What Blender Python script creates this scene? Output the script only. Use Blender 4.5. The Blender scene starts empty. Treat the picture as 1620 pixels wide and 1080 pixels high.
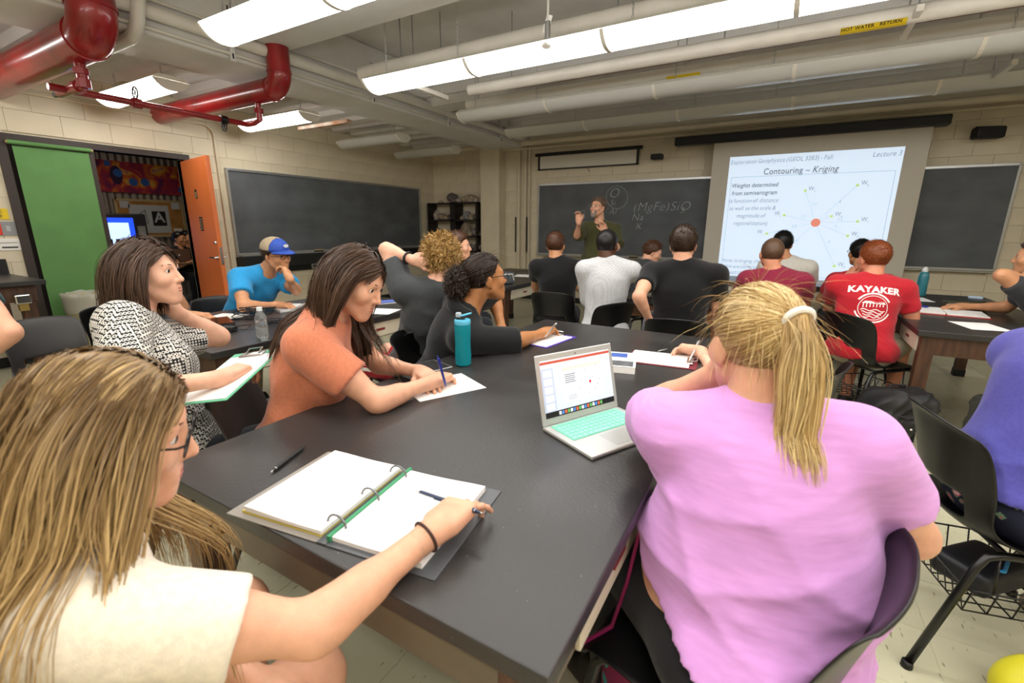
import bpy, bmesh, math, random
import numpy as np
from mathutils import Vector, Matrix, Quaternion
from mathutils.bvhtree import BVHTree

# ------------------------------------------------------------------ camera
F_PX, YAW, PITCH, ROLL, CAM_H = 725.0, math.radians(30.1), math.radians(14.1), math.radians(0.3), 1.38
SC = bpy.context.scene
COL = SC.collection
_fw = np.array([-math.sin(YAW)*math.cos(PITCH), math.cos(YAW)*math.cos(PITCH), -math.sin(PITCH)])
_r0 = np.array([math.cos(YAW), math.sin(YAW), 0.0]); _u0 = np.cross(_r0, _fw)
_rt = math.cos(ROLL)*_r0+math.sin(ROLL)*_u0; _up = -math.sin(ROLL)*_r0+math.cos(ROLL)*_u0
cam_data = bpy.data.cameras.new('camera'); cam = bpy.data.objects.new('camera', cam_data); COL.objects.link(cam)
cam_data.sensor_width = 36.0; cam_data.lens = F_PX/1620*36; cam_data.clip_start = 0.02; cam_data.clip_end = 60
cam.matrix_world = Matrix(((_rt[0], _up[0], -_fw[0], 0), (_rt[1], _up[1], -_fw[1], 0), (_rt[2], _up[2], -_fw[2], CAM_H), (0, 0, 0, 1)))
cam_data.dof.use_dof = True; cam_data.dof.focus_distance = 2.2; cam_data.dof.aperture_fstop = 3.5
SC.camera = cam
# ------------------------------------------------------------------ world, exposure
W = bpy.data.worlds.new('world'); SC.world = W; W.use_nodes = True
W.node_tree.nodes['Background'].inputs[0].default_value = (1.0, 0.95, 0.88, 1)
W.node_tree.nodes['Background'].inputs[1].default_value = 0.3
vs = SC.view_settings; vs.view_transform = 'Standard'; vs.look = 'None'; vs.exposure = 0.5; vs.gamma = 1.0; vs.use_curve_mapping = False
LAMP_STRENGTH = 8.5
LAMP_COLOR = (1.0, 0.97, 0.93)

# ------------------------------------------------------------------ pixel (1620x1080) to world helpers
def ray(x, y): return _fw+_rt*((x-810)/F_PX)-_up*((y-540)/F_PX)
CO = np.array([0, 0, CAM_H])
def at_z(x, y, z): d = ray(x, y); return CO+d*((z-CAM_H)/d[2])
def at_y(x, y, Y): d = ray(x, y); return CO+d*(Y/d[1])
def at_x(x, y, X): d = ray(x, y); return CO+d*(X/d[0])
def at_d(x, y, dep): return CO+ray(x, y)*dep

# ------------------------------------------------------------------ materials
MATS = {}
def srgb(h):
    if isinstance(h, str):
        c = [int(h[i:i+2], 16)/255 for i in (0, 2, 4)]
    else: c = [v/255 for v in h]
    return tuple(((v/12.92) if v <= .04045 else ((v+.055)/1.055)**2.4) for v in c)+(1,)
class NT:
    def __init__(s, name):
        s.m = bpy.data.materials.new(name); s.m.use_nodes = True; s.t = s.m.node_tree; s.b = s.t.nodes['Principled BSDF']
    def n(s, typ, **kw):
        nd = s.t.nodes.new(typ)
        for k, v in kw.items():
            if k.startswith('i_'):
                key = k[2:]; key = int(key) if key.isdigit() else key.replace('_', ' ')
                nd.inputs[key].default_value = v
            else: setattr(nd, k, v)
        return nd
    def l(s, a, b): s.t.links.new(a, b)
def mat(name, col, rough=.5, metal=0.0, var=0.0, vscale=8.0, bump=0.0, bscale=60.0, spec=None, stretch=None, col2=None, emit=None, estr=1.0, rvar=0.0, detail=3, trans=0, alpha=1, coat=0, sheen=0, vlo=.35, vhi=.65, ior=None):
    if name in MATS: return MATS[name]
    k = NT(name); b = k.b; c = srgb(col)
    b.inputs['Base Color'].default_value = c; b.inputs['Roughness'].default_value = rough; b.inputs['Metallic'].default_value = metal
    if spec is not None: b.inputs['Specular IOR Level'].default_value = spec
    if ior: b.inputs['IOR'].default_value = ior
    if trans: b.inputs['Transmission Weight'].default_value = trans
    if alpha < 1: b.inputs['Alpha'].default_value = alpha
    if coat: b.inputs['Coat Weight'].default_value = coat
    if sheen: b.inputs['Sheen Weight'].default_value = sheen
    if emit: b.inputs['Emission Color'].default_value = srgb(emit); b.inputs['Emission Strength'].default_value = estr
    if var or bump or rvar or col2:
        tc = k.n('ShaderNodeTexCoord'); src = tc.outputs['Object']
        if stretch:
            mp = k.n('ShaderNodeMapping'); mp.inputs['Scale'].default_value = stretch; k.l(src, mp.inputs[0]); src = mp.outputs[0]
        if var or col2 or rvar:
            nz = k.n('ShaderNodeTexNoise', i_Scale=vscale, i_Detail=detail); k.l(src, nz.inputs['Vector'])
            rp = k.n('ShaderNodeMapRange'); rp.inputs['From Min'].default_value = vlo; rp.inputs['From Max'].default_value = vhi
            k.l(nz.outputs[0], rp.inputs[0])
            if var or col2:
                mx = k.n('ShaderNodeMix', data_type='RGBA'); k.l(rp.outputs[0], mx.inputs[0])
                if col2: mx.inputs[6].default_value = c; mx.inputs[7].default_value = srgb(col2)
                else:
                    mx.inputs[6].default_value = tuple(max(0, v*(1-var)) for v in c[:3])+(1,); mx.inputs[7].default_value = tuple(min(1, v*(1+var)) for v in c[:3])+(1,)
                k.l(mx.outputs[2], b.inputs['Base Color'])
            if rvar:
                mr = k.n('ShaderNodeMapRange'); mr.inputs['To Min'].default_value = max(.02, rough-rvar); mr.inputs['To Max'].default_value = min(1, rough+rvar)
                k.l(rp.outputs[0], mr.inputs[0]); k.l(mr.outputs[0], b.inputs['Roughness'])
        if bump:
            n2 = k.n('ShaderNodeTexNoise', i_Scale=bscale, i_Detail=3); k.l(src, n2.inputs['Vector'])
            bp = k.n('ShaderNodeBump'); bp.inputs['Strength'].default_value = bump; bp.inputs['Distance'].default_value = .01
            k.l(n2.outputs[0], bp.inputs['Height']); k.l(bp.outputs[0], b.inputs['Normal'])
    MATS[name] = k.m; return k.m

# ------------------------------------------------------------------ object helpers
def tag(o, label=None, cat=None, group=None, kind=None):
    if label: o['label'] = label
    if cat: o['category'] = cat
    if group: o['group'] = group
    if kind: o['kind'] = kind
    return o
def thing(name, label, cat, loc=(0, 0, 0), rz=0.0, group=None, rot=None):
    o = bpy.data.objects.new(name, None); COL.objects.link(o); o.empty_display_size = .05
    o.location = [float(v) for v in loc]; o.rotation_euler = rot if rot else (0, 0, rz)
    return tag(o, label, cat, group)
def link_mesh(name, me, mats, parent=None, smooth=False, loc=None, rot=None):
    o = bpy.data.objects.new(name, me); COL.objects.link(o)
    if not isinstance(mats, (list, tuple)): mats = [mats]
    if not me.materials:
        for m in mats: me.materials.append(m)
    if smooth: me.shade_smooth()
    if parent: o.parent = parent
    if loc is not None: o.location = [float(v) for v in loc]
    if rot is not None: o.rotation_euler = rot
    return o
def copy_tree(o, parent=None):
    c = o.copy(); COL.objects.link(c); c.parent = parent
    for ch in list(o.children): copy_tree(ch, c)
    return c
def V(*a): return Vector([float(x) for x in (a[0] if len(a) == 1 else a)])

class MB:
    def __init__(s): s.v = []; s.f = []; s.mi = []; s.cur = 0
    def add(s, vs, fs):
        o = len(s.v); s.v += [tuple(float(c) for c in p) for p in vs]; s.f += [tuple(i+o for i in f) for f in fs]; s.mi += [s.cur]*len(fs); return s
    def box(s, lo, hi, M=None):
        x0, y0, z0 = lo; x1, y1, z1 = hi
        p = [(x0, y0, z0), (x1, y0, z0), (x1, y1, z0), (x0, y1, z0), (x0, y0, z1), (x1, y0, z1), (x1, y1, z1), (x0, y1, z1)]
        if M is not None: p = [M @ V(q) for q in p]
        return s.add(p, [(0, 3, 2, 1), (4, 5, 6, 7), (0, 1, 5, 4), (1, 2, 6, 5), (2, 3, 7, 6), (3, 0, 4, 7)])
    def cbox(s, lo, hi, c=.004, M=None):     # box with chamfered edges
        bm = bmesh.new(); x0, y0, z0 = lo; x1, y1, z1 = hi
        p = [bm.verts.new(q) for q in [(x0, y0, z0), (x1, y0, z0), (x1, y1, z0), (x0, y1, z0), (x0, y0, z1), (x1, y0, z1), (x1, y1, z1), (x0, y1, z1)]]
        for f in [(0, 3, 2, 1), (4, 5, 6, 7), (0, 1, 5, 4), (1, 2, 6, 5), (2, 3, 7, 6), (3, 0, 4, 7)]: bm.faces.new([p[i] for i in f])
        bmesh.ops.bevel(bm, geom=bm.edges[:], offset=c, segments=2, affect='EDGES', profile=.5)
        bm.verts.index_update()
        vs = [v.co.copy() for v in bm.verts]
        if M is not None: vs = [M @ q for q in vs]
        fs = [tuple(v.index for v in f.verts) for f in bm.faces]; bm.free()
        return s.add(vs, fs)
    def tube(s, pts, r, n=10, cap=True, closed=False, flat=None):
        pts = [V(p) for p in pts]; m = len(pts); rs = r if isinstance(r, (list, tuple)) else [r]*m
        rings = []; nrm = None
        for i, p in enumerate(pts):
            if closed: t = (pts[(i+1) % m]-pts[i-1])
            else: t = pts[min(i+1, m-1)]-pts[max(i-1, 0)]
            t.normalize()
            if nrm is None:
                a = Vector((0, 0, 1)) if abs(t.z) < .9 else Vector((1, 0, 0)); nrm = (a-t*a.dot(t)).normalized()
            else:
                nrm = nrm-t*nrm.dot(t)
                if nrm.length < 1e-6: nrm = t.orthogonal()
                nrm.normalize()
            b = t.cross(nrm)
            rings.append([p+(nrm*math.cos(2*math.pi*k/n)*(flat or 1)+b*math.sin(2*math.pi*k/n))*rs[i] for k in range(n)])
        vs = [q for rg in rings for q in rg]; fs = []
        for i in range(m if closed else m-1):
            j = (i+1) % m
            for k in range(n):
                k2 = (k+1) % n; fs.append((i*n+k, i*n+k2, j*n+k2, j*n+k))
        if cap and not closed: fs += [tuple(range(n))[::-1], tuple((m-1)*n+k for k in range(n))]
        return s.add(vs, fs)
    def cyl(s, p0, p1, r0, r1=None, n=16): return s.tube([p0, p1], [r0, r0 if r1 is None else r1], n)
    def lathe(s, prof, n=24, M=None, cap=True):
        vs = []; fs = []; m = len(prof)
        for (r, z) in prof:
            for k in range(n):
                a = 2*math.pi*k/n; q = V(r*math.cos(a), r*math.sin(a), z); vs.append(M @ q if M is not None else q)
        for i in range(m-1):
            for k in range(n):
                k2 = (k+1) % n; fs.append((i*n+k, i*n+k2, (i+1)*n+k2, (i+1)*n+k))
        if cap: fs += [tuple(range(n))[::-1], tuple((m-1)*n+k for k in range(n))]
        return s.add(vs, fs)
    def poly(s, outline, z0, z1, M=None):     # extruded polygon (xy outline)
        n = len(outline); vs = [V(x, y, z0) for x, y in outline]+[V(x, y, z1) for x, y in outline]
        if M is not None: vs = [M @ q for q in vs]
        fs = [tuple(range(n))[::-1], tuple(range(n, 2*n))]+[(i, (i+1) % n, n+(i+1) % n, n+i) for i in range(n)]
        return s.add(vs, fs)
    def ball(s, c, r, nu=14, nv=9, M=None):
        rx, ry, rz = r if isinstance(r, (list, tuple)) else (r, r, r); vs = []; fs = []
        for i in range(nv+1):
            th = math.pi*i/nv
            for k in range(nu):
                a = 2*math.pi*k/nu; q = V(rx*math.sin(th)*math.cos(a), ry*math.sin(th)*math.sin(a), rz*math.cos(th))
                if M is not None: q = M @ q
                vs.append(q+V(c))
        for i in range(nv):
            for k in range(nu):
                k2 = (k+1) % nu; fs.append((i*nu+k, (i+1)*nu+k, (i+1)*nu+k2, i*nu+k2))
        return s.add(vs, fs)
    def mesh(s, name):
        me = bpy.data.meshes.new(name); me.from_pydata(s.v, [], s.f)
        if any(s.mi): me.polygons.foreach_set('material_index', s.mi)
        me.validate(); me.update(); return me
    def build(s, name, mats, parent=None, smooth=False, loc=None, rot=None, angle=None):
        me = s.mesh(name); o = link_mesh(name, me, mats, parent, False, loc, rot)
        if smooth:
            me.shade_smooth()
            if angle is None: angle = 40
            me.set_sharp_from_angle(angle=math.radians(angle))
        return o
def arc(c, a, b, r, t0, t1, n=8):       # points c + r(cos t a + sin t b)
    c, a, b = V(c), V(a), V(b); return [c+a*(r*math.cos(t0+(t1-t0)*i/n))+b*(r*math.sin(t0+(t1-t0)*i/n)) for i in range(n+1)]
_fonts = {}
def text_mesh(txt, size, align='CENTER', shear=0.0, extrude=0.0, offset=0.0, aspect=1.0):
    cu = bpy.data.curves.new('txt', 'FONT'); cu.body = txt; cu.size = size; cu.align_x = align; cu.align_y = 'CENTER'; cu.shear = shear; cu.extrude = extrude; cu.offset = offset; cu.resolution_u = 3; cu.space_character = 1.06
    o = bpy.data.objects.new('txt', cu); COL.objects.link(o)
    dg = bpy.context.evaluated_depsgraph_get(); me = bpy.data.meshes.new_from_object(o.evaluated_get(dg))
    bpy.data.objects.remove(o); bpy.data.curves.remove(cu)
    if aspect != 1: me.transform(Matrix.Diagonal((aspect, 1, 1, 1)))
    me.materials.clear(); return me
# ------------------------------------------------------------------ shared materials
XL, YF, XR, YB, ZC = -6.5, 7.9, 3.4, -2.2, 3.35
M_cream = mat('cream_block_paint', 'd2c7ad', .55, var=.05, vscale=3, bump=.12, bscale=120)
M_mortar = mat('painted_mortar', 'cabfa4', .7)
M_ceil = mat('grey_white_ceiling_paint', 'dad8d4', .7, var=.06, vscale=2.5, bump=.1, bscale=40)
M_pipew = mat('white_pipe_paint', 'dcd7cc', .4, var=.05, vscale=4)
M_red = mat('glossy_red_pipe_paint', '8c1518', .28, var=.25, vscale=5, coat=.3)
M_black_top = None
M_wood = mat('dark_stained_wood', '4a2f1f', .45, var=.35, vscale=6, stretch=(6, 6, .8), bump=.08)
M_wood2 = mat('mid_brown_wood', '6b4730', .5, var=.3, vscale=7, stretch=(1, 6, 6), bump=.06)
M_plastic = mat('black_moulded_plastic', '0c0c0d', .34, bump=.06, bscale=400)
M_plastic_g = mat('grey_moulded_plastic', '5a5c60', .4, bump=.05, bscale=400)
M_plastic_d = mat('charcoal_moulded_plastic', '2d2a29', .4, bump=.05, bscale=400)
M_steel_blk = mat('black_painted_steel', '0d0d0e', .3)
M_chrome = mat('bright_metal', 'c4c4c4', .22, metal=1)
M_alu = mat('aluminium', 'b8b9ba', .38, metal=.9)
M_white = mat('white_plastic', 'e8e6e0', .4)
M_paper = mat('white_paper', 'f2f1ee', .7)
M_blackm = mat('matt_black', '0e0e0f', .55)
M_brownmetal = mat('dark_brown_frame_paint', '332a25', .45)
M_tilegap = mat('floor_joint', '8f8c78', .6)

def make_black_top():
    k = NT('black_epoxy_resin_top'); b = k.b; tc = k.n('ShaderNodeTexCoord')
    n1 = k.n('ShaderNodeTexNoise', i_Scale=2.2, i_Detail=4, i_Roughness=.5); k.l(tc.outputs['Object'], n1.inputs[0])
    n2 = k.n('ShaderNodeTexNoise', i_Scale=120, i_Detail=2); k.l(tc.outputs['Object'], n2.inputs[0])
    n3 = k.n('ShaderNodeTexVoronoi', i_Scale=26); k.l(tc.outputs['Object'], n3.inputs[0])
    r1 = k.n('ShaderNodeMapRange'); r1.inputs[1].default_value = .4; r1.inputs[2].default_value = .72; k.l(n1.outputs[0], r1.inputs[0])
    mx = k.n('ShaderNodeMix', data_type='RGBA'); mx.inputs[6].default_value = srgb('262525'); mx.inputs[7].default_value = srgb('343231'); k.l(r1.outputs[0], mx.inputs[0])
    sp = k.n('ShaderNodeMath', operation='LESS_THAN'); sp.inputs[1].default_value = .035; k.l(n3.outputs[0], sp.inputs[0])
    m2 = k.n('ShaderNodeMix', data_type='RGBA'); m2.inputs[7].default_value = srgb('7d7a74'); k.l(sp.outputs[0], m2.inputs[0]); k.l(mx.outputs[2], m2.inputs[6])
    k.l(m2.outputs[2], b.inputs['Base Color'])
    r2 = k.n('ShaderNodeMapRange'); r2.inputs[1].default_value = .35; r2.inputs[2].default_value = .7; r2.inputs[3].default_value = .3; r2.inputs[4].default_value = .46; k.l(n1.outputs[0], r2.inputs[0])
    k.l(r2.outputs[0], b.inputs['Roughness'])
    bp = k.n('ShaderNodeBump'); bp.inputs[0].default_value = .12; bp.inputs[1].default_value = .004; k.l(n2.outputs[0], bp.inputs['Height']); k.l(bp.outputs[0], b.inputs['Normal'])
    return k.m
M_black_top = make_black_top()
def make_tile_mat(name, base, fleck, joints=False):
    k = NT(name); b = k.b; tc = k.n('ShaderNodeTexCoord'); oi = k.n('ShaderNodeObjectInfo')
    ad = k.n('ShaderNodeVectorMath', operation='MULTIPLY_ADD'); ad.inputs[1].default_value = (1, 1, 1); k.l(tc.outputs['Object'], ad.inputs[0])
    cb = k.n('ShaderNodeCombineXYZ'); mu = k.n('ShaderNodeMath', operation='MULTIPLY'); mu.inputs[1].default_value = 40; k.l(oi.outputs['Random'], mu.inputs[0]); k.l(mu.outputs[0], cb.inputs[0]); k.l(mu.outputs[0], cb.inputs[1]); k.l(cb.outputs[0], ad.inputs[2])
    mp = k.n('ShaderNodeMapping'); mp.inputs['Scale'].default_value = (38, 9, 1); k.l(ad.outputs[0], mp.inputs[0])
    n = k.n('ShaderNodeTexNoise', i_Scale=1.6, i_Detail=2); k.l(mp.outputs[0], n.inputs[0])
    r = k.n('ShaderNodeMapRange'); r.inputs[1].default_value = .66; r.inputs[2].default_value = .72; k.l(n.outputs[0], r.inputs[0])
    n4 = k.n('ShaderNodeTexNoise', i_Scale=7, i_Detail=3); k.l(ad.outputs[0], n4.inputs[0])
    m0 = k.n('ShaderNodeMix', data_type='RGBA'); c = srgb(base); m0.inputs[6].default_value = tuple(v*.92 for v in c[:3])+(1,); m0.inputs[7].default_value = tuple(min(1, v*1.08) for v in c[:3])+(1,); k.l(n4.outputs[0], m0.inputs[0])
    m1 = k.n('ShaderNodeMix', data_type='RGBA'); m1.inputs[7].default_value = srgb(fleck); k.l(r.outputs[0], m1.inputs[0]); k.l(m0.outputs[2], m1.inputs[6])
    out = m1.outputs[2]
    if joints:
        br = k.n('ShaderNodeTexBrick'); br.offset = 0; br.inputs['Scale'].default_value = 1; br.inputs['Brick Width'].default_value = .305; br.inputs['Row Height'].default_value = .305; br.inputs['Mortar Size'].default_value = .0015
        k.l(tc.outputs['Object'], br.inputs[0]); m2 = k.n('ShaderNodeMix', data_type='RGBA'); m2.inputs[7].default_value = srgb('9a957f'); k.l(br.outputs['Fac'], m2.inputs[0]); k.l(out, m2.inputs[6]); out = m2.outputs[2]
    k.l(out, b.inputs['Base Color']); b.inputs['Roughness'].default_value = .33
    return k.m
M_tile = make_tile_mat('cream_vinyl_tile', 'c2bfa4', '8a8468'); M_tile2 = make_tile_mat('pale_vinyl_tile', 'd6d2bd', 'a39d82')
M_floor = make_tile_mat('vinyl_floor_far', 'c2bfa4', '8a8468', True)

def struct(o, label=None): o['kind'] = 'structure'; return o
# ------------------------------------------------------------------ floor
fl = struct(MB().box((XL, YB, -.1), (XR, YF, -.002)).build('floor', M_floor))
rng = random.Random(3)
tm = MB().cbox((-.1515, -.1515, -.008), (.1515, .1515, 0), .0012).mesh('floor_tile'); tm.materials.append(M_tile)
tm2 = tm.copy(); tm2.materials.clear(); tm2.materials.append(M_tile2)
tiles = []
for i in range(-22, 12):
    for j in range(0, 27):
        x, y = .305*i+.15, .305*j-.1
        # camera frame test: only tiles the photograph can look at
        q = np.array([x, y, 0])-CO; d = q @ _fw
        if d < .3: continue
        px, py = 810+F_PX*(q @ _rt)/d, 540-F_PX*(q @ _up)/d
        if px < -40 or px > 1660 or py > 1130: continue
        if x > XR-.2 or y > YF-.2 or x < XL+.2: continue
        tiles.append((d, x, y))
tiles.sort()
for d, x, y in tiles[:296]:
    o = bpy.data.objects.new('floor_tile', tm2 if rng.random() < .13 else tm); COL.objects.link(o); o.parent = fl; o.location = (x, y, 0)
# ------------------------------------------------------------------ block walls: mortar bed plus single blocks
_bm = {}
def block_mesh(w, h):
    key = (round(w, 3), round(h, 3))
    if key not in _bm:
        _bm[key] = MB().cbox((-w/2+.0009, -.012, -h/2+.0009), (w/2-.0009, .0, h/2-.0009), .0022).mesh('concrete_block'); _bm[key].materials.append(M_cream)
    return _bm[key]
def block_wall(wall, to_world, rotz, u0, u1, z0, z1, holes, vis, start=0.0, limit=298):
    """blocks 0.406 x 0.203; to_world(u,z) gives face position; holes are (u0,u1,z0,z1)"""
    n = 0; row = 0; z = z0
    while z < z1-.02:
        zt = min(z+.203, z1); u = u0-(.203 if row % 2 else 0)-start
        while u < u1:
            a, b = max(u, u0), min(u+.406, u1); u += .406
            if b-a < .02: continue
            segs = [(a, b)]
            for h in holes:
                if zt > h[2]+.03 and z < h[3]-.03:
                    ns = []
                    for (p, q) in segs:
                        if q <= h[0] or p >= h[1]: ns.append((p, q)); continue
                        if p < h[0]: ns.append((p, h[0]))
                        if q > h[1]: ns.append((h[1], q))
                    segs = ns
            for p, q in segs:
                if q-p < .03 or not vis((p+q)/2, (z+zt)/2): continue
                if n >= limit: continue
                o = bpy.data.objects.new('concrete_block', block_mesh(q-p, zt-z)); COL.objects.link(o); o.parent = wall
                o.location = to_world((p+q)/2, (z+zt)/2); o.rotation_euler = (0, 0, rotz); n += 1
        z = zt; row += 1
    return n
def seen(p, m=30):
    q = np.array(p)-CO; d = q @ _fw
    if d < .2: return False
    px, py = 810+F_PX*(q @ _rt)/d, 540-F_PX*(q @ _up)/d
    return -m < px < 1620+m and -m < py < 1080+m
DY0, DYM, DY1, DZ = 1.62, 2.24, 3.15, 2.15      # door frame on the left wall: green panel DY0..DYM, doorway DYM..DY1
wl = MB(); ZL = 2.86
wl.box((XL-.16, YB, 0), (XL-.012, DY0, 3.35)); wl.box((XL-.16, DY1, 0), (XL-.012, YF+.16, 3.35)); wl.box((XL-.16, DY0, DZ), (XL-.012, DY1, 3.35))
wall_left = struct(wl.build('wall_left', M_mortar))
block_wall(wall_left, lambda u, z: (XL-.012, u, z), math.pi/2, YB, YF, 0, ZL, [(DY0, DY1, 0, DZ)], lambda u, z: seen((XL, u, z), 60) and u > .3)
wall_front = struct(MB().box((XL-.16, YF+.012, 0), (XR+.16, YF+.16, 3.35)).build('wall_front', M_mortar))
block_wall(wall_front, lambda u, z: (u, YF+.012, z), 0, XL, XR, 0, 3.25, [(-3.9, -1.2, .95, 2.0), (-1.2, 1.3, .85, 2.5), (1.4, 2.2, .95, 2.0), (-1.0, 1.0, 0, .7)], lambda u, z: seen((u, YF, z), 30))
struct(MB().box((XR, YB, 0), (XR+.16, YF+.16, 3.35)).build('wall_right', M_cream))
struct(MB().box((XL-.16, YB-.16, 0), (XR+.16, YB, 3.35)).build('wall_back', M_cream))
struct(MB().box((XL, YF-.012, 0), (XR, YF, .1)).build('baseboard_front', M_blackm))
b_ = MB(); b_.box((XL, YB, 0), (XL+.012, DY0-.08, .1)); b_.box((XL, DY1+.06, 0), (XL+.012, YF, .1)); struct(b_.build('baseboard_left', M_blackm))
# pillar in the front corner, carries the long beam
PX0, PX1 = -5.16, -4.74
struct(MB().cbox((PX0, YF-.24, 0), (PX1, YF, 2.9), .01).build('trim_pillar', M_cream))
# ------------------------------------------------------------------ ceiling: deck, long beam, cross beams, ribbed deck on the left
ceil = struct(MB().box((XL-.16, YB-.16, ZC), (XR+.16, YF+.16, ZC+.15)).build('ceiling', M_ceil))
def cpart(name, lo, hi, c=.015, m=None): return MB().cbox(lo, hi, c).build(name, m or M_ceil, ceil)
cpart('long_beam', (-5.0, YB, 2.76), (-4.32, YF, ZC), .02)
cpart('low_deck', (XL, YB, 2.9), (-5.0, YF, ZC))
for i in range(18):
    y = 1.2+.38*i
    MB().poly([(y, 2.9), (y+.05, 2.845), (y+.22, 2.845), (y+.27, 2.9)], XL, -5.0, Matrix(((0, 0, 1, 0), (1, 0, 0, 0), (0, 1, 0, 0), (0, 0, 0, 1)))).build('deck_rib', M_ceil, ceil)
for y0, y1, z in ((.15, .5, 2.95), (2.72, 3.1, 2.95), (5.15, 5.5, 2.9), (7.3, 7.6, 3.0)):
    cpart('cross_beam', (-4.32, y0, z), (XR, y1, ZC))
    cpart('beam_haunch', (-4.32, y0-.07, z+.1), (XR, y1+.07, ZC))

# ------------------------------------------------------------------ light fixtures
M_lens_on = mat('lit_acrylic_lens', 'ffffff', .5, emit=(255, 250, 240), estr=LAMP_STRENGTH)
M_lens_on.node_tree.nodes['Principled BSDF'].inputs['Emission Color'].default_value = LAMP_COLOR+(1,)
M_lens_off = mat('unlit_acrylic_lens', 'cfd0cc', .25)
M_fix = mat('white_enamel_fixture', 'e4e0d4', .4)
SEG = 1.105
def lens_profile(w, h):   # wraparound lens cross-section in (y,z), bottom at 0
    pts = []
    for i in range(11):
        t = -1+2*i/10; pts.append((t*w/2*(1.0), h*(abs(t)**2.6)))
    return pts
def fixture(label, x0, n, yc, zb, lit, group, chains=True, w=.30, h=.085, seg=SEG, zt=None):
    L = n*seg; r = thing('ceiling_light', label, 'ceiling light', (x0, yc, zb), 0, group)
    pr = lens_profile(w, h)
    for i in range(n):
        m = MB(); a, b = i*seg+.01, (i+1)*seg-.01
        vs = [(a, y, z) for y, z in pr]+[(b, y, z) for y, z in pr]; k = len(pr)
        m.add(vs, [(j, k+j, k+j+1, j+1) for j in range(k-1)]+[tuple(range(k)), tuple(range(k, 2*k))[::-1]])
        m.build('lens', M_lens_on if lit else M_lens_off, r, smooth=True)
    m = MB(); m.poly([(-w/2, h), (w/2, h), (w/2-.05, h+.035), (-w/2+.05, h+.035)], 0, L, Matrix(((0, 0, 1, 0), (1, 0, 0, 0), (0, 1, 0, 0), (0, 0, 0, 1)))); m.build('housing', M_fix, r)
    for i in range(n+1):   # end plates and joint straps
        a = i*seg; m = MB(); t = .012 if i in (0, n) else .014
        pl = [(y*1.02, z-.004) for y, z in pr]
        m.poly(pl, a-t, a+t, Matrix(((0, 0, 1, 0), (1, 0, 0, 0), (0, 1, 0, 0), (0, 0, 0, 1)))); m.build('end_plate' if i in (0, n) else 'joint_strap', M_fix, r)
    ztop = (zt or ZC)-zb
    for i in range(n):
        for xx in (i*seg+.16, (i+1)*seg-.16):
            if chains and (i % 2 == 0 or n < 3): hang_chain(r, xx, h+.035, ztop)
    return r
def hang_chain(r, x, z0, z1, y=0.0):
    m = MB(); z = z0; k = 0
    while z < z1:
        a = Vector((1, 0, 0)) if k % 2 else Vector((0, 1, 0))
        q = [V(x, y, z+.02)+a*(.007*math.cos(t))+V(0, 0, 1)*(.0165*math.sin(t)) for t in [i*math.pi/4 for i in range(8)]]
        m.tube(q, .0022, 4, closed=True); z += .029; k += 1
    m.build('chain', M_alu, r)
RX = -3.42
GR = 'long rows of ceiling lights'
fixture('lit ceiling light row with white lens near the tall red pipes', RX, 5, 2.02, 2.55, True, GR)
fixture('bright lit ceiling light row below the small round sensor', RX, 6, 3.37, 2.55, True, GR)
fixture('unlit ceiling light row beneath the yellow banded pipe', RX, 6, 4.76, 2.55, False, GR)
fixture('unlit ceiling light row closest to the projection screen', RX, 6, 5.83, 2.55, False, GR)
fixture('lit ceiling light row over the backs of the class', RX, 6, .62, 2.55, True, GR)
fixture('lit ceiling light row along the rear of the room', RX, 6, -.8, 2.55, True, GR)
GL = 'single ceiling lights on the low side deck'
for lab, y, lit in (('lit single ceiling light crossed by the thin red pipe', 2.40, True), ('lit single ceiling light beside the lower red elbow', 3.82, True), ('unlit single ceiling light above the side chalkboard', 5.36, False), ('unlit single ceiling light near the rock shelves', 6.6, False), ('lit single ceiling light over the wall bench', .95, True)):
    fixture(lab, -6.18, 1, y, 2.55, lit, GL, zt=2.86, seg=1.25)
# ------------------------------------------------------------------ pipes
def pipe(name, label, pts, r, m, group=None, n=14, bands=(), cat='pipe'):
    b = V(pts[0]); o = thing(name, label, cat, b, 0, group)
    MB().tube([V(p)-b for p in pts], r, n).build('pipe_run', m, o, smooth=True)
    for (p, d, rr, ln) in bands:
        MB().tube([V(p)-b-V(d)*ln/2, V(p)-b+V(d)*ln/2], rr, n).build('coupling', m, o, smooth=True)
    return o
def elbow(p, corner, q, rad, n=8):
    p, c, q = V(p), V(corner), V(q); d0 = (p-c).normalized(); d1 = (q-c).normalized(); ctr = c+d0*rad+d1*rad
    return [p]+[ctr-d1*(rad*math.cos(t))-d0*(rad*math.sin(t)) for t in [math.pi/2*i/n for i in range(n+1)]]+[q]
# big red pipes (run over the side deck, turn up beside the beam)
for lab, y, r, zc, xe in (('fat glossy red pipe turning up near the green panel', 1.62, .135, 2.63, -4.2), ('slimmer glossy red pipe with an elbow above the orange door', 2.98, .1, 2.62, -4.22)):
    rad = .16 if r > .12 else .125
    o = pipe('red_pipe', lab, elbow((XL, y, zc), (xe, y, zc), (xe, y, ZC), rad, 10), r, M_red, 'big red pipes', 20)
    b = V(XL, y, zc)
    for p, d in (((xe-rad, y, zc), (1, 0, 0)), ((xe, y, zc+rad), (0, 0, 1))):
        MB().tube([V(p)-b-V(d)*.012, V(p)-b+V(d)*.012], r*1.06, 20).build('weld_collar', M_red, o, smooth=True)
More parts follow.
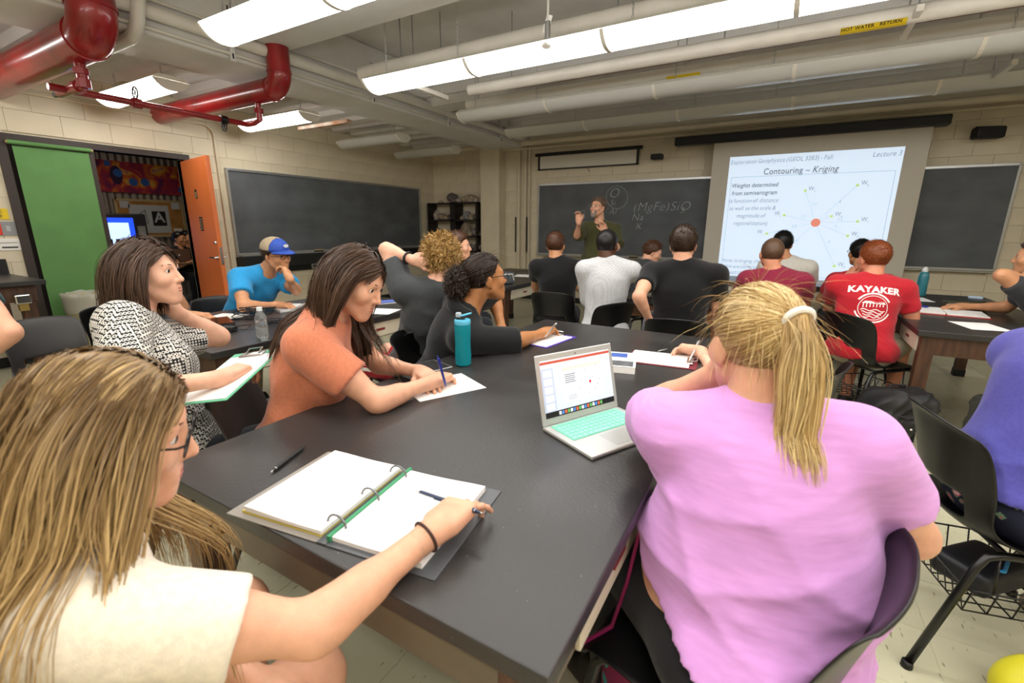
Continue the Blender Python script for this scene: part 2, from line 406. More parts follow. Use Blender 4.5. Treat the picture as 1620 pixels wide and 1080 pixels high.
# thin red drain line joining both, with valves
o = thing('red_pipe', 'thin red drain line with valves joining both big red pipes', 'pipe', (-4.65, 1.62, 2.4))
b = V(-4.65, 1.62, 2.4); P = lambda x, y, z: V(x, y, z)-b
MB().tube([P(-4.55, 1.62, 2.55), P(-4.55, 1.62, 2.36)], .035, 12).build('drop_nipple', M_red, o, smooth=True)
MB().tube([P(-4.55, 1.62, 2.47), P(-4.55, 1.62, 2.43)], .047, 8).build('coupling', M_red, o, smooth=True)
MB().tube([P(-4.55, 1.62, 2.40), P(-4.55, 1.62, 2.34)], .045, 8).build('coupling', M_red, o, smooth=True)
MB().tube([P(-4.55, 1.62, 2.36), P(-4.78, 1.62, 2.36), P(-5.0, 1.62, 2.36)], .032, 12).build('stub', M_red, o, smooth=True)
MB().tube([P(-5.0, 1.62, 2.36), P(-5.1, 1.62, 2.36)], .02, 10).build('plug', M_steel_blk, o, smooth=True)
MB().tube([P(-4.62, 1.62, 2.36), P(-4.7, 1.62, 2.36)], .045, 10).build('coupling', M_red, o, smooth=True)
MB().tube([P(-4.82, 1.5, 2.36), P(-4.82, 2.98, 2.36)], .026, 12).build('pipe_run', M_red, o, smooth=True)
MB().tube([P(-4.82, 2.98, 2.36), P(-4.7, 2.98, 2.36), P(-4.6, 2.98, 2.38), P(-4.6, 2.98, 2.54)], .028, 12).build('riser', M_red, o, smooth=True)
MB().tube([P(-4.6, 2.98, 2.44), P(-4.6, 2.98, 2.48)], .042, 8).build('coupling', M_red, o, smooth=True)
for y in (2.05, 2.75):
    MB().tube([P(-4.82, y-.03, 2.36), P(-4.82, y+.03, 2.36)], .04, 10).build('valve_body', M_red if y < 2.5 else M_steel_blk, o, smooth=True)
    hw = MB(); hw.tube([P(-4.82+.045*math.cos(t), y, 2.44+.045*math.sin(t)) if y < 2.5 else P(-4.82+.04*math.cos(t), y, 2.30+.04*math.sin(t)) for t in [i*math.pi/6 for i in range(12)]], .006, 6, closed=True)
    c = P(-4.82, y, 2.44) if y < 2.5 else P(-4.82, y, 2.30)
    for t in (0, math.pi/3, 2*math.pi/3): hw.tube([c-V(math.cos(t), 0, math.sin(t))*.045, c+V(math.cos(t), 0, math.sin(t))*.045], .004, 5)
    hw.build('hand_wheel', M_steel_blk, o)
# sloped conduit by the first red pipe + slim conduits along the beam
pipe('conduit', 'cream pipe bending down beside the fat red pipe', elbow((XL, 1.9, 2.72), (-4.28, 1.9, 2.72), (-4.0, 1.9, 3.35), .12), .045, M_pipew)
pipe('conduit', 'thick cream pipe running along the long beam', [(-4.26, YB, 2.9), (-4.26, YF, 2.9)], .048, M_pipew, 'pipes along the long beam')
pipe('conduit', 'thin grey conduit running just above the thick beam pipe', [(-4.3, YB, 3.0), (-4.3, YF, 3.0)], .014, M_pipew, 'pipes along the long beam')
pipe('conduit', 'thin grey conduit tucked beneath the thick beam pipe', [(-4.3, YB, 2.8), (-4.3, YF, 2.8)], .014, M_pipew, 'pipes along the long beam')
for i, y in enumerate((2.6, 4.2, 5.6, 7.0)):
    o = thing('pipe_hanger', ('slotted beam strut above the fat red pipe', 'slotted beam strut behind the slimmer red elbow', 'slotted beam strut by the unlit side light', 'slotted beam strut close to the pillar')[i], 'bracket', (-4.28, y, 2.74), 0, 'pipe hangers on the long beam')
    MB().box((-.02, -.02, 0), (.0, .02, .44)).build('strut', M_ceil, o); MB().box((.0, -.006, .36), (.003, .006, .42)).build('slot', M_blackm, o); MB().box((.0, -.006, .02), (.003, .006, .06)).build('slot', M_blackm, o)
# pipes along x
def xpipe(label, x0, y, z, r, m=None, x1=XR, group='pipes under the ceiling', hangers=()):
    o = pipe('ceiling_pipe', label, [(x0, y, z), (x1, y, z)], r, m or M_pipew, group)
    for hx in hangers: MB().tube([V(hx-x0, 0, r*.9), V(hx-x0, 0, ZC-z)], .006, 6).build('hanger_rod', M_alu, o)
    return o
xpipe('fat white ceiling pipe just above the bright light row', -3.7, 3.5, 2.78, .07, hangers=(-3.2, -1.2, .8))
xpipe('white pipe with yellow flow label behind the bright light row', -3.0, 4.28, 2.74, .055, hangers=(-2.5, -.6, 1.2))
xpipe('white pipe running over the first unlit light row', -3.45, 4.88, 2.77, .055, hangers=(-3.3, -1.0, 1.0))
xpipe('thin red sprinkler pipe crossing under the deck', -2.9, 5.05, 2.93, .017, M_red, 1.6)
xpipe('thin red sprinkler pipe by the first beam', -2.2, 2.62, 3.02, .017, M_red, 1.2)
xpipe('cream pipe along the top of the front wall', -6.0, 7.72, 2.82, .045, M_cream)
xpipe('thin cream conduit beneath the front wall pipe', -5.0, 7.8, 2.74, .018, M_cream)
M_yel = mat('yellow_label', 'e0c21a', .5); M_ink = mat('black_ink', '101010', .6)
def pipe_label(xc, y, z, r, txt, w, label):
    o = thing('pipe_label', label, 'label', (xc, y, z)); m = MB(); n = 10
    vs = []; R = r+.0015
    for i in range(n+1):
        t = math.radians(-150+120*i/n); vs += [(-w/2, R*math.cos(t), R*math.sin(t)), (w/2, R*math.cos(t), R*math.sin(t))]
    m.add(vs, [(2*i, 2*i+1, 2*i+3, 2*i+2) for i in range(n)]); m.build('band', M_yel, o, smooth=True)
    for s_, xo in txt:
        me = text_mesh(s_, .03, offset=.0008); t = math.radians(-135)
        me.transform(Matrix.Translation((xo, 0, 0)));
        for v in me.vertices:
            a = t+ -v.co.y/R*-1; v.co = Vector((v.co.x, (R+.001)*math.cos(t+v.co.y/R*-1), (R+.001)*math.sin(t+v.co.y/R*-1)))
        link_mesh('lettering', me, M_ink, o)
    return o
pipe_label(.33, 4.28, 2.74, .055, (('HOT WATER', -.085), ('RETURN', .095)), .36, 'yellow pipe label reading hot water return')
pipe_label(-1.0, 4.88, 2.77, .055, (), .3, 'short yellow pipe label above the unlit lights')
# occupancy sensor
p = at_z(866, 70, 2.62)
o = thing('ceiling_sensor', 'small white round sensor hanging with a paper tag', 'sensor', (p[0], p[1], 2.60))
MB().lathe([(.0, -.012), (.03, -.008), (.044, .004), (.044, .012), (.03, .03), (.02, .032)], 20).build('head', M_white, o, smooth=True)
MB().tube([V(0, 0, .03), V(0, 0, .16)], .02, 12).build('stem', M_alu, o, smooth=True)
MB().tube([V(0, 0, .16), V(0, 0, ZC-2.6)], .008, 8).build('cord', M_white, o)
MB().box((-.075, -.002, .08), (-.03, .002, .19), Matrix.Rotation(.35, 4, 'Y')).build('paper_tag', M_paper, o)
# unistrut brackets under the ceiling
for i, (x, y, z) in enumerate(((-3.1, 3.75, 2.62), (.55, 4.4, 2.72), (1.35, 5.6, 2.62))):
    o = thing('ceiling_bracket', ('white slotted strut at the end of the bright light row', 'white slotted strut beside the yellow hot water label', 'white slotted strut above the screen case')[i], 'bracket', (x, y, z), 0, 'white struts under the pipes')
    MB().cbox((-.02, -.28, -.02), (.02, .28, .02), .003).build('channel', M_pipew, o); MB().tube([V(0, -.2, .02), V(0, -.2, ZC-z)], .006, 6).build('hanger_rod', M_alu, o); MB().tube([V(0, .2, .02), V(0, .2, ZC-z)], .006, 6).build('hanger_rod', M_alu, o)
M_rust = mat('rusty_white_steel', 'cfc8ba', .6, col2='a5652f', vscale=5)
MB_ = MB().cbox((-5.75, 4.24, 2.60), (-4.8, 4.32, 2.64), .004).build('ceiling_bracket', M_rust); tag(MB_, 'rust stained white channel hanging by the low deck lights', 'bracket')
# wall conduits
pipe('wall_conduit', 'thin cream conduit running over the door and down by the chalkboard', elbow((XL+.016, .4, 2.60), (XL+.016, 3.55, 2.60), (XL+.016, 3.55, .75), .12), .014, M_cream)
for i, x in enumerate((-4.42, -4.28, -4.2)):
    pipe('wall_conduit', ('thick', 'middle', 'thin')[i]+' cream riser pipe between the pillar and the chalkboard', [(x, YF-.05, .4), (x, YF-.05, 2.85)], (.03, .022, .018)[i], M_cream, 'riser pipes beside the pillar')
for i, x in enumerate((-4.46, -4.22)):
    tag(MB().cbox((x-.012, YF-.1, .9), (x+.012, YF-.082, 1.55), .004).build('wall_bar', M_blackm), ('narrow black bar beside the thick riser pipe', 'narrow black bar beside the thin riser pipe')[i], 'bar', 'black bars by the riser pipes')
# ------------------------------------------------------------------ wall fittings
M_board = mat('chalkboard_slate', '54585b', .6, var=.25, vscale=2.2, stretch=(1, 1, 1.6), detail=6, vlo=.3, vhi=.7)
M_chalk = mat('chalk', 'aab0b3', .9); M_boardframe = mat('anodised_frame', 'a9a9a4', .4, metal=.6)
def chalkboard(label, axis, u0, u1, z0, z1, pos):
    """axis 'x': board lies on the front wall (u = x); axis 'y': on the left wall (u = y)"""
    rz = 0 if axis == 'x' else math.pi/2
    loc = (u0, pos, z0) if axis == 'x' else (pos, u0, z0)
    o = thing('chalkboard', label, 'chalkboard', loc, rz, 'chalkboards'); w, h = u1-u0, z1-z0
    MB().box((0, -.012, 0), (w, .012, h)).build('slate_panel', M_board, o)
    for lo, hi in (((-.03, -.022, h), (w+.03, .012, h+.03)), ((-.03, -.022, -.03), (w+.03, .012, 0)), ((-.03, -.022, 0), (0, .012, h)), ((w, -.022, 0), (w+.03, .012, h))):
        MB().cbox(lo, hi, .004).build('frame_rail', M_boardframe, o)
    MB().cbox((0, -.09, -.045), (w, -.012, -.03), .004).build('chalk_tray', M_boardframe, o)
    MB().cbox((0, -.028, h-.002), (w, -.02, h+.03), .002).build('map_rail', M_alu, o)
    return o
front_board = chalkboard('long front chalkboard with faint chalk formulas behind the lecturer', 'x', -4.0, -.2, .9, 2.1, YF-.014)
right_board = chalkboard('clean front chalkboard partly behind the projection screen', 'x', .25, 2.25, .9, 2.1, YF-.014)
side_board = chalkboard('wide side wall chalkboard with smudged eraser marks', 'y', 3.66, 7.4, 1.0, 2.08, XL+.014)
# chalk writing
def chalk_text(txt, px, py, size, shear=.25):
    p = at_y(px, py, YF-.03); me = text_mesh(txt, size, shear=shear, offset=-size*.022)
    me.transform(Matrix.Translation((p[0]+4.0, -.0125, p[2]-.9)) @ Matrix.Rotation(math.pi/2, 4, 'X')); link_mesh('chalk_writing', me, M_chalk, front_board)
def chalk_line(pts, r=.003, closed=False):
    q = [V(at_y(x, y, YF-.03)) for x, y in pts]; MB().tube([V(p.x+4.0, -.0128, p.z-.9) for p in q], r, 4, closed=closed, flat=None).build('chalk_line', M_chalk, front_board)
for t, x, y, s in (('O', 971, 306, .22), ('Si', 969, 321, .14), ('Al', 969, 335, .14), ('Na', 1008, 344, .16), ('K', 1010, 358, .16), ('(MgFe)SiO', 1045, 327, .2), ('3', 1079, 333, .12)): chalk_text(t, x, y, s)
chalk_line([(976+17*math.cos(t), 312+18*math.sin(t)) for t in [i*math.pi/10 for i in range(20)]], closed=True)
chalk_line([(914, 346), (913, 334), (924, 333), (925, 345)], .004)
def eraser(label, p, rz):
    o = thing('board_eraser', label, 'eraser', p, rz); MB().cbox((-.07, -.025, 0), (.07, .025, .02), .004).build('felt_pad', M_blackm, o); MB().cbox((-.07, -.025, .02), (.07, .025, .04), .004).build('wooden_back', mat('pale_eraser_wood', 'a58f6a', .6), o); return o
q = at_y(1002, 404, YF-.06); eraser('dark eraser resting on the front chalk tray', (q[0], YF-.065, .871), 0)
q = at_x(504, 393, XL+.06); eraser('pale wooden eraser on the side chalk tray', (XL+.065, q[1], .971), math.pi/2)
# ledge with sockets under the side board
o = thing('wall_ledge', 'black service ledge with sockets under the side chalkboard', 'ledge', (XL, 3.62, .78))
MB().cbox((.0, 0, .02), (.2, 3.85, .17), .006).build('ledge_body', M_blackm, o); MB().box((.0, 0, -.08), (.05, 3.85, .02)).build('raceway', M_steel_blk, o)
for y in (.48, 1.2, 2.2): MB().cbox((.05, y-.06, -.07), (.056, y+.06, .01), .002).build('socket_plate', M_alu, o); MB().box((.056, y-.03, -.045), (.058, y+.03, -.015)).build('socket', M_blackm, o)
# ------------------------------------------------------------------ projection screen with slide
YS = 7.6
o = thing('projection_screen', 'pulled down projection screen showing a kriging lecture slide', 'screen', (-1.05, YS, .62))
W_, H_ = 2.41, 1.93
MB().box((0, -.002, 0), (W_, .002, H_)).build('screen_fabric', mat('matte_screen_white', 'c9c2b4', .8), o)
MB().cbox((-.02, -.015, -.03), (W_+.02, .015, .0), .006).build('weight_bar', M_blackm, o)
MB().cbox((-.55, -.07, H_), (W_+.14, .1, H_+.12), .02).build('roller_case', mat('black_case', '17171a', .4), o)
M_slide = mat('projected_slide_light', 'dfe8f2', .8, emit=(200, 222, 245), estr=.52)
M_slt = mat('projected_grey_text', '7f8998', .8, emit=(95, 102, 122), estr=.25); M_slt2 = mat('projected_pale_text', '9aa6ba', .8, emit=(120, 135, 165), estr=.3)
sx0, sz0, sw, sh = .23, .06, 1.95, 1.67
slide = MB().box((sx0, -.0035, sz0), (sx0+sw, -.002, sz0+sh)).build('slide', M_slide, o)
def stext(txt, u, v, size, m=M_slt, shear=0.0, align='CENTER', bold=0.0):
    ws = []; size *= .92; gap = size*.26
    for w in txt.split(' '):
        me = text_mesh(w, size, 'LEFT', shear, offset=bold, aspect=.82); xs = [q.co.x for q in me.vertices]; ws.append((me, min(xs), max(xs)-min(xs)))
    tot = sum(w[2] for w in ws)+gap*(len(ws)-1); x = sx0+u*sw-{'LEFT': 0, 'CENTER': tot/2, 'RIGHT': tot}[align]
    for me, x0, wd in ws:
        me.transform(Matrix.Translation((x-x0, -.0042, sz0+v*sh)) @ Matrix.Rotation(math.pi/2, 4, 'X')); link_mesh('slide_word', me, m, slide); x += wd+gap
stext('Exploration Geophysics (GEOL 3283) - Fall', .01, .955, .088, M_slt2, .15, 'LEFT'); stext('Lecture 3', .99, .955, .095, M_slt2, .2, 'RIGHT')
stext('Contouring –', .37, .868, .125, M_slt, 0, bold=.0012); stext('Kriging', .6, .868, .125, M_slt, .25, bold=.001)
for i, (t, b) in enumerate((('Weights determined', .0012), ('from semivariogram', .0012), ('(a function of distance', 0), ('as well as the scale &', 0), ('magnitude of', 0), ('regionalization)', 0))): stext(t, .185, .765-.062*i, .088, M_slt if b else M_slt2, .22, bold=b)
for i, t in enumerate(('Note: In kriging, the', 'weights are constrained', 'sum to one')): stext(t, .155, .135-.05*i, .078, M_slt2, .22)
cx, cz = .59, .46
M_dotr = mat('projected_red_dot', 'e59a86', .7, emit=(230, 130, 110), estr=.4); M_dotg = mat('projected_green_dot', 'c7dc88', .7, emit=(180, 210, 110), estr=.45); M_ln = mat('projected_line', 'a3b2c8', .8, emit=(160, 178, 205), estr=.4)
def sdisc(u, v, r, m): MB().lathe([(r, 0), (r, .001)], 24, Matrix.Translation((sx0+u*sw, -.005, sz0+v*sh)) @ Matrix.Rotation(math.pi/2, 4, 'X')).build('slide_dot', m, slide)
def sline(a, b, w=.004):
    a = V(sx0+a[0]*sw, -.0046, sz0+a[1]*sh); b = V(sx0+b[0]*sw, -.0046, sz0+b[1]*sh); n = (b-a).cross(V(0, 1, 0)).normalized()*w/2
    MB().add([a-n, a+n, b+n, b-n], [(0, 1, 2, 3)]).build('slide_line', M_ln, slide)
for (u, v, lab, k, tv) in ((.5, .71, 'W', '3', '3.5'), (.79, .74, 'W', '8', '4'), (.395, .52, 'W', '2', '3.5'), (.675, .51, 'W', '9', '1'), (.825, .47, 'W', '7', '5.5'), (.785, .36, 'W', '6', '3'), (.74, .12, 'W', '5', '4'), (.36, .13, 'W', '4', '5'), (.3, .37, 'W', '1', '4.5')):
    sline((cx, cz), (u, v)); sdisc(u, v, .018, M_dotg)
    off = -.045 if u < .42 else .035; stext(lab, u+off, v+.015, .085, M_slt2); stext(k, u+off+.022, v-.005, .045, M_slt2)
    stext(tv, (u+cx)/2+.02, (v+cz)/2+.02, .06, M_ln, .2)
sdisc(cx, cz, .055, M_dotr)
for a, b in (((.025, .835), (.975, .835)), ((.025, .02), (.975, .02)), ((.025, .02), (.025, .835)), ((.975, .02), (.975, .835))): sline(a, b, .006)
# small roll-up screen in its frame
o = thing('roll_up_screen', 'small white roll up screen under a black roller tube', 'screen', (-4.02, YF-.06, 2.36))
MB().box((.04, 0, .02), (1.78, .004, .23)).build('white_fabric', mat('screen_white', 'd8d3c6', .7), o)
MB().tube([V(-.05, .0, .26), V(1.87, .0, .26)], .028, 12).build('roller_tube', M_blackm, o, smooth=True)
for lo, hi in (((.0, -.004, 0), (.04, .006, .24)), ((1.78, -.004, 0), (1.82, .006, .24)), ((.0, -.004, 0), (1.82, .006, .022))): MB().box(lo, hi).build('black_border', M_blackm, o)
MB().tube([V(.95, -.004, 0), V(.97, -.006, -.05), V(1.0, -.004, -.06)], .004, 5).build('pull_cord', M_blackm, o)
# speakers
for lab, px, py, s in (('black wall speaker on a bracket beside the screen case', 1562, 211, 1.0), ('small black wall speaker beside the roll up screen', 1040, 246, .62), ('black box speaker partly behind the screen case', 1082, 222, .7)):
    p = at_y(px, py, YF-.2); o = thing('wall_speaker', lab, 'speaker', (p[0], YF-.2, p[2]-.06), .3 if s == 1 else 0, 'wall speakers')
    MB().cbox((-.14*s, -.08, 0), (.14*s, .06, .13*s), .025*s).build('cabinet', M_blackm, o); MB().box((-.12*s, -.083, .015), (.12*s, -.079, .115*s)).build('grille', mat('speaker_grille', '1c1c1e', .7), o)
    MB().tube([V(0, .05, .065), V(0, .2, .065 if s < 1 else .16)], .015, 8).build('bracket', M_steel_blk, o)
# ------------------------------------------------------------------ rock shelves
SX0, SX1, SY0, SY1 = -6.42, -5.2, 7.58, 7.86
o = thing('rock_shelf', 'black open bookcase in the corner holding rock samples', 'shelf', (SX0, SY0, 0))
w, d, top = SX1-SX0, SY1-SY0, 1.83; M_shelf = mat('black_shelf_wood', '1a1411', .5, var=.3)
for x in (0, .58, w-.03): MB().box((x, 0, 0), (x+(.03 if x != .58 else .12), d, top)).build('upright', M_shelf, o)
SHZ = [.3, .6, .9, 1.19, 1.5, top]
for z in SHZ: MB().box((0, 0, z-.025), (w, d, z)).build('shelf_board', M_shelf, o)
M_rock = [mat('rock_%d' % i, c, .85, var=.35, vscale=18, bump=.6, bscale=40) for i, c in enumerate(('8a7a66', '6e6a66', '9a8c74', '5b5450', '7d7d80', 'a39a8c'))]
ROCKN = ('tan', 'grey', 'sandy', 'dark', 'slate grey', 'pale'); SHN = {top: 'top of', 1.5: 'upper shelf of', 1.19: 'middle shelf of'}
rr = random.Random(11)
def rock(x, z, w, h, d, ci, n):
    bm = bmesh.new(); bmesh.ops.create_icosphere(bm, subdivisions=3, radius=1); sd = rr.uniform(0, 50)
    from mathutils import noise as N
    for v in bm.verts:
        c = v.co.copy(); k = 1+.35*N.noise(c*1.3+V(sd, 0, 0))+.18*N.noise(c*3.1+V(0, sd, 0)); v.co = c*k
    zs = [v.co.z for v in bm.verts]; mn, mxz = min(zs), max(zs)
    for v in bm.verts: v.co = V(v.co.x*w/2, v.co.y*d/2, max(0, (v.co.z-mn)/(mxz-mn)-.1)/.9*h)
    me = bpy.data.meshes.new('rock'); bm.to_mesh(me); bm.free()
    ob = link_mesh('rock', me, M_rock[ci]); ob.location = (x, SY0+d/2+.03, z); return ob
adj = ('squat', 'jagged', 'rounded', 'lumpy', 'angular', 'slab like', 'chunky', 'pointed')
k = 0
for z, lst in ((top, ((-6.12, .1, .05, 2), (-5.86, .22, .2, 3), (-5.68, .12, .09, 5), (-5.45, .34, .16, 2), (-5.28, .1, .08, 5))), (1.5, ((-6.25, .18, .2, 5), (-6.12, .22, .13, 0), (-5.99, .16, .1, 2), (-5.92, .1, .1, 3), (-5.6, .1, .08, 0), (-5.5, .17, .17, 4), (-5.38, .13, .12, 2), (-5.28, .14, .11, 3))), (1.19, ((-6.2, .16, .14, 0), (-5.95, .12, .1, 3), (-5.55, .22, .26, 0), (-5.42, .1, .1, 2), (-5.3, .22, .15, 1))), (.9, ((-5.5, .2, .16, 2), (-5.3, .22, .14, 1)))):
    for (x, w_, h_, ci) in lst:
        ob = rock(x, z, w_, h_, min(.2, w_*.9), ci, k); tag(ob, '%s %s rock sample on the %s the corner bookcase' % (adj[k % 8], ROCKN[ci], SHN.get(z, 'lower shelf of')), 'rock', 'rock samples on the shelves'); k += 1
M_teal = mat('teal_tub', '3f6c66', .5)
# ------------------------------------------------------------------ door, frame, green panel, corridor
fr = MB()
tf = struct(MB().box((XL-.16, DY0-.06, DZ), (XL+.03, DY1+.06, DZ+.06)).build('trim_1', M_brownmetal))
for i, (a, b) in enumerate(((DY0-.07, DY0), (DYM-.03, DYM+.03), (DY1, DY1+.05))): struct(MB().cbox((XL-.16, a, 0), (XL+.03, b, DZ), .004).build('trim_%d' % (i+2), M_brownmetal))
o = thing('green_blind', 'plain green roller blind pulled down over the side panel', 'blind', (XL+.045, DY0, 0))
M_green = mat('green_blind_fabric', '5a8a4c', .7, var=.06, vscale=4)
MB().box((-.003, .03, .12), (.0, DYM-DY0-.02, DZ-.05)).build('fabric', M_green, o); MB().tube([V(.012, 0, DZ-.02), V(.012, DYM-DY0, DZ-.02)], .02, 12).build('roller', M_green, o, smooth=True)
for y in (-.01, DYM-DY0-.005): MB().cyl(V(.012, y, DZ-.02), V(.012, y+.02, DZ-.02), .014).build('roller_end', mat('brass_cap', 'b8a070', .4), o)
struct(MB().box((XL-.1, DY0, 0), (XL-.05, DYM, DZ)).build('wall_panel', M_brownmetal))
# orange door leaf swung into the room
M_or = mat('orange_door_paint', 'd9733c', .35, var=.04, vscale=2)
dv = V(-5.62, 2.97, 0)-V(-6.5, 3.13, 0); ang = math.atan2(dv.y, dv.x)
d1 = struct(thing('door_1', None, None, (-6.47, 3.12, .01), ang)); Ld = .89
MB().cbox((0, -.022, 0), (Ld, .022, 2.11), .004).build('door_leaf', M_or, d1)
for s in (-1, 1):
    h = MB(); h.tube([V(Ld-.065, s*.022, 1.0), V(Ld-.065, s*.06, 1.0)], .011, 10); h.tube([V(Ld-.065, s*.06, 1.0), V(Ld-.18, s*.065, 1.0)], .01, 10); h.build('lever_handle', M_chrome, d1, smooth=True)
    MB().lathe([(.0, 0), (.026, 0), (.026, .008), (.0, .008)], 16, Matrix.Translation((Ld-.065, s*.022, 1.0)) @ Matrix.Rotation(-s*math.pi/2, 4, 'X')).build('rose', M_chrome, d1)
    MB().lathe([(.0, 0), (.02, 0), (.016, .014), (.0, .014)], 16, Matrix.Translation((Ld-.065, s*.022, 1.17)) @ Matrix.Rotation(-s*math.pi/2, 4, 'X')).build('lock_cylinder', M_chrome, d1)
MB().box((Ld, -.014, .92), (Ld+.002, .014, 1.12)).build('latch_plate', M_chrome, d1)
M_sig = mat('dark_bronze_sign', '4a3a28', .45, metal=.4); M_sigl = mat('sign_pale_print', 'c9b48c', .5)
for (u, z, w_, h_, lines) in ((Ld*.46, 1.72, .075, .1, 4), (Ld*.5, 1.38, .1, .16, 5)):
    MB().box((u-w_/2, -.026, z-h_/2), (u+w_/2, -.022, z+h_/2)).build('door_sign', M_sig, d1)
    for i in range(lines): MB().box((u-w_*.34, -.0275, z-h_*.38+i*h_*.17), (u+w_*.34, -.026, z-h_*.38+i*h_*.17+.007)).build('sign_line', M_sigl, d1)
# signs on the wall left of the frame
def wall_sign(label, y0, y1, z0, z1, m, parts=(), name='wall_sign', cat='sign'):
    o = thing(name, label, cat, (XL, (y0+y1)/2, z0)); w_ = y1-y0
    MB().box((0, -w_/2, 0), (.006, w_/2, z1-z0)).build('plate', m, o)
    for (a, b, c, d_, mm, nm) in parts: MB().box((.006, a, c), (.009, b, d_)).build(nm, mm, o)
    return o
M_redsign = mat('red_sign', 'cf3a22', .5); M_greymetal = mat('grey_box', '8d8f90', .4)
s = wall_sign('yellow square sign with black letters by the green blind', 1.36, 1.52, 1.42, 1.52, M_yel)
for i, t in enumerate(('E', 'F')):
    me = text_mesh(t, .045); me.transform(Matrix.Translation((.007, .03, .072-.045*i)) @ Matrix.Rotation(math.pi/2, 4, 'Z') @ Matrix.Rotation(math.pi/2, 4, 'X')); link_mesh('lettering', me, M_ink, s)
wall_sign('grey switch box with a red cover beneath the yellow sign', 1.3, 1.56, 1.27, 1.4, M_greymetal, ((-.13, .02, .005, .125, M_redsign, 'red_cover'), (.05, .08, .04, .09, M_alu, 'toggle')), 'switch_box', 'switch')
wall_sign('white notice card with a small arrow under the red switch', 1.32, 1.56, 1.13, 1.24, M_white, ((-.1, .09, .07, .073, M_ink, 'printed_line'), (-.02, .09, .022, .034, M_ink, 'arrow')), 'notice_card', 'notice')
wall_sign('yellow tag with a red disc above the yellow sign', 1.36, 1.47, 1.6, 1.72, M_yel, ((-.02, .05, -.05, -.005, M_redsign, 'red_disc'), (.0, .06, .13, .17, M_greymetal, 'hook')), 'wall_tag', 'tag')
# corridor beyond the doorway
CX0 = -10.4
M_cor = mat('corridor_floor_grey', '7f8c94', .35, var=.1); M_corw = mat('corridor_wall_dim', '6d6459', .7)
cor = struct(MB().box((CX0-.1, .6, -.1), (XL-.16, 6.6, -.002)).build('floor_corridor', M_cor))
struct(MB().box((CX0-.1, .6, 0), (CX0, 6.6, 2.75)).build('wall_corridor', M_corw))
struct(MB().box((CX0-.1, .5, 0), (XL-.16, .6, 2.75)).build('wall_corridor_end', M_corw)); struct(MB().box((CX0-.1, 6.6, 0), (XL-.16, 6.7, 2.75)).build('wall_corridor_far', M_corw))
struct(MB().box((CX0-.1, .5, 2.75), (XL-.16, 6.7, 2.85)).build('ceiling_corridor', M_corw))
o = thing('corrugated_cladding', 'corrugated grey metal cladding on the corridor wall', 'cladding', (CX0, 3.0, 0)); m = MB(); vs = []; n = 0
for i in range(81):
    y = i*.0275; x = .02+.018*math.sin(i*math.pi/2); vs += [(x, y, .0), (x, y, 2.7)]
m.add(vs, [(2*i, 2*i+1, 2*i+3, 2*i+2) for i in range(80)]); m.build('metal_sheet', mat('galvanised_sheet', '8b837e', .45, metal=.5), o, smooth=True, angle=80)
cl_ = thing('ceiling_light', 'added light panel under the corridor ceiling', 'ceiling light', (-8.4, 3.4, 2.70)); MB().cbox((-.6, -.3, .02), (.6, .3, .05), .005).build('housing', M_fix, cl_); MB().box((-.57, -.27, .012), (.57, .27, .02)).build('lens', mat('added_corridor_light', 'ffffff', .5, emit=(255, 235, 210), estr=6.0), cl_)  # unseen ceiling panel, added to brighten the corridor
# woven mural
X9 = CX0+.06
def cpt(px, py): p = at_x(px, py, X9); return p[1], p[2]
y0, z1 = cpt(150, 254); y1, _ = cpt(284, 262); _, z0 = cpt(280, 309)
o = thing('wall_hanging', 'colourful purple and orange abstract banner hanging in the corridor', 'banner', (X9, y0, z0)); w_, h_ = y1-y0, z1-z0+.03
k = NT('abstract_dyed_cloth'); tc = k.n('ShaderNodeTexCoord'); nz = k.n('ShaderNodeTexNoise', i_Scale=3.2, i_Detail=5, i_Distortion=1.4); k.l(tc.outputs['Object'], nz.inputs[0]); cr = k.n('ShaderNodeValToRGB')
for i, (p_, c_) in enumerate(((.3, '2c1b52'), (.42, '7a1f4e'), (.5, 'a3283f'), (.58, 'c46428'), (.66, 'd9a53a'), (.74, '8d4a86'))):
    e = cr.color_ramp.elements[i] if i < 2 else cr.color_ramp.elements.new(p_); e.position = p_; e.color = srgb(c_)
k.l(nz.outputs[0], cr.inputs[0]); k.l(cr.outputs[0], k.b.inputs[0]); k.b.inputs['Roughness'].default_value = .8
MB().box((-.004, 0, 0), (.004, w_, h_)).build('cloth', k.m, o)
M_blu = mat('blue_dye', '2d5fb0', .8)
for (a, b_, r) in ((.12, .9, .05), (.22, .62, .07), (.38, .36, .07), (.52, .38, .07), (.97, .2, .06)): MB().lathe([(0, 0), (r, 0), (r, .003), (0, .003)], 9, Matrix.Translation((.004, a*w_, b_*h_)) @ Matrix.Rotation(math.pi/2, 4, 'Y')).build('blue_flower', M_blu, o)
MB().ball((.003, .2*w_, .55*h_), (.003, .1, .17)).build('dark_oval', mat('dark_plum_dye', '35163f', .8), o)
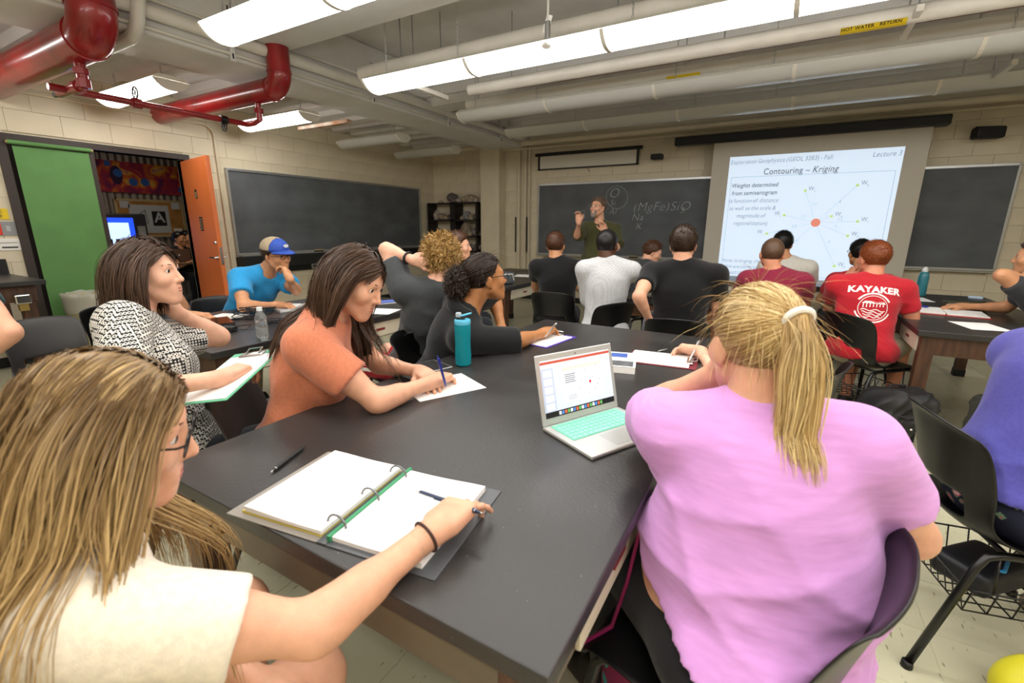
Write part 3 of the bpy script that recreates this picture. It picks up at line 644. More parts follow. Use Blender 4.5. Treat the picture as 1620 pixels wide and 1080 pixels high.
# pin board with poster
ya, za = cpt(183, 317); yb, _ = cpt(284, 320); _, zb = cpt(280, 371)
o = thing('notice_board', 'framed corridor notice board holding a large white poster', 'notice board', (X9-.01, ya, zb)); w_, h_ = yb-ya, za-zb
MB().box((0, 0, 0), (.02, w_, h_)).build('board_panel', mat('cork_board', 'a8793f', .8, var=.2), o)
for lo, hi in (((.0, -.02, h_), (.03, w_+.02, h_+.04)), ((0, -.02, -.04), (.05, w_+.02, 0)), ((0, -.04, -.04), (.03, 0, h_+.04)), ((0, w_, -.04), (.03, w_+.04, h_+.04))): MB().box(lo, hi).build('board_frame', mat('pale_wood_frame', 'b6a27c', .5), o)
M_poster = mat('poster_grey_white', 'b9bec4', .7)
MB().box((.02, w_*.16, h_*.06), (.024, w_*.78, h_*.9)).build('poster', M_poster, o)
MB().box((.024, w_*.5, h_*.28), (.027, w_*.72, h_*.72)).build('poster_emblem', M_ink, o)
me = text_mesh('A', h_*.42, offset=.006); me.transform(Matrix.Translation((.0285, w_*.61, h_*.52)) @ Matrix.Rotation(math.pi/2, 4, 'Z') @ Matrix.Rotation(math.pi/2, 4, 'X')); link_mesh('poster_letter', me, M_poster, o)
MB().tube([V(.026, w_*.24, h_*.55), V(.026, w_*.4, h_*.75), V(.026, w_*.42, h_*.35)], .008, 5, closed=True).build('poster_triangle', M_ink, o)
for a in (.04, .84): MB().box((.02, w_*a, h_*.8), (.024, w_*(a+.14), h_*1.0)).build('pinned_card', M_poster, o)
MB().box((.02, w_*.82, h_*.02), (.024, w_*.96, h_*.2)).build('pinned_card', M_white, o)
# vending machine with lit blue front
ya, za = cpt(160, 338); yb, _ = cpt(206, 340)
o = thing('vending_machine', 'vending machine with a glowing blue front in the corridor', 'vending machine', (X9+.03, ya-.35, 0)); wv = yb-ya+.35
MB().cbox((0, 0, 0), (.55, wv, za), .02).build('cabinet', mat('dark_vending_cabinet', '2c2d33', .4), o)
MB().box((.55, .06, .75), (.558, wv*.74, za-.07)).build('lit_front', mat('lit_blue_panel', '2546c8', .3, emit=(30, 70, 230), estr=1.1), o)
MB().box((.558, .14, .8), (.562, wv*.64, za-.15)).build('lit_window', mat('lit_pale_panel', 'cfe0ff', .3, emit=(180, 210, 255), estr=1.0), o)
M_can = mat('dark_can', '2b1d3a', .4)
for i in range(6):
    for j in range(2): MB().cyl(V(.566, .2+i*.1, .86+j*.16), V(.566, .2+i*.1, .98+j*.16), .028, n=8).build('drink_can', M_can, o)
MB().box((.55, wv*.8, .9), (.556, wv*.95, 1.35)).build('coin_panel', M_greymetal, o)
# corridor table with laptop
p = at_x(288, 393, -9.0)
ct = thing('corridor_table', 'small dark table in the corridor beyond the doorway', 'table', (-9.0, p[1], 0)); zt = .76
MB().cbox((-.35, -.55, zt-.03), (.35, .55, zt), .005).build('table_top', mat('tan_laminate', '8a6c4a', .4), ct)
for sx in (-1, 1):
    for sy in (-1, 1): MB().tube([V(sx*.3, sy*.48, 0), V(sx*.3, sy*.48, zt-.03)], .015, 8).build('leg', M_alu, ct)
# ------------------------------------------------------------------ tables
M_drawer = mat('cream_drawer_front', 'cfc6b0', .5, var=.05)
M_apron = mat('worn_grey_brown_apron', '6d6353', .5, var=.15, vscale=4)
def lab_table(label, x0, x1, y0, y1, h=.76, drawers=(), apron=None, legs=None, wood=None):
    cx, cy = (x0+x1)/2, (y0+y1)/2; o = thing('lab_table', label, 'table', (cx, cy, 0), 0, 'black topped lab tables'); a, b = (x1-x0)/2, (y1-y0)/2
    ap = apron or M_wood; wd = wood or M_wood
    MB().cbox((-a, -b, h-.038), (a, b, h), .004).build('table_top', M_black_top, o)
    ins = .035; ha = .12
    for lo, hi in (((-a+ins, -b+ins, 0), (a-ins, -b+ins+.022, ha)), ((-a+ins, b-ins-.022, 0), (a-ins, b-ins, ha)), ((-a+ins, -b+ins, 0), (-a+ins+.022, b-ins, ha)), ((a-ins-.022, -b+ins, 0), (a-ins, b-ins, ha))):
        MB().cbox((lo[0], lo[1], h-.038-ha), (hi[0], hi[1], h-.038), .002).build('apron', ap, o)
    lw = .075
    for sx in (-1, 1):
        for sy in (-1, 1):
            X, Y = sx*(a-ins-lw/2+.006), sy*(b-ins-lw/2+.006)
            l = MB().cbox((X-lw/2, Y-lw/2, .04), (X+lw/2, Y+lw/2, h-.038), .004).build('leg', wd, o)
            MB().cbox((X-lw/2-.004, Y-lw/2-.004, 0), (X+lw/2+.004, Y+lw/2+.004, .07), .004).build('foot_cap', M_blackm, l)
    for side, lst in drawers:
        for (c, w_) in lst:
            s = 1 if side == 'r' else -1; X = s*(a-ins+.001)
            dr = MB().cbox((min(X, X+s*.012), c-w_/2, h-.15), (max(X, X+s*.012), c+w_/2, h-.048), .003).build('drawer', M_drawer, o)
            MB().box((min(X+s*.012, X+s*.016), c-.04, h-.105), (max(X+s*.012, X+s*.016), c+.04, h-.09)).build('red_pull', mat('dark_red_label', '7a2018', .5), dr)
    return o
T1 = (-1.36, -.21, .47, 2.8)
lab_table('large black topped table with the ring binder and silver laptop', *T1, drawers=(('r', ((-.75, .45), (-.05, .45), (.65, .45))),), apron=M_apron)
lab_table('black topped table with the open white drawers behind the cap wearer', -3.55, -2.4, 1.15, 2.95, drawers=(('r', ((-.5, .5), (.25, .62))),))
lab_table('black topped table in front of the lecturer with pale wooden legs', -1.27, -.36, 4.05, 5.15, apron=M_wood2, wood=M_wood2)
lab_table('black topped table with a pencil case beside the pillar', -3.6, -2.45, 4.1, 6.1, drawers=(('r', ((-.55, .6), (.35, .6))),))
lab_table('black topped table beside the kayaker shirt with open notebooks', .8, 1.68, 3.72, 5.9, drawers=(('l', ((-.75, .5), (0, .5))),))
o = thing('demonstration_bench', 'long demonstration bench with cream front under the projection screen', 'bench', (.0, 6.35, 0))
MB().cbox((-1.0, -.36, .72), (1.0, .36, .76), .004).build('bench_top', M_black_top, o); MB().box((-.95, -.31, .1), (.95, .31, .72)).build('cabinet_body', M_drawer, o); MB().box((-.95, -.28, 0), (.95, .28, .1)).build('toe_kick', M_blackm, o)
for i in range(4): MB().cbox((-.94+.475*i, -.322, .13), (-.48+.475*i, -.31, .70), .003).build('cabinet_door', M_drawer, o)
# wall bench at the left
o = thing('wall_bench', 'dark wooden bench with black top against the wall by the blind', 'bench', (XL, .2, 0))
MB().cbox((.02, -1.0, .87), (.98, 1.22, .91), .004).build('bench_top', M_black_top, o); MB().box((.01, -1.0, .91), (.03, 1.22, 1.05)).build('splash_back', M_blackm, o)
MB().cbox((.05, -.95, .73), (.92, 1.16, .87), .003).build('apron', M_wood, o)
for x in (.1, .86):
    for y in (-.9, 1.1): MB().cbox((x-.045, y-.045, 0), (x+.045, y+.045, .73), .004).build('leg', M_wood, o)
MB().cbox((.93, 1.0, .72), (1.0, 1.1, .8), .01).build('vise', M_chrome, o); MB().cbox((.93, 1.02, .66), (.98, 1.08, .72), .004).build('vise_jaw', mat('brass', 'b39a5a', .4, metal=.8), o)
# ------------------------------------------------------------------ chairs
def chair_shell_mesh():
    prof = [(.235, .418), (.225, .44), (.19, .452), (.10, .447), (.0, .437), (-.09, .434), (-.15, .445), (-.187, .475), (-.205, .525), (-.218, .585), (-.232, .65), (-.247, .715), (-.262, .775), (-.272, .80), (-.282, .805)]
    half = [.195, .205, .215, .225, .228, .225, .215, .205, .2, .2, .205, .21, .205, .19, .182]
    fwd = [0, 0, 0, 0, 0, .0, .01, .03, .05, .06, .06, .055, .048, .04, .038]; upw = [-.012, -.006, .004, .012, .02, .032, .046, .05, .035, .015, .0, -.004, -.012, -.02, -.02]
    # refine along profile
    def smooth(a, n=2):
        for _ in range(n):
            b = [a[0]]
            for i in range(len(a)-1): b += [(np.array(a[i])*.75+np.array(a[i+1])*.25), (np.array(a[i])*.25+np.array(a[i+1])*.75)]
            a = b+[a[-1]]
        return np.array(a, float)
    P = smooth(prof, 1); Hh = smooth(half, 1); Fw = smooth(fwd, 1); Up = smooth(upw, 1); nv, nu = len(P), 17
    vs = []; fs = []
    for i in range(nv):
        for j in range(nu):
            t = -1+2*j/(nu-1); e = abs(t)**2.6
            vs.append((Hh[i]*t, P[i][0]+Fw[i]*e, P[i][1]+Up[i]*e))
    for i in range(nv-1):
        for j in range(nu-1):
            zc = (P[i][1]+P[i+1][1])/2; tc = abs(-1+2*(j+.5)/(nu-1))
            if P[i][0] < -.19 and .495 < zc < .585 and tc < .62: continue
            fs.append((i*nu+j, i*nu+j+1, (i+1)*nu+j+1, (i+1)*nu+j))
    me = bpy.data.meshes.new('chair_shell'); me.from_pydata(vs, [], fs); me.update(); me.shade_smooth(); return me
_shell = {}
def shell_for(m):
    if m.name not in _shell:
        me = chair_shell_mesh(); me.materials.append(m); _shell[m.name] = me
    return _shell[m.name]
def _bar(pts, r=.012, n=8): return MB().tube(pts, r, n)
_cparts = {}
def chair(label, x, y, deg, m=None, basket=False, legm=None, s=1.0):
    m = m or M_plastic; legm = legm or M_steel_blk
    o = thing('classroom_chair', label, 'chair', (x, y, 0), math.radians(deg), 'moulded classroom chairs'); o.scale = (s, s, s)
    sh = bpy.data.objects.new('seat_shell', shell_for(m)); COL.objects.link(sh); sh.parent = o
    md = sh.modifiers.new('thick', 'SOLIDIFY'); md.thickness = .007; md.offset = 0; mb = sh.modifiers.new('sub', 'SUBSURF'); mb.levels = 1; mb.render_levels = 1
    if not _cparts:
        for nm, pts in (('side_frame', elbow((0, .21, .425), (0, -.17, .425), (0, -.235, 0), .05)), ):
            pass
        for sx in (-1, 1):
            _cparts['f%d' % sx] = MB().tube([V(sx*.235, .255, .012)]+[V(sx*.185, .2, .40), V(sx*.18, .185, .42), V(sx*.178, .16, .427)], .0125, 10).mesh('front_leg')
            _cparts['r%d' % sx] = MB().tube([V(sx*.178, .16, .427), V(sx*.178, -.10, .418), V(sx*.18, -.135, .405), V(sx*.19, -.16, .37), V(sx*.235, -.29, .012)], .0125, 10).mesh('rear_leg')
        _cparts['x'] = MB().tube([V(-.178, .1, .42), V(.178, .1, .42)], .009, 8).tube([V(-.178, -.08, .415), V(.178, -.08, .415)], .009, 8).mesh('cross_bar')
        g = MB(); ft = lambda sx: MB().lathe([(.0, 0), (.016, 0), (.015, .02), (.0, .02)], 10)
        for sx in (-1, 1):
            for yy in (.257, -.292): _cparts['g%d%d' % (sx, yy > 0)] = MB().lathe([(.0, 0), (.017, 0), (.0155, .022), (.0, .022)], 10, Matrix.Translation((sx*.236, yy, 0))).mesh('glide')
        b = MB(); zb = .2
        for x_ in np.linspace(-.17, .17, 9): b.tube([V(x_, -.17, zb+.08), V(x_, -.15, zb), V(x_, .17, zb), V(x_, .2, zb+.07)], .0028, 5)
        for y_ in np.linspace(-.15, .17, 6): b.tube([V(-.19, y_, zb+.09), V(-.17, y_, zb), V(.17, y_, zb), V(.19, y_, zb+.09)], .0028, 5)
        b.tube([V(-.19, -.17, zb+.09), V(.19, -.17, zb+.09), V(.19, .2, zb+.08), V(-.19, .2, zb+.08)], .004, 6, closed=True)
        for sx in (-1, 1): b.tube([V(sx*.19, -.1, zb+.09), V(sx*.178, -.1, .41)], .004, 6); b.tube([V(sx*.19, .13, zb+.09), V(sx*.178, .13, .42)], .004, 6)
        _cparts['b'] = b.mesh('wire_basket')
        for me in _cparts.values(): me.shade_smooth()
    names = {'f': 'leg', 'r': 'leg', 'x': 'cross_bar', 'g': 'glide', 'b': 'wire_basket'}
    for k, me in _cparts.items():
        if k[0] == 'b' and not basket: continue
        me2 = me
        if not me.materials: me.materials.append(M_steel_blk if k[0] != 'g' else M_blackm)
        c = bpy.data.objects.new(names[k[0]], me2); COL.objects.link(c); c.parent = o
    return o
# ------------------------------------------------------------------ bin, fan
o = thing('waste_bin', 'beige metal waste bin with a clear liner by the blind', 'bin', (-6.17, 1.86, 0)); M_bin = mat('beige_bin', 'a9a27f', .4, var=.05)
MB().lathe([(.0, 0), (.15, 0), (.155, .02), (.185, .66), (.192, .67), (.185, .68), (.178, .66), (.148, .03), (0, .03)], 28, cap=False).build('bin_body', M_bin, o, smooth=True)
lm = MB(); n = 36; vs = []
for z, r0 in ((.50, .186), (.56, .192), (.62, .19), (.69, .196), (.70, .19), (.66, .178), (.5, .16)):
    for k_ in range(n): r_ = r0+rr.uniform(-.003, .004); vs.append((r_*math.cos(2*math.pi*k_/n), r_*math.sin(2*math.pi*k_/n), z+rr.uniform(-.012, .012)))
lm.add(vs, [(i*n+k_, i*n+(k_+1) % n, (i+1)*n+(k_+1) % n, (i+1)*n+k_) for i in range(6) for k_ in range(n)])
lm.build('plastic_liner', mat('clear_liner', 'dcdad0', .25, alpha=.4), o, smooth=True, angle=80)
p = at_z(86, 560, .2); o = thing('floor_fan', 'black wire cage floor fan standing near the bin', 'fan', (p[0], p[1], 0), .9)
m = MB()
for k_ in range(22):
    a = 2*math.pi*k_/22; m.tube([V(.04*math.cos(a), -.07, .24+.04*math.sin(a)), V(.15*math.cos(a), -.055, .24+.15*math.sin(a)), V(.215*math.cos(a), 0, .24+.215*math.sin(a)), V(.15*math.cos(a), .06, .24+.15*math.sin(a)), V(.04*math.cos(a), .08, .24+.04*math.sin(a))], .0022, 4)
for r_, y_ in ((.04, -.07), (.1, -.066), (.15, -.055), (.19, -.03), (.218, 0), (.15, .06)): m.tube([V(r_*math.cos(t), y_, .24+r_*math.sin(t)) for t in [i*math.pi/16 for i in range(32)]], .0028, 4, closed=True)
m.build('cage', M_steel_blk, o)
m = MB()
for k_ in range(4):
    a = k_*math.pi/2; Mx = Matrix.Translation((0, 0, .24)) @ Matrix.Rotation(a, 4, 'Y') @ Matrix.Rotation(.5, 4, 'X'); m.poly([(.02, -.02), (.12, -.06), (.17, -.04), (.17, .04), (.02, .03)], -.002, .002, Mx @ Matrix.Rotation(math.pi/2, 4, 'X'))
m.build('blades', mat('dark_fan_blade', '26272a', .4), o); MB().tube([V(0, -.03, .24), V(0, .14, .24)], .06, 14).build('motor', M_blackm, o, smooth=True); MB().tube([V(-.2, .05, .012), V(-.2, .05, .1), V(-.225, .0, .24)], .01, 6).tube([V(.2, .05, .012), V(.2, .05, .1), V(.225, 0, .24)], .01, 6).tube([V(-.2, -.12, .012), V(-.2, .16, .012)], .012, 6).tube([V(.2, -.12, .012), V(.2, .16, .012)], .012, 6).tube([V(-.2, .05, .012), V(.2, .05, .012)], .01, 6).build('stand', M_steel_blk, o)
# ------------------------------------------------------------------ implicit surfaces for bodies and clothes
def nz(v): v = np.asarray(v, float); return v/max(1e-9, np.linalg.norm(v))
def A(*a): return np.array(a[0] if len(a) == 1 else a, float)
class Prim:
    def __init__(s, kind, k=.02, **kw): s.kind = kind; s.k = k; s.__dict__.update(kw)
    def bounds(s):
        if s.kind == 'cap': r = max(s.r0, s.r1); return np.minimum(s.a, s.b)-r, np.maximum(s.a, s.b)+r
        if s.kind == 'ell': r = max(s.r); return s.c-r, s.c+r
        if s.kind == 'box': r = np.linalg.norm(s.h)+s.r; return s.c-r, s.c+r
    def dist(s, P):
        if s.kind == 'cap':
            ba = (s.b-s.a).astype(np.float32); pa = P-s.a.astype(np.float32); L = float(ba @ ba)+1e-12
            t = np.clip((pa @ ba)/L, 0, 1); d = np.linalg.norm(pa-t[..., None]*ba, axis=-1)-(s.r0+(s.r1-s.r0)*t)
        elif s.kind == 'ell':
            q = (P-s.c.astype(np.float32)) @ s.R.astype(np.float32); r = np.array(s.r, np.float32)
            k0 = np.linalg.norm(q/r, axis=-1); k1 = np.linalg.norm(q/(r*r), axis=-1)+1e-9; d = k0*(k0-1)/k1
        else:
            q = np.abs((P-s.c.astype(np.float32)) @ s.R.astype(np.float32))-np.array(s.h, np.float32)
            d = np.linalg.norm(np.maximum(q, 0), axis=-1)+np.minimum(q.max(-1), 0)-s.r
        for (pt, n) in getattr(s, 'clip', ()): d = np.maximum(d, (P-np.asarray(pt, np.float32)) @ np.asarray(n, np.float32))
        return d
I3 = np.eye(3)
def cap(a, b, r0, r1=None, k=.02, **kw): return Prim('cap', k, a=A(a), b=A(b), r0=r0, r1=r0 if r1 is None else r1, **kw)
def ell(c, r, R=I3, k=.02, **kw): return Prim('ell', k, c=A(c), r=tuple(r), R=np.asarray(R, float), **kw)
def rbox(c, h, r, R=I3, k=.02, **kw): return Prim('box', k, c=A(c), h=tuple(h), r=r, R=np.asarray(R, float), **kw)
def wrinkle(P, seed, fr=22.0, vert=1.0):
    r = np.random.RandomState(seed); out = np.zeros(P.shape[:-1], np.float32)
    for i in range(5):
        d = r.normal(size=3); d[2] *= vert; d = nz(d)*fr*r.uniform(.5, 1.3); d2 = nz(r.normal(size=3))*fr*.45
        out += np.sin(P @ d.astype(np.float32)+r.uniform(0, 6)+1.5*np.sin(P @ d2.astype(np.float32)+r.uniform(0, 6)))
    return out/5
def folds(P, seed, fr=18.0, vert=1.0, sharp=2.0):
    """ridged cloth folds, about -0.3..0.7"""
    r = np.random.RandomState(seed); out = np.zeros(P.shape[:-1], np.float32)
    for i in range(5):
        d = r.normal(size=3); d[2] *= vert; d = nz(d)*fr*r.uniform(.6, 1.4); d2 = nz(r.normal(size=3))*fr*.5; d3 = nz(r.normal(size=3))*fr*.33
        a = np.sin(P @ d.astype(np.float32)+r.uniform(0, 6)+1.6*np.sin(P @ d2.astype(np.float32)+r.uniform(0, 6))); m = .5+.5*np.sin(P @ d3.astype(np.float32)+r.uniform(0, 6))
        out += ((1-np.abs(a))**sharp)*m
    return out/2.2-.25
def polygonise(prims, h, subs=(), box=None, disp=None, cuts=(), pad=.03):
    los, his = zip(*[p.bounds() for p in prims]); lo = np.min(los, 0)-pad; hi = np.max(his, 0)+pad
    if box is not None: lo = np.maximum(lo, box[0]); hi = np.minimum(hi, box[1])
    n = np.maximum(4, np.ceil((hi-lo)/h).astype(int)+1); val = np.full(n, .08, np.float32)
    ax = [(lo[i]+h*np.arange(n[i])).astype(np.float32) for i in range(3)]
    def region(p, m):
        a, b = p.bounds(); i0 = np.clip(np.floor((a-m-lo)/h).astype(int), 0, n); i1 = np.clip(np.ceil((b+m-lo)/h).astype(int)+1, 0, n); return i0, i1
    for lst, sub in ((prims, False), (subs, True)):
        for p in lst:
            i0, i1 = region(p, p.k+.03)
            if np.any(i1-i0 <= 0): continue
            G = np.stack(np.meshgrid(ax[0][i0[0]:i1[0]], ax[1][i0[1]:i1[1]], ax[2][i0[2]:i1[2]], indexing='ij'), -1); d = p.dist(G)
            sl = tuple(slice(a, b) for a, b in zip(i0, i1)); v = val[sl]; k = p.k
            if sub: hh = np.clip(.5-.5*(v+d)/k, 0, 1); val[sl] = v*(1-hh)+(-d)*hh+k*hh*(1-hh)
            else: hh = np.clip(.5+.5*(v-d)/k, 0, 1); val[sl] = v*(1-hh)+d*hh-k*hh*(1-hh)
    if disp is not None or cuts:
        G = np.stack(np.meshgrid(*ax, indexing='ij'), -1)
        if disp is not None: val = val+disp(G).astype(np.float32)
        for (pt, nn) in cuts: val = np.maximum(val, (G-np.asarray(pt, np.float32)) @ np.asarray(nn, np.float32))
    if box is None:
        for a in range(3):
            sl = [slice(None)]*3; sl[a] = 0; val[tuple(sl)] = .05; sl[a] = -1; val[tuple(sl)] = .05
    # surface nets
    s = val < 0; c = np.zeros(n-1, np.int8)
    cor = [(i, j, k) for i in (0, 1) for j in (0, 1) for k in (0, 1)]
    sub8 = lambda a, o: a[o[0]:a.shape[0]-1+o[0], o[1]:a.shape[1]-1+o[1], o[2]:a.shape[2]-1+o[2]]
    for o in cor: c += sub8(s, o)
    act = np.argwhere((c > 0) & (c < 8))
    if len(act) == 0: return np.zeros((0, 3)), np.zeros((0, 4), int)
    idx = np.full(n-1, -1, np.int64); idx[tuple(act.T)] = np.arange(len(act))
    acc = np.zeros((len(act), 3)); cnt = np.zeros(len(act))
    for a in cor:
        for axx in range(3):
            if a[axx]: continue
            b = list(a); b[axx] = 1
            v0 = val[act[:, 0]+a[0], act[:, 1]+a[1], act[:, 2]+a[2]]; v1 = val[act[:, 0]+b[0], act[:, 1]+b[1], act[:, 2]+b[2]]
            m = (v0 < 0) != (v1 < 0); t = np.where(m, v0/(v0-v1+1e-20), 0)
            pp = np.tile(np.array(a, float), (len(act), 1)); pp[:, axx] = t; acc[m] += pp[m]; cnt[m] += 1
    V_ = lo+(act+acc/cnt[:, None])*h; faces = []
    for axx in range(3):
        sl0 = [slice(1, -1)]*3; sl1 = [slice(1, -1)]*3; sl0[axx] = slice(0, -1); sl1[axx] = slice(1, None)
        s0 = s[tuple(sl0)]; s1 = s[tuple(sl1)]; e = np.argwhere(s0 != s1)
        if len(e) == 0: continue
        flip = s0[tuple(e.T)]; e = e+1; e[:, axx] -= 1; u, w = (axx+1) % 3, (axx+2) % 3
        q = []
        for du, dw in ((-1, -1), (0, -1), (0, 0), (-1, 0)):
            f = e.copy(); f[:, u] += du; f[:, w] += dw; q.append(idx[tuple(f.T)])
        q = np.stack(q, 1); q[~flip] = q[~flip][:, ::-1]; faces.append(q[(q >= 0).all(1)])
    return V_, (np.concatenate(faces) if faces else np.zeros((0, 4), int))
def smooth_verts(V_, F, it=2, lam=.5):
    if len(F) == 0: return V_
    E = np.concatenate([F[:, [0, 1]], F[:, [1, 2]], F[:, [2, 3]], F[:, [3, 0]]]); n = len(V_)
    for _ in range(it):
        acc = np.zeros_like(V_); cnt = np.zeros(n)
        for a, b in ((0, 1), (1, 0)):
            for d in range(3): acc[:, d] += np.bincount(E[:, a], V_[E[:, b], d], n)
            cnt += np.bincount(E[:, a], minlength=n)
        V_ = V_+lam*(acc/np.maximum(cnt, 1)[:, None]-V_)
    return V_
def quad_mesh(name, V_, F, origin=(0, 0, 0)):
    me = bpy.data.meshes.new(name); V_ = np.asarray(V_, np.float32)-np.asarray(origin, np.float32); F = np.asarray(F, np.int32); k = F.shape[1]
    me.vertices.add(len(V_)); me.vertices.foreach_set('co', V_.ravel()); me.loops.add(F.size); me.loops.foreach_set('vertex_index', F.ravel())
    me.polygons.add(len(F)); me.polygons.foreach_set('loop_start', np.arange(0, F.size, k, dtype=np.int32))
    me.update(calc_edges=True); me.validate(); me.shade_smooth(); return me
# ------------------------------------------------------------------ materials for people
def skin_mat(name, col, red=.12):
    if name in MATS: return MATS[name]
    m = mat(name, col, .48, var=.06, vscale=30, bump=.05, bscale=260, spec=.35); b = m.node_tree.nodes['Principled BSDF']
    b.inputs['Subsurface Weight'].default_value = .12; b.inputs['Subsurface Radius'].default_value = (.9, .35, .2); b.inputs['Subsurface Scale'].default_value = .006
    return m
SK_FAIR = skin_mat('fair_skin', 'd6a184'); SK_PALE = skin_mat('pale_skin', 'dba98f'); SK_TAN = skin_mat('tan_skin', 'c68f69'); SK_BROWN = skin_mat('brown_skin', 'ad7549'); SK_DARK = skin_mat('dark_skin', '53341f'); SK_RED = skin_mat('ruddy_skin', 'cc8a6d')
def cloth(name, col, fine=500.0, var=.07, **kw): return mat(name, col, .85, var=var, vscale=kw.pop('vscale', 90), bump=.15, bscale=fine, sheen=.15, spec=.2, **kw)
def hair_mat(name, dark, light, root=None, rough=.42):
    k = NT(name); at = k.n('ShaderNodeAttribute'); at.attribute_name = 'strand'; sp = k.n('ShaderNodeSeparateXYZ'); k.l(at.outputs['Vector'], sp.inputs[0])
    mx = k.n('ShaderNodeMix', data_type='RGBA'); mx.inputs[6].default_value = srgb(dark); mx.inputs[7].default_value = srgb(light); k.l(sp.outputs[0], mx.inputs[0]); out = mx.outputs[2]
    if root:
        rg = k.n('ShaderNodeMapRange'); rg.inputs[1].default_value = .0; rg.inputs[2].default_value = .45; k.l(sp.outputs[1], rg.inputs[0])
        m2 = k.n('ShaderNodeMix', data_type='RGBA'); m2.inputs[6].default_value = srgb(root); k.l(rg.outputs[0], m2.inputs[0]); k.l(out, m2.inputs[7]); out = m2.outputs[2]
    k.l(out, k.b.inputs['Base Color']); k.b.inputs['Roughness'].default_value = rough; k.b.inputs['Specular IOR Level'].default_value = .35; return k.m
M_eye = mat('eye_white', 'e9e4dc', .2); M_iris = mat('dark_iris', '2b1c12', .15); M_lip = mat('lip', 'a8584e', .4)
# ------------------------------------------------------------------ the human
def yawdir(deg): a = math.radians(deg); return A(-math.sin(a), math.cos(a), 0)
def rotm(yaw, pitch=0, roll=0): return np.array((Matrix.Rotation(math.radians(yaw), 3, 'Z') @ Matrix.Rotation(math.radians(pitch), 3, 'X') @ Matrix.Rotation(math.radians(roll), 3, 'Y')))
def ik(S, W_, hint, l1, l2):
    S, W_, hint = A(S), A(W_), A(hint); d = W_-S; L = np.linalg.norm(d); mx = (l1+l2)*.985
    if L > mx: f = L/mx; l1 *= f; l2 *= f
    u = d/max(L, 1e-6); x = (l1*l1-l2*l2+L*L)/(2*max(L, 1e-6)); y = math.sqrt(max(1e-6, l1*l1-x*x)); q = hint-S; q = q-u*(q @ u)
    return S+u*x+nz(q)*y
def hand_prims(w, d, n, right, curl, thumb=.5, sc=1.0, spread=.12, tcurl=.35):
    """w wrist, d finger direction, n palm side normal; returns prims"""
    d = nz(d); n = nz(A(n)-d*(A(n) @ d)); s = np.cross(d, n)*(1 if right else -1)   # s: thumb side
    R = np.stack([s, d, n], 1); P = []; c = w+d*.05*sc
    P.append(rbox(c, (.028*sc, .032*sc, .004*sc), .0125*sc, R, k=.012)); P.append(cap(w-d*.01*sc, w+d*.03*sc, .024*sc, .026*sc, k=.02))
    for i, (o, L, r) in enumerate(((.030, .92, .0088), (.0105, 1.0, .009), (-.009, .94, .0086), (-.027, .76, .0076))):
        b = w+(d*(.088 if i in (1, 2) else .082)+s*o)*sc; cu = curl[i] if isinstance(curl, (list, tuple)) else curl; a = cu*.75; p = b; dd0 = nz(d+s*spread*(1.2-.8*i)*.6)
        P.append(cap(w+(d*.05+s*o*.9)*sc, b, r*1.12*sc, r*1.1*sc, k=.006))
        for j, (ln, f) in enumerate(((.043, 1.0), (.027, .92), (.021, .84))):
            dr = dd0*math.cos(a)+n*math.sin(a); q = p+dr*ln*L*sc; P.append(cap(p, q, r*f*sc, r*f*.93*sc, k=.004)); p = q; a += cu*(1.0 if j == 0 else .7)
    b = w+(d*.022+s*.026+n*.004)*sc; t1 = nz(s*(1-thumb*.55)+d*.85+n*.45*thumb); q = b+t1*.042*sc; P.append(cap(b, q, .0135*sc, .0108*sc, k=.012))
    t2 = nz(t1*(1-tcurl*.5)+d*.4+n*.3*thumb-s*tcurl*.5); q2 = q+t2*.03*sc; P.append(cap(q, q2, .0108*sc, .009*sc, k=.004)); P.append(cap(q2, q2+nz(t2-s*tcurl*.4)*.02*sc, .0092*sc, .0075*sc, k=.004))
    return P
class Human: pass
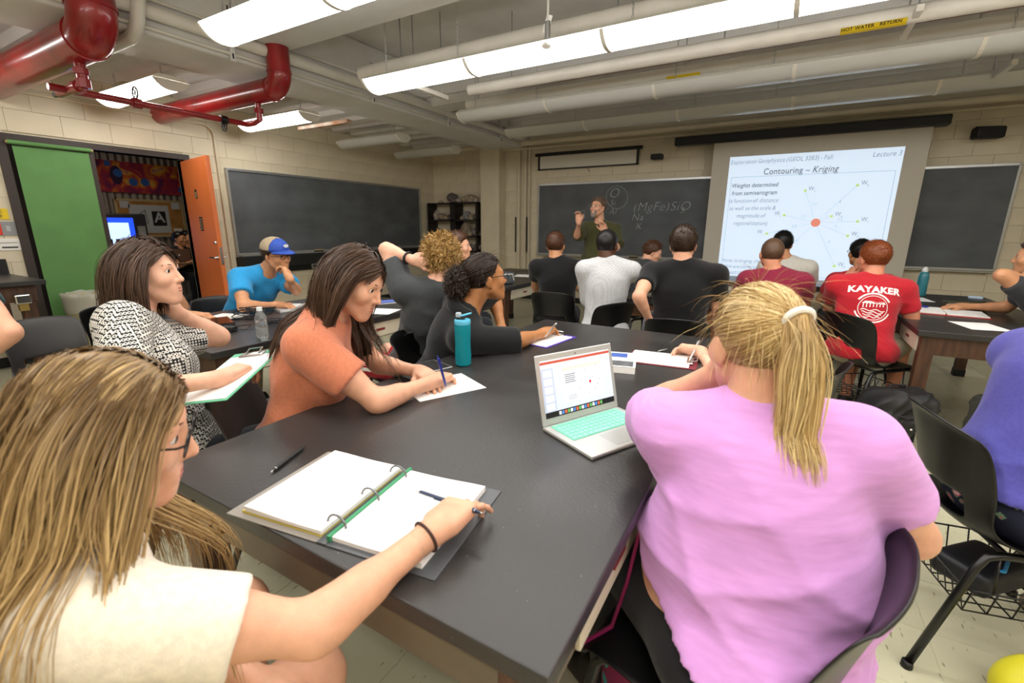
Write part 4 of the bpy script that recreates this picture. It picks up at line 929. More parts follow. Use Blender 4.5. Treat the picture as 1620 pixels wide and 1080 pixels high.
def human(label, head, hyaw, hpitch=0, hroll=0, neck=None, syaw=0, sw=.19, pelvis=None, pyaw=None, larm=None, rarm=None, legs='sit', knees=None, feet=None, sz=1.0, girth=1.0, belly=0.0, skin=None,
          shirt=None, sleeve=.55, sleeve_r=.0, trousers=None, shorts=False, fine=.0045, coarse=.011, hands=True, long_torso=0.0, bust=0.0, seed=1, group='people in the classroom', lean_shirt=.0, hem=-.02, hemtilt=(0, 0), cat='person', wr_amp=.007, face=True, lh=None, rh=None, sock='dark_shoe', armr=1.0, shirt_name='shirt', arm_len=1.0, headscale=1.0, neckr=1.0):
    hm = Human(); C = A(head); N = A(neck); P = A(pelvis); R = rotm(hyaw, hpitch, hroll); hs = sz*headscale; hm.C, hm.R, hm.s, hm.N, hm.P = C, R, hs, N, P
    pyaw = syaw if pyaw is None else pyaw; sd = rotm(syaw)[:, 0]; sf = yawdir(syaw); pf = yawdir(pyaw); ps = rotm(pyaw)[:, 0]
    up = nz(N-P); sfo = nz(sf-up*(sf @ up)); sd = nz(np.cross(sfo, up)); TR = np.stack([sd, sfo, up], 1); L = np.linalg.norm(N-P)
    shl, shr = N-sd*sw-up*.045*sz, N+sd*sw-up*.045*sz; hm.shl, hm.shr, hm.TR = shl, shr, TR
    T = lambda x, y, z: C+R @ (A(x, y, z)*hs)
    o = thing('person', label, cat, (P[0], P[1], 0), 0, group); org = A(P[0], P[1], 0); hm.o, hm.org = o, org; hm.kids = []
    g = girth
    # ---- torso sections
    def torso(e):
        mid = P*.55+N*.45; ch = P*.28+N*.72; PR = np.stack([ps, pf, A(0, 0, 1)], 1); bw = P*.78+N*.22
        pe_ = e+(.012 if e > 0 else 0); t = [ell(P+A(0, 0, .0), (.172*sz*g+pe_, .125*sz*g+pe_, .105*sz+pe_), PR, k=.06), ell(bw+sfo*(.015+belly*.5), (.148*sz*g+e+belly*.6, .108*sz*g+e+belly, .13*sz+e), TR, k=.07), ell(mid+sfo*(.012+belly*.6), (.143*sz*g+e+belly*.5, .104*sz*g+e+belly*.9, .14*sz+e), TR, k=.07),
             ell(ch+sfo*.008, (.158*sz*(g*.5+.5)*sw/.19+e, .108*sz*(g*.7+.3)+e, .15*sz+e), TR, k=.07), cap(shl+sd*.02, shr-sd*.02, .062*sz*(g*.4+.6)+e, k=.06), cap(N+up*.015, (shl+N)/2, .05*sz+e, .058*sz+e, k=.05), cap(N+up*.015, (shr+N)/2, .05*sz+e, .058*sz+e, k=.05),
             ell(ch-sfo*.035-up*.02, (.12*sz+e, .075*sz+e, .13*sz+e), TR, k=.06)]
        if bust:
            for s_ in (-1, 1): t.append(ell(ch+sd*s_*.075*sz+sfo*(.07+bust*.3)-up*.03, (.065*sz+e, .05*sz+bust*.5+e, .065*sz+e), TR, k=.05))
        return t
    hb = C+R @ A(0, -.03, -.055)*hs
    neckp = [cap(N-up*.02, hb, .056*sz*neckr, .052*sz*neckr, k=.03), cap(N-up*.01-sfo*.012, hb-R[:, 1]*.012*sz, .046*sz*neckr, .046*sz*neckr, k=.03)]
    l1, l2 = .285*sz*arm_len, .25*sz*arm_len; arms = {}
    for key, spec, S, right in (('l', larm, shl, False), ('r', rarm, shr, True)):
        if spec is None: continue
        E_, W_ = spec[0], spec[1]; E_ = ik(S, W_, E_, l1, l2); arms[key] = (S, E_, A(W_), right, spec[2] if len(spec) > 2 else {})
    hm.arms = arms; body = torso(0)+neckp
    def arm_prims(e, key, r_only=None):
        S, E_, W_, right, _ = arms[key]; ar = armr*sz; u = nz(E_-S); f = nz(W_-E_)
        return [cap(S, E_, .05*ar+e, .039*ar+e, k=.03), ell(S*.55+E_*.45, (.044*ar+e, .05*ar+e, .1*sz), rot_to(u), k=.03), cap(E_, W_, .038*ar+e, .025*ar+e, k=.025), cap(E_+f*.03, E_*.62+W_*.38, .041*ar+e, .036*ar+e, k=.02)]
    for kx in arms: body += arm_prims(0, kx)
    # ---- legs
    th, sh_ = .43*sz, .42*sz; lg = []
    for i, s_ in enumerate((-1, 1)):
        hp = P+ps*s_*.09*sz-A(0, 0, .02)
        if legs == 'none': continue
        if legs == 'stand': kn = hp-A(0, 0, .42*sz)+pf*.01; an = A(kn[0], kn[1], .09)-pf*.02
        else:
            kn = A(knees[i]) if knees is not None else hp+pf*.42*sz+ps*s_*.05+A(0, 0, -.0)
            an = A(feet[i]) if feet is not None else A(kn[0]-pf[0]*.06, kn[1]-pf[1]*.06, .085)
        lg.append((hp, kn, an, s_))
    hm.legs = lg
    def leg_prims(e, long=True, cut=None):
        t = []
        for hp, kn, an, s_ in lg:
            t.append(cap(hp, kn, .084*sz*(g*.6+.4)+e, .056*sz+e, k=.04, **({'clip': [(hp*(1-cut)+kn*cut, nz(kn-hp))]} if cut else {})))
            if long: t.append(cap(kn, an, .055*sz+e, .036*sz+e, k=.03)); t.append(cap(kn*.8+an*.2-nz(pf)*.02, kn*.55+an*.45-nz(pf)*.018, .05*sz+e, .045*sz+e, k=.03))
        return t
    feetp = []
    for hp, kn, an, s_ in lg:
        fd = pf if feet is None or len(feet[0]) < 6 else pf; feetp += [cap(an+A(0, 0, -.035), an+fd*.15*sz+A(0, 0, -.055), .034*sz, .026*sz, k=.03), cap(an-fd*.04+A(0, 0, -.05), an+fd*.08, .03*sz, .026*sz, k=.03)]
    hm.feetp = feetp; body += leg_prims(0)+feetp
    Vb, Fb = polygonise(body, coarse*1.4); Vb = smooth_verts(Vb, Fb, 2); parts = [(Vb, Fb)]
    # ---- head (finer), one mesh with the body
    if face: hp_, hsub = head_prims(T, R, hs)
    else: hp_, hsub = head_prims(T, R, hs, simple=True)
    ns = [cap(hb-nz(hb-N)*.05, hb, .054*sz*neckr, .052*sz*neckr, k=.02)]
    Vh, Fh = polygonise(hp_+ns, fine, hsub); Vh = smooth_verts(Vh, Fh, 1); parts.append((Vh, Fh)); hm.head_verts = (Vh, Fh)
    # ---- hands
    for kx, (S, E_, W_, right, hd) in arms.items():
        if hd.get('none'): continue
        d = A(hd.get('d', nz(W_-E_))); n = A(hd.get('n', (0, 0, -1)))
        pr = hand_prims(W_, d, n, right, hd.get('curl', .5), hd.get('thumb', .5), sz*hd.get('sc', 1.0), hd.get('spread', .12), hd.get('tcurl', .35))+[cap(W_-nz(W_-E_)*.045, W_, .0268*armr*sz, .0248*armr*sz, k=.02)]
        Vx, Fx = polygonise(pr, min(fine, .0045) if fine < .006 else fine*.8, pad=.015); Vx = smooth_verts(Vx, Fx, 1, .4); parts.append((Vx, Fx))
    off = 0; VV = []; FF = []
    for v, f in parts: VV.append(v); FF.append(f+off); off += len(v)
    me = quad_mesh('body', np.concatenate(VV), np.concatenate(FF), org); hm.body = link_mesh('body', me, skin, o); hm.skin = skin
    if face:
        # lips and eyes
        for s_ in (-1, 1):
            e = MB(); c = T(s_*.0315, .0752, .0105); e.ball((0, 0, 0), .0118*hs, 14, 10); e.cur = 1; ir = R @ A(s_*.06, 1, -.05); ir = nz(ir)
            fwdv = V(ir); mm = fwdv.to_track_quat('Z', 'Y').to_matrix().to_4x4(); e.lathe([(.0074*hs, .0094*hs), (.0055*hs, .011*hs), (.0, .0122*hs)], 12, mm, cap=False)
            ob = e.build('eye', [M_eye, M_iris], o, smooth=True); ob.location = c-org
    # ---- clothes
    if shirt is not None:
        e = .013; sp = torso(e); cl = []
        for kx in arms:
            S, E_, W_, right, _ = arms[kx]; u = nz(E_-S); ar = armr*sz
            if sleeve <= 1: pe = S*(1-sleeve)+E_*sleeve; rr_ = .05*ar*(1-sleeve)+.041*ar*sleeve; sp.append(cap(S-u*.01, pe+u*.06, .056*ar+e+sleeve_r*.4, rr_+e+.006+sleeve_r, k=.035, clip=[(pe, u)]))
            else:
                f = nz(W_-E_); t_ = min(1.0, sleeve-1); pe = E_*(1-t_)+W_*t_; sp += [cap(S, E_, .054*ar+e, .043*ar+e, k=.035), cap(E_, pe+f*.05, .042*ar+e, .029*ar+e+.004, k=.03, clip=[(pe, f)])]
        hz = P+A(0, 0, hem); ls = lean_shirt
        Vs, Fs = polygonise(sp, coarse, disp=(lambda G: -wr_amp*2.4*folds(G, seed, 17, 1.8)*np.clip(1.15-(G[..., 2]-P[2])/.55, .35, 1)-wr_amp*1.2*folds(G, seed+7, 34, 3.0)*np.clip((P[2]+.26-G[..., 2])/.25, 0, 1)), cuts=[(hz, (hemtilt[0], hemtilt[1], -1))], subs=[cap(hb, N+up*.02, .05*sz, .05*sz, k=.015), ell(N+up*.045+sfo*.03, (.062*sz*neckr, .066*sz, .03), TR, k=.012)])
        Vs = smooth_verts(Vs, Fs, 1); hm.shirt = link_mesh(shirt_name, quad_mesh(shirt_name, Vs, Fs, org), shirt, o); hm.shirt_V, hm.shirt_F = Vs, Fs
    if trousers is not None:
        e = .012; pr = [ell(P, (.172*sz*g+e, .125*sz*g+e, .105*sz+e), np.stack([ps, pf, A(0, 0, 1)], 1), k=.06)]+leg_prims(e, not shorts, (.78 if shorts is True else shorts) if shorts else None)
        Vt, Ft = polygonise(pr, coarse*1.6, disp=lambda G: -.006*folds(G, seed+3, 20, 1.0)); Vt = smooth_verts(Vt, Ft, 1); nm = 'shorts' if shorts else 'trousers'
        hm.trousers = link_mesh(nm, quad_mesh(nm, Vt, Ft, org), trousers, o)
        if not shorts:
            pass
    if isinstance(sock, str): sock = MATS[sock]
    if sock is not None and feetp:
        for j in range(0, len(feetp), 2):
            q = [cap(p.a, p.b, p.r0+.009, p.r1+.009, k=.03) for p in feetp[j:j+2]]; Vt, Ft = polygonise(q, .013); link_mesh('shoe', quad_mesh('shoe', Vt, Ft, org), sock, o)
    return hm
def rot_to(u):
    u = nz(u); a = A(0, 0, 1) if abs(u[2]) < .9 else A(1, 0, 0); x = nz(np.cross(a, u)); y = np.cross(u, x); return np.stack([x, y, u], 1)
def head_prims(T, R, s, simple=False):
    E = lambda c, r, k=.02, Rm=None: ell(T(*c), tuple(v*s for v in r), R if Rm is None else R @ Rm, k=k*s)
    K = lambda a, b, r0, r1, k=.012: cap(T(*a), T(*b), r0*s, r1*s, k=k*s)
    P = [E((0, -.014, .03), (.0745, .094, .087), .03), E((0, .032, -.03), (.056, .056, .082), .035), K((-.048, .01, -.055), (-.016, .07, -.098), .02, .016, .03), K((.048, .01, -.055), (.016, .07, -.098), .02, .016, .03), E((0, .074, -.1), (.02, .017, .016), .02)]
    ear = np.array(Matrix.Rotation(.35, 3, 'Z'))
    for q in (-1, 1):
        P.append(E((q*.078, -.012, -.008), (.008, .019, .031), .008, np.array(Matrix.Rotation(q*-.45, 3, 'Z')))); P.append(E((q*.074, -.004, -.034), (.007, .009, .012), .008))
    if simple:
        P.append(K((0, .085, .012), (0, .108, -.03), .008, .012)); return P, []
    P += [K((-.034, .0755, .03), (.034, .0755, .03), .009, .009, .02), E((-.038, .062, -.022), (.026, .022, .022), .03), E((.038, .062, -.022), (.026, .022, .022), .03),
          K((0, .084, .017), (0, .1055, -.02), .007, .0085, .012), E((0, .105, -.0265), (.0105, .011, .009), .008), E((-.010, .0945, -.029), (.0075, .009, .0065), .006), E((.010, .0945, -.029), (.0075, .009, .0065), .006),
          E((0, .0805, -.062), (.027, .0155, .024), .022), K((-.018, .0888, -.0565), (.018, .0888, -.0565), .0048, .0048, .006), K((-.016, .0885, -.0685), (.016, .0885, -.0685), .0058, .0058, .006)]
    S = [E((-.0315, .094, .010), (.0165, .014, .0085), .012), E((.0315, .094, .010), (.0165, .014, .0085), .012), K((-.022, .098, -.0625), (.022, .098, -.0625), .002, .002, .003)]
    # eyelids
    for q in (-1, 1): P.append(E((q*.0315, .0785, .015), (.0165, .0135, .0105), .006))
    return P, S
# ------------------------------------------------------------------ hair
HAIRLINE = ((-.12, -.075), (-.05, -.06), (-.018, -.03), (.0, .005), (.03, .03), (.05, .062), (.1, .088))
def hairline_z(y): return np.interp(y, [a for a, b in HAIRLINE], [b for a, b in HAIRLINE])
def strand_mesh(name, pts, r, taper, rnd, ctr=None):
    """each strand is a slim ribbon whose flat side looks away from the head"""
    N_, M_ = pts.shape[:2]; t = np.gradient(pts, axis=1); t /= np.linalg.norm(t, axis=2, keepdims=True)+1e-9; rs = np.random.RandomState(5)
    out = pts-(pts[:, 0].mean(0) if ctr is None else ctr); out /= np.linalg.norm(out, axis=2, keepdims=True)+1e-9; out = out+rs.normal(size=(N_, 1, 3))*.45; a = np.cross(t, out); a /= np.linalg.norm(a, axis=2, keepdims=True)+1e-9
    tp = np.interp(np.linspace(0, 1, M_), [0, .15, .6, 1], taper)[None, :, None]; rad = r*tp if np.isscalar(r) else r[:, None, None]*tp; rad = rad*1.15
    Vx = np.stack([pts-a*rad, pts+a*rad], 2).reshape(-1, 3); base = ((np.arange(N_)[:, None]*M_+np.arange(M_-1)[None, :])*2).ravel(); F = np.stack([base, base+1, base+3, base+2], -1)
    at = np.zeros((N_, M_, 2, 3), np.float32); at[..., 0] = rnd[:, None, None]; at[..., 1] = np.linspace(0, 1, M_)[None, :, None]
    return Vx, F, at.reshape(-1, 3)
def hair_object(hm, name, chunks, m, cap_mesh=None):
    VV, FF, AA, off = [], [], [], 0
    for v, f, a in chunks: VV.append(v); FF.append(f+off); AA.append(a); off += len(v)
    me = quad_mesh(name, np.concatenate(VV), np.concatenate(FF), hm.org); at = me.attributes.new('strand', 'FLOAT_VECTOR', 'POINT'); at.data.foreach_set('vector', np.concatenate(AA).astype(np.float32).ravel())
    return link_mesh(name, me, m, hm.o)
def scalp_cap(hm, t=.006, low=0.0, h=.006, noise=.0, freq=60, seed=3, line=None, extra=()):
    """solid hair volume over the skull, in world space"""
    R, C, s = hm.R, hm.C, hm.s; T = lambda p: C+R @ (A(p)*s)
    pr = [ell(T((0, -.014, .032)), tuple((v+t)*s for v in (.0765, .097, .09)), R, k=.01)]+list(extra)
    def disp(G):
        q = (G-C.astype(np.float32)) @ R.astype(np.float32)/s; zl = (line or hairline_z)(q[..., 1])+low; d = np.clip((zl-q[..., 2]), -.05, .2)
        out = np.where(d > 0, d+.012, np.where(d > -.012, (d+.012), 0))
        if noise: out = out+noise*wrinkle(G, seed, freq, 1.0)
        return out
    Vc, Fc = polygonise(pr, h, disp=disp); at = np.zeros((len(Vc), 3), np.float32); at[:, 0] = .25; at[:, 1] = .3
    return Vc, Fc, at
def scalp_roots(hm, n, seed, t=.004, low=0.0, line=None):
    r = np.random.RandomState(seed); d = r.normal(size=(n*3, 3)); d /= np.linalg.norm(d, axis=1, keepdims=True); p = d*(A(.0765, .097, .09)+t)+A(0, -.014, .032)
    p = p[p[:, 2] > (line or hairline_z)(p[:, 1])+low][:n]; nr = (p-A(0, -.014, .032))/((A(.0765, .097, .09)+t)**2); nr /= np.linalg.norm(nr, axis=1, keepdims=True); return p, nr, r
def grow(hm, roots, dirs, length, steps, rs, grav=.3, colliders=(), lift=.004, spread=.0, curl=0.0, cfreq=30.0, skull=True, wave=0.0, ramp=0.0):
    """roots, dirs in head space; returns world points (n, steps+1, 3)"""
    R, C, s = hm.R, hm.C, hm.s; p = C+(roots*s) @ R.T; d = dirs @ R.T; n = len(p); st = (length/steps)[:, None] if not np.isscalar(length) else length/steps
    out = [p.copy()]; lf = lift*(.3+rs.rand(n))[:, None]; ph = rs.rand(n)*6.28; sc = C+R @ (A(0, -.014, .032)*s); rad = A(.0765, .097, .09)*s
    for i in range(steps):
        g = min(.95, grav+ramp*i/steps); d = d*(1-g)+np.array([0, 0, -1.0])*g+spread*rs.normal(size=(n, 3))*.1; d /= np.linalg.norm(d, axis=1, keepdims=True)
        dd = d
        if wave: dd = d+wave*np.stack([np.cos(i*.8+ph), np.sin(i*.65+ph*1.7), 0*ph], 1)
        if curl: dd = d+curl*np.stack([np.cos(cfreq*i/steps+ph), np.sin(cfreq*i/steps+ph*1.3), np.sin(cfreq*i/steps*1.1+ph*.7)], 1)
        prev = p; p = p+dd*st
        if skull:
            q = (p-sc) @ R; k = np.linalg.norm(q/(rad+lf+.002), axis=1, keepdims=True); ins = k < 1; q = np.where(ins, q/np.maximum(k, 1e-6), q); p = sc+q @ R.T
        for (a, b, r0, r1) in colliders:
            ba = b-a; t = np.clip(((p-a) @ ba)/(ba @ ba), 0, 1)[:, None]; c = a+t*ba; v = p-c; L = np.linalg.norm(v, axis=1, keepdims=True); rr_ = r0+(r1-r0)*t+lf; p = np.where(L < rr_, c+v/np.maximum(L, 1e-6)*rr_, p)
        nd = p-prev; nl = np.linalg.norm(nd, axis=1, keepdims=True); p = prev+nd*np.minimum(1, st*1.3/np.maximum(nl, 1e-6)); d = np.where(curl > 0, d, nd/np.maximum(nl, 1e-6)); out.append(p.copy())
    return np.stack(out, 1)
def locks(G, per, rs, rc, prof=(.35, 1, .8, .45), wob=.0015):
    """bundle of strands around every guide"""
    ng, M_ = G.shape[:2]; off = rs.normal(size=(ng, per, 1, 3))*rc*np.interp(np.linspace(0, 1, M_), [0, .3, .7, 1], prof)[None, None, :, None]; ph = rs.rand(ng, per, 1, 3)*6.28
    w = np.sin(np.linspace(0, 9, M_)[None, None, :, None]+ph)*wob; P_ = G[:, None]+off+w; cut = .8+.25*rs.rand(ng, per); idx = np.linspace(0, 1, M_)[None, None]*np.minimum(cut, 1)[..., None]*(M_-1)
    i0 = np.minimum(idx.astype(int), M_-2); fr = (idx-i0)[..., None]; gi = np.arange(ng)[:, None, None]; pi = np.arange(per)[None, :, None]
    return (P_[gi, pi, i0]*(1-fr)+P_[gi, pi, i0+1]*fr).reshape(ng*per, M_, 3)
def guide_volume(G, every, r, h=.007, k=.007, val=.2, ctr=None, inset=.011):
    pr = []
    for g in G[::every]:
        for i in range(0, len(g)-2, 2): pr.append(cap(g[i], g[i+2], r, r*(.9 if i < len(g)*.6 else .6), k=k))
    Vc, Fc = polygonise(pr, h); Vc = smooth_verts(Vc, Fc, 8, .6)
    if ctr is not None:
        q = Vc-ctr; L = np.linalg.norm(q, axis=1, keepdims=True); Vc = Vc-q/np.maximum(L, 1e-6)*inset*np.clip((.24-L)/.1, 0, 1)
    at = np.zeros((len(Vc), 3), np.float32); at[:, 0] = val; at[:, 1] = .4; return Vc, Fc, at
def tangent(nr, d): d = np.broadcast_to(np.asarray(d, float), nr.shape); t = d-nr*(d*nr).sum(1, keepdims=True); return t/(np.linalg.norm(t, axis=1, keepdims=True)+1e-9)
def short_hair(hm, m, t=.01, n=1600, length=.02, seed=1, low=0.0, line=None, up=.8, h=.006, noise=.003, r=.0011, flow=(0, -1, -.2), name='hair', freq=70):
    ch = [scalp_cap(hm, t, low, h, noise, freq, seed, line)]; p, nr, rs = scalp_roots(hm, n, seed, t-.002, low+.004, line)
    d = tangent(nr, flow)+nr*up+rs.normal(size=p.shape)*.35; d /= np.linalg.norm(d, axis=1, keepdims=True)
    pts = grow(hm, p, d, length*(.6+.6*rs.rand(len(p))), 3, rs, grav=.05, lift=t, skull=False); ch.append(strand_mesh('s', pts, r*hm.s, (1, 1, .8, .2), rs.rand(len(p)))); return hair_object(hm, name, ch, m)
def body_colliders(hm):
    up = hm.TR[:, 2]; f = hm.TR[:, 1]; return [(hm.N-up*.03, hm.C+hm.R @ A(0, -.03, -.055), .062, .06), (hm.shl, hm.shr, .08, .08), (hm.N-up*.1, hm.P, .135, .15), (hm.N-up*.1+hm.TR[:, 0]*.07, hm.P+hm.TR[:, 0]*.06, .12, .13), (hm.N-up*.1-hm.TR[:, 0]*.07, hm.P-hm.TR[:, 0]*.06, .12, .13)]
def eyebrows(hm, m):
    T = lambda x, y, z: hm.C+hm.R @ (A(x, y, z)*hm.s)
    for s_ in (-1, 1): b = MB(); b.tube([V(T(s_*.015, .0872, .031)-hm.org), V(T(s_*.031, .0845, .0345)-hm.org), V(T(s_*.049, .071, .0315)-hm.org)], [.0022*hm.s, .0028*hm.s, .0012*hm.s], 6); b.build('eyebrow', m, hm.o, smooth=True)
def glasses(hm, m, w=.026, hgt=.02, lens=True):
    T = lambda x, y, z: V(hm.C+hm.R @ (A(x, y, z)*hm.s)-hm.org); b = MB()
    for s_ in (-1, 1):
        b.tube([T(s_*.033+w*math.cos(t)*1.0, .1-.012*abs(math.cos(t))*0, .008+hgt*math.sin(t)) for t in [i*math.pi/10 for i in range(20)]], .0016, 6, closed=True)
        b.tube([T(s_*.059, .1, .014), T(s_*.07, .09, .014), T(s_*.081, .04, .012), T(s_*.083, -.01, .012), T(s_*.08, -.03, -.01)], .002, 6)
    b.tube([T(-.008, .1, .012), T(0, .104, .015), T(.008, .1, .012)], .0016, 6); return b.build('eyeglasses', m, hm.o, smooth=True)
def lips(hm):
    T = lambda x, y, z: V(hm.C+hm.R @ (A(x, y, z)*hm.s)-hm.org); b = MB()
    b.tube([T(-.02, .089, -.0606), T(-.009, .0952, -.0568), T(0, .0956, -.0577), T(.009, .0952, -.0568), T(.02, .089, -.0606)], [.0008, .003, .0028, .003, .0008], 6); b.tube([T(-.02, .089, -.0616), T(-.009, .0956, -.0676), T(.009, .0956, -.0676), T(.02, .089, -.0616)], [.0008, .0036, .0036, .0008], 6)
    return b.build('lips', M_lip, hm.o, smooth=True)
def wristband(hm, key, m, f=.93, r=.029, w=.004, name='wristband', label=None):
    S, E_, W_, right, _ = hm.arms[key]; c = E_*(1-f)+W_*f; d = nz(W_-E_); Rm = rot_to(d); p = [V(c+Rm[:, 0]*r*math.cos(t)+Rm[:, 1]*r*math.sin(t)-hm.org) for t in [i*math.pi/10 for i in range(20)]]
    ob = MB().tube(p, w, 8, closed=True).build(name, m, hm.o, smooth=True)
    if label: ob['label'] = label
    return ob
# ------------------------------------------------------------------ cloth colours
C_cream = cloth('cream_cotton', 'e2d8c6'); C_pink = cloth('orchid_pink_slub_cotton', 'cd95d4', var=.06, vscale=14, stretch=(1, 1, 6)); C_rust = cloth('rust_orange_cotton', 'c27658'); C_blue = cloth('bright_blue_cotton', '2b93cf')
C_char = cloth('charcoal_heather', '3f4244', var=.2, vscale=220); C_hood = cloth('black_fleece', '161718'); C_black = cloth('black_cotton', '121213'); C_olive = cloth('olive_cotton', '49492b'); C_red = cloth('red_cotton', 'b3202c'); C_maroon = cloth('maroon_cotton', '7e2038')
C_purple = cloth('violet_blue_jersey', '504d9c'); C_grey = cloth('mid_grey_cotton', '5b5d60'); C_dkgrey = cloth('dark_grey_cotton', '36383b'); C_lgrey = cloth('pale_grey_cotton', '85888b'); C_jean = cloth('dark_denim', '1d2026', var=.2, vscale=200); C_navy = cloth('navy_denim', '1c2740'); C_khaki = cloth('khaki_twill', 'a2947a'); C_redshort = cloth('red_sports_fabric', 'a5141f'); C_leg = cloth('black_leggings', '1a1a1c'); C_shoe = mat('dark_shoe', '2a2523', .6); C_teal = cloth('dark_teal_cotton', '29464d')
def pattern_mat(name, a, b, scale, thr, c=None, rnd=.25):
    k = NT(name); tc = k.n('ShaderNodeTexCoord'); vo = k.n('ShaderNodeTexVoronoi', i_Scale=scale); vo.inputs['Randomness'].default_value = rnd; k.l(tc.outputs['Object'], vo.inputs[0])
    lt = k.n('ShaderNodeMath', operation='LESS_THAN'); lt.inputs[1].default_value = thr; k.l(vo.outputs[0], lt.inputs[0]); mx = k.n('ShaderNodeMix', data_type='RGBA'); mx.inputs[6].default_value = srgb(a); mx.inputs[7].default_value = srgb(b); k.l(lt.outputs[0], mx.inputs[0]); out = mx.outputs[2]
    if c:
        l2 = k.n('ShaderNodeMath', operation='LESS_THAN'); l2.inputs[1].default_value = thr*.48; k.l(vo.outputs[0], l2.inputs[0]); m2 = k.n('ShaderNodeMix', data_type='RGBA'); m2.inputs[7].default_value = srgb(c); k.l(out, m2.inputs[6]); k.l(l2.outputs[0], m2.inputs[0]); out = m2.outputs[2]
    k.l(out, k.b.inputs[0]); k.b.inputs['Roughness'].default_value = .85; return k.m
C_lattice = pattern_mat('black_white_lattice_print', '17171a', 'd0ccc4', 85, .52, '17171a', 0.0); C_dots = pattern_mat('white_cotton_fine_dots', 'c0c1c3', '6d7078', 90, .24)
def floral():
    k = NT('navy_floral_print'); tc = k.n('ShaderNodeTexCoord'); vo = k.n('ShaderNodeTexVoronoi', i_Scale=14); k.l(tc.outputs['Object'], vo.inputs[0]); n = k.n('ShaderNodeTexNoise', i_Scale=60, i_Detail=2); k.l(tc.outputs['Object'], n.inputs[0])
    ad = k.n('ShaderNodeMath', operation='MULTIPLY_ADD'); ad.inputs[1].default_value = .5; k.l(n.outputs[0], ad.inputs[0]); k.l(vo.outputs[0], ad.inputs[2]); cr = k.n('ShaderNodeValToRGB'); cr.color_ramp.interpolation = 'CONSTANT'
    for i, (p, c) in enumerate(((0, 'e9b8bd'), (.42, 'c4566e'), (.5, '6e8a6c'), (.56, '171c33'))):
        e = cr.color_ramp.elements[i] if i < 2 else cr.color_ramp.elements.new(p); e.position = p; e.color = srgb(c)
    k.l(ad.outputs[0], cr.inputs[0]); k.l(cr.outputs[0], k.b.inputs[0]); k.b.inputs['Roughness'].default_value = .85; return k.m
C_floral = floral()
HM_blonde = hair_mat('golden_blonde_hair', 'a5824a', 'ecd49c', '8a6a40'); HM_fl = hair_mat('dark_blonde_hair', '7d6038', 'cdae78', '6b5234'); HM_brown = hair_mat('brown_hair', '2e1f16', '5a4130'); HM_dbrown = hair_mat('dark_brown_hair', '241811', '47321f'); HM_black = hair_mat('black_hair', '0b0a0a', '1e1a18'); HM_ginger = hair_mat('ginger_hair', '6b3419', '9c562d'); HM_curl = hair_mat('curly_blond_hair', '7c5c2c', 'c29c5c'); HM_chest = hair_mat('chestnut_hair', '3a2114', '67432b'); HM_buzz = hair_mat('short_brown_stubble', '4a3527', '775a45'); HM_grey = hair_mat('greying_brown_hair', '4a3427', '8a7564'); HM_puff = hair_mat('dark_curly_hair', '17100d', '3c2a1f')
M_glass = mat('black_glasses_frame', '0c0c0e', .25); M_gold = mat('gold_glasses_frame', 'b59a5a', .25, metal=.8); M_silverf = mat('silver_frame', 'b9bbbd', .25, metal=.9)
BR = mat('brown_brow', '5a4030', .8)
PD = at_d
# ================================================================== foreground: blonde writer at the binder
f_ = yawdir(-36)
fl_wr = at_z(690, 836, .812)
FLh = human('person in a cream shirt with long dark blonde hair writing in the binder', PD(176, 684, .70), -32, -16, 4, neck=A(-.90, .185, .915), syaw=-4, sw=.175, pelvis=A(-.92, -.04, .52), skin=SK_FAIR, shirt=C_cream, sleeve=.62, sleeve_r=.008,
    rarm=(A(-.50, .28, .62), fl_wr, dict(d=A(at_z(748, 790, .80))-fl_wr+A(0, 0, .012), n=(.1, -.1, -1), curl=(.6, .62, .6, .38), thumb=.8, spread=.3)), larm=(A(-.95, .25, .62), A(-.62, .33, .60), dict(d=(.8, .2, -.2), n=(0, 0, -1), curl=.5)),
    trousers=C_khaki, shorts=.45, knees=(A(-.93, .42, .57), A(-.66, .40, .56)), feet=(A(-.9, .36, .09), A(-.5, .22, .36)), fine=.0038, coarse=.0075, bust=.03, seed=4, sock=None, wr_amp=.008)
eyebrows(FLh, BR); lips(FLh); glasses(FLh, M_glass, .028, .024)
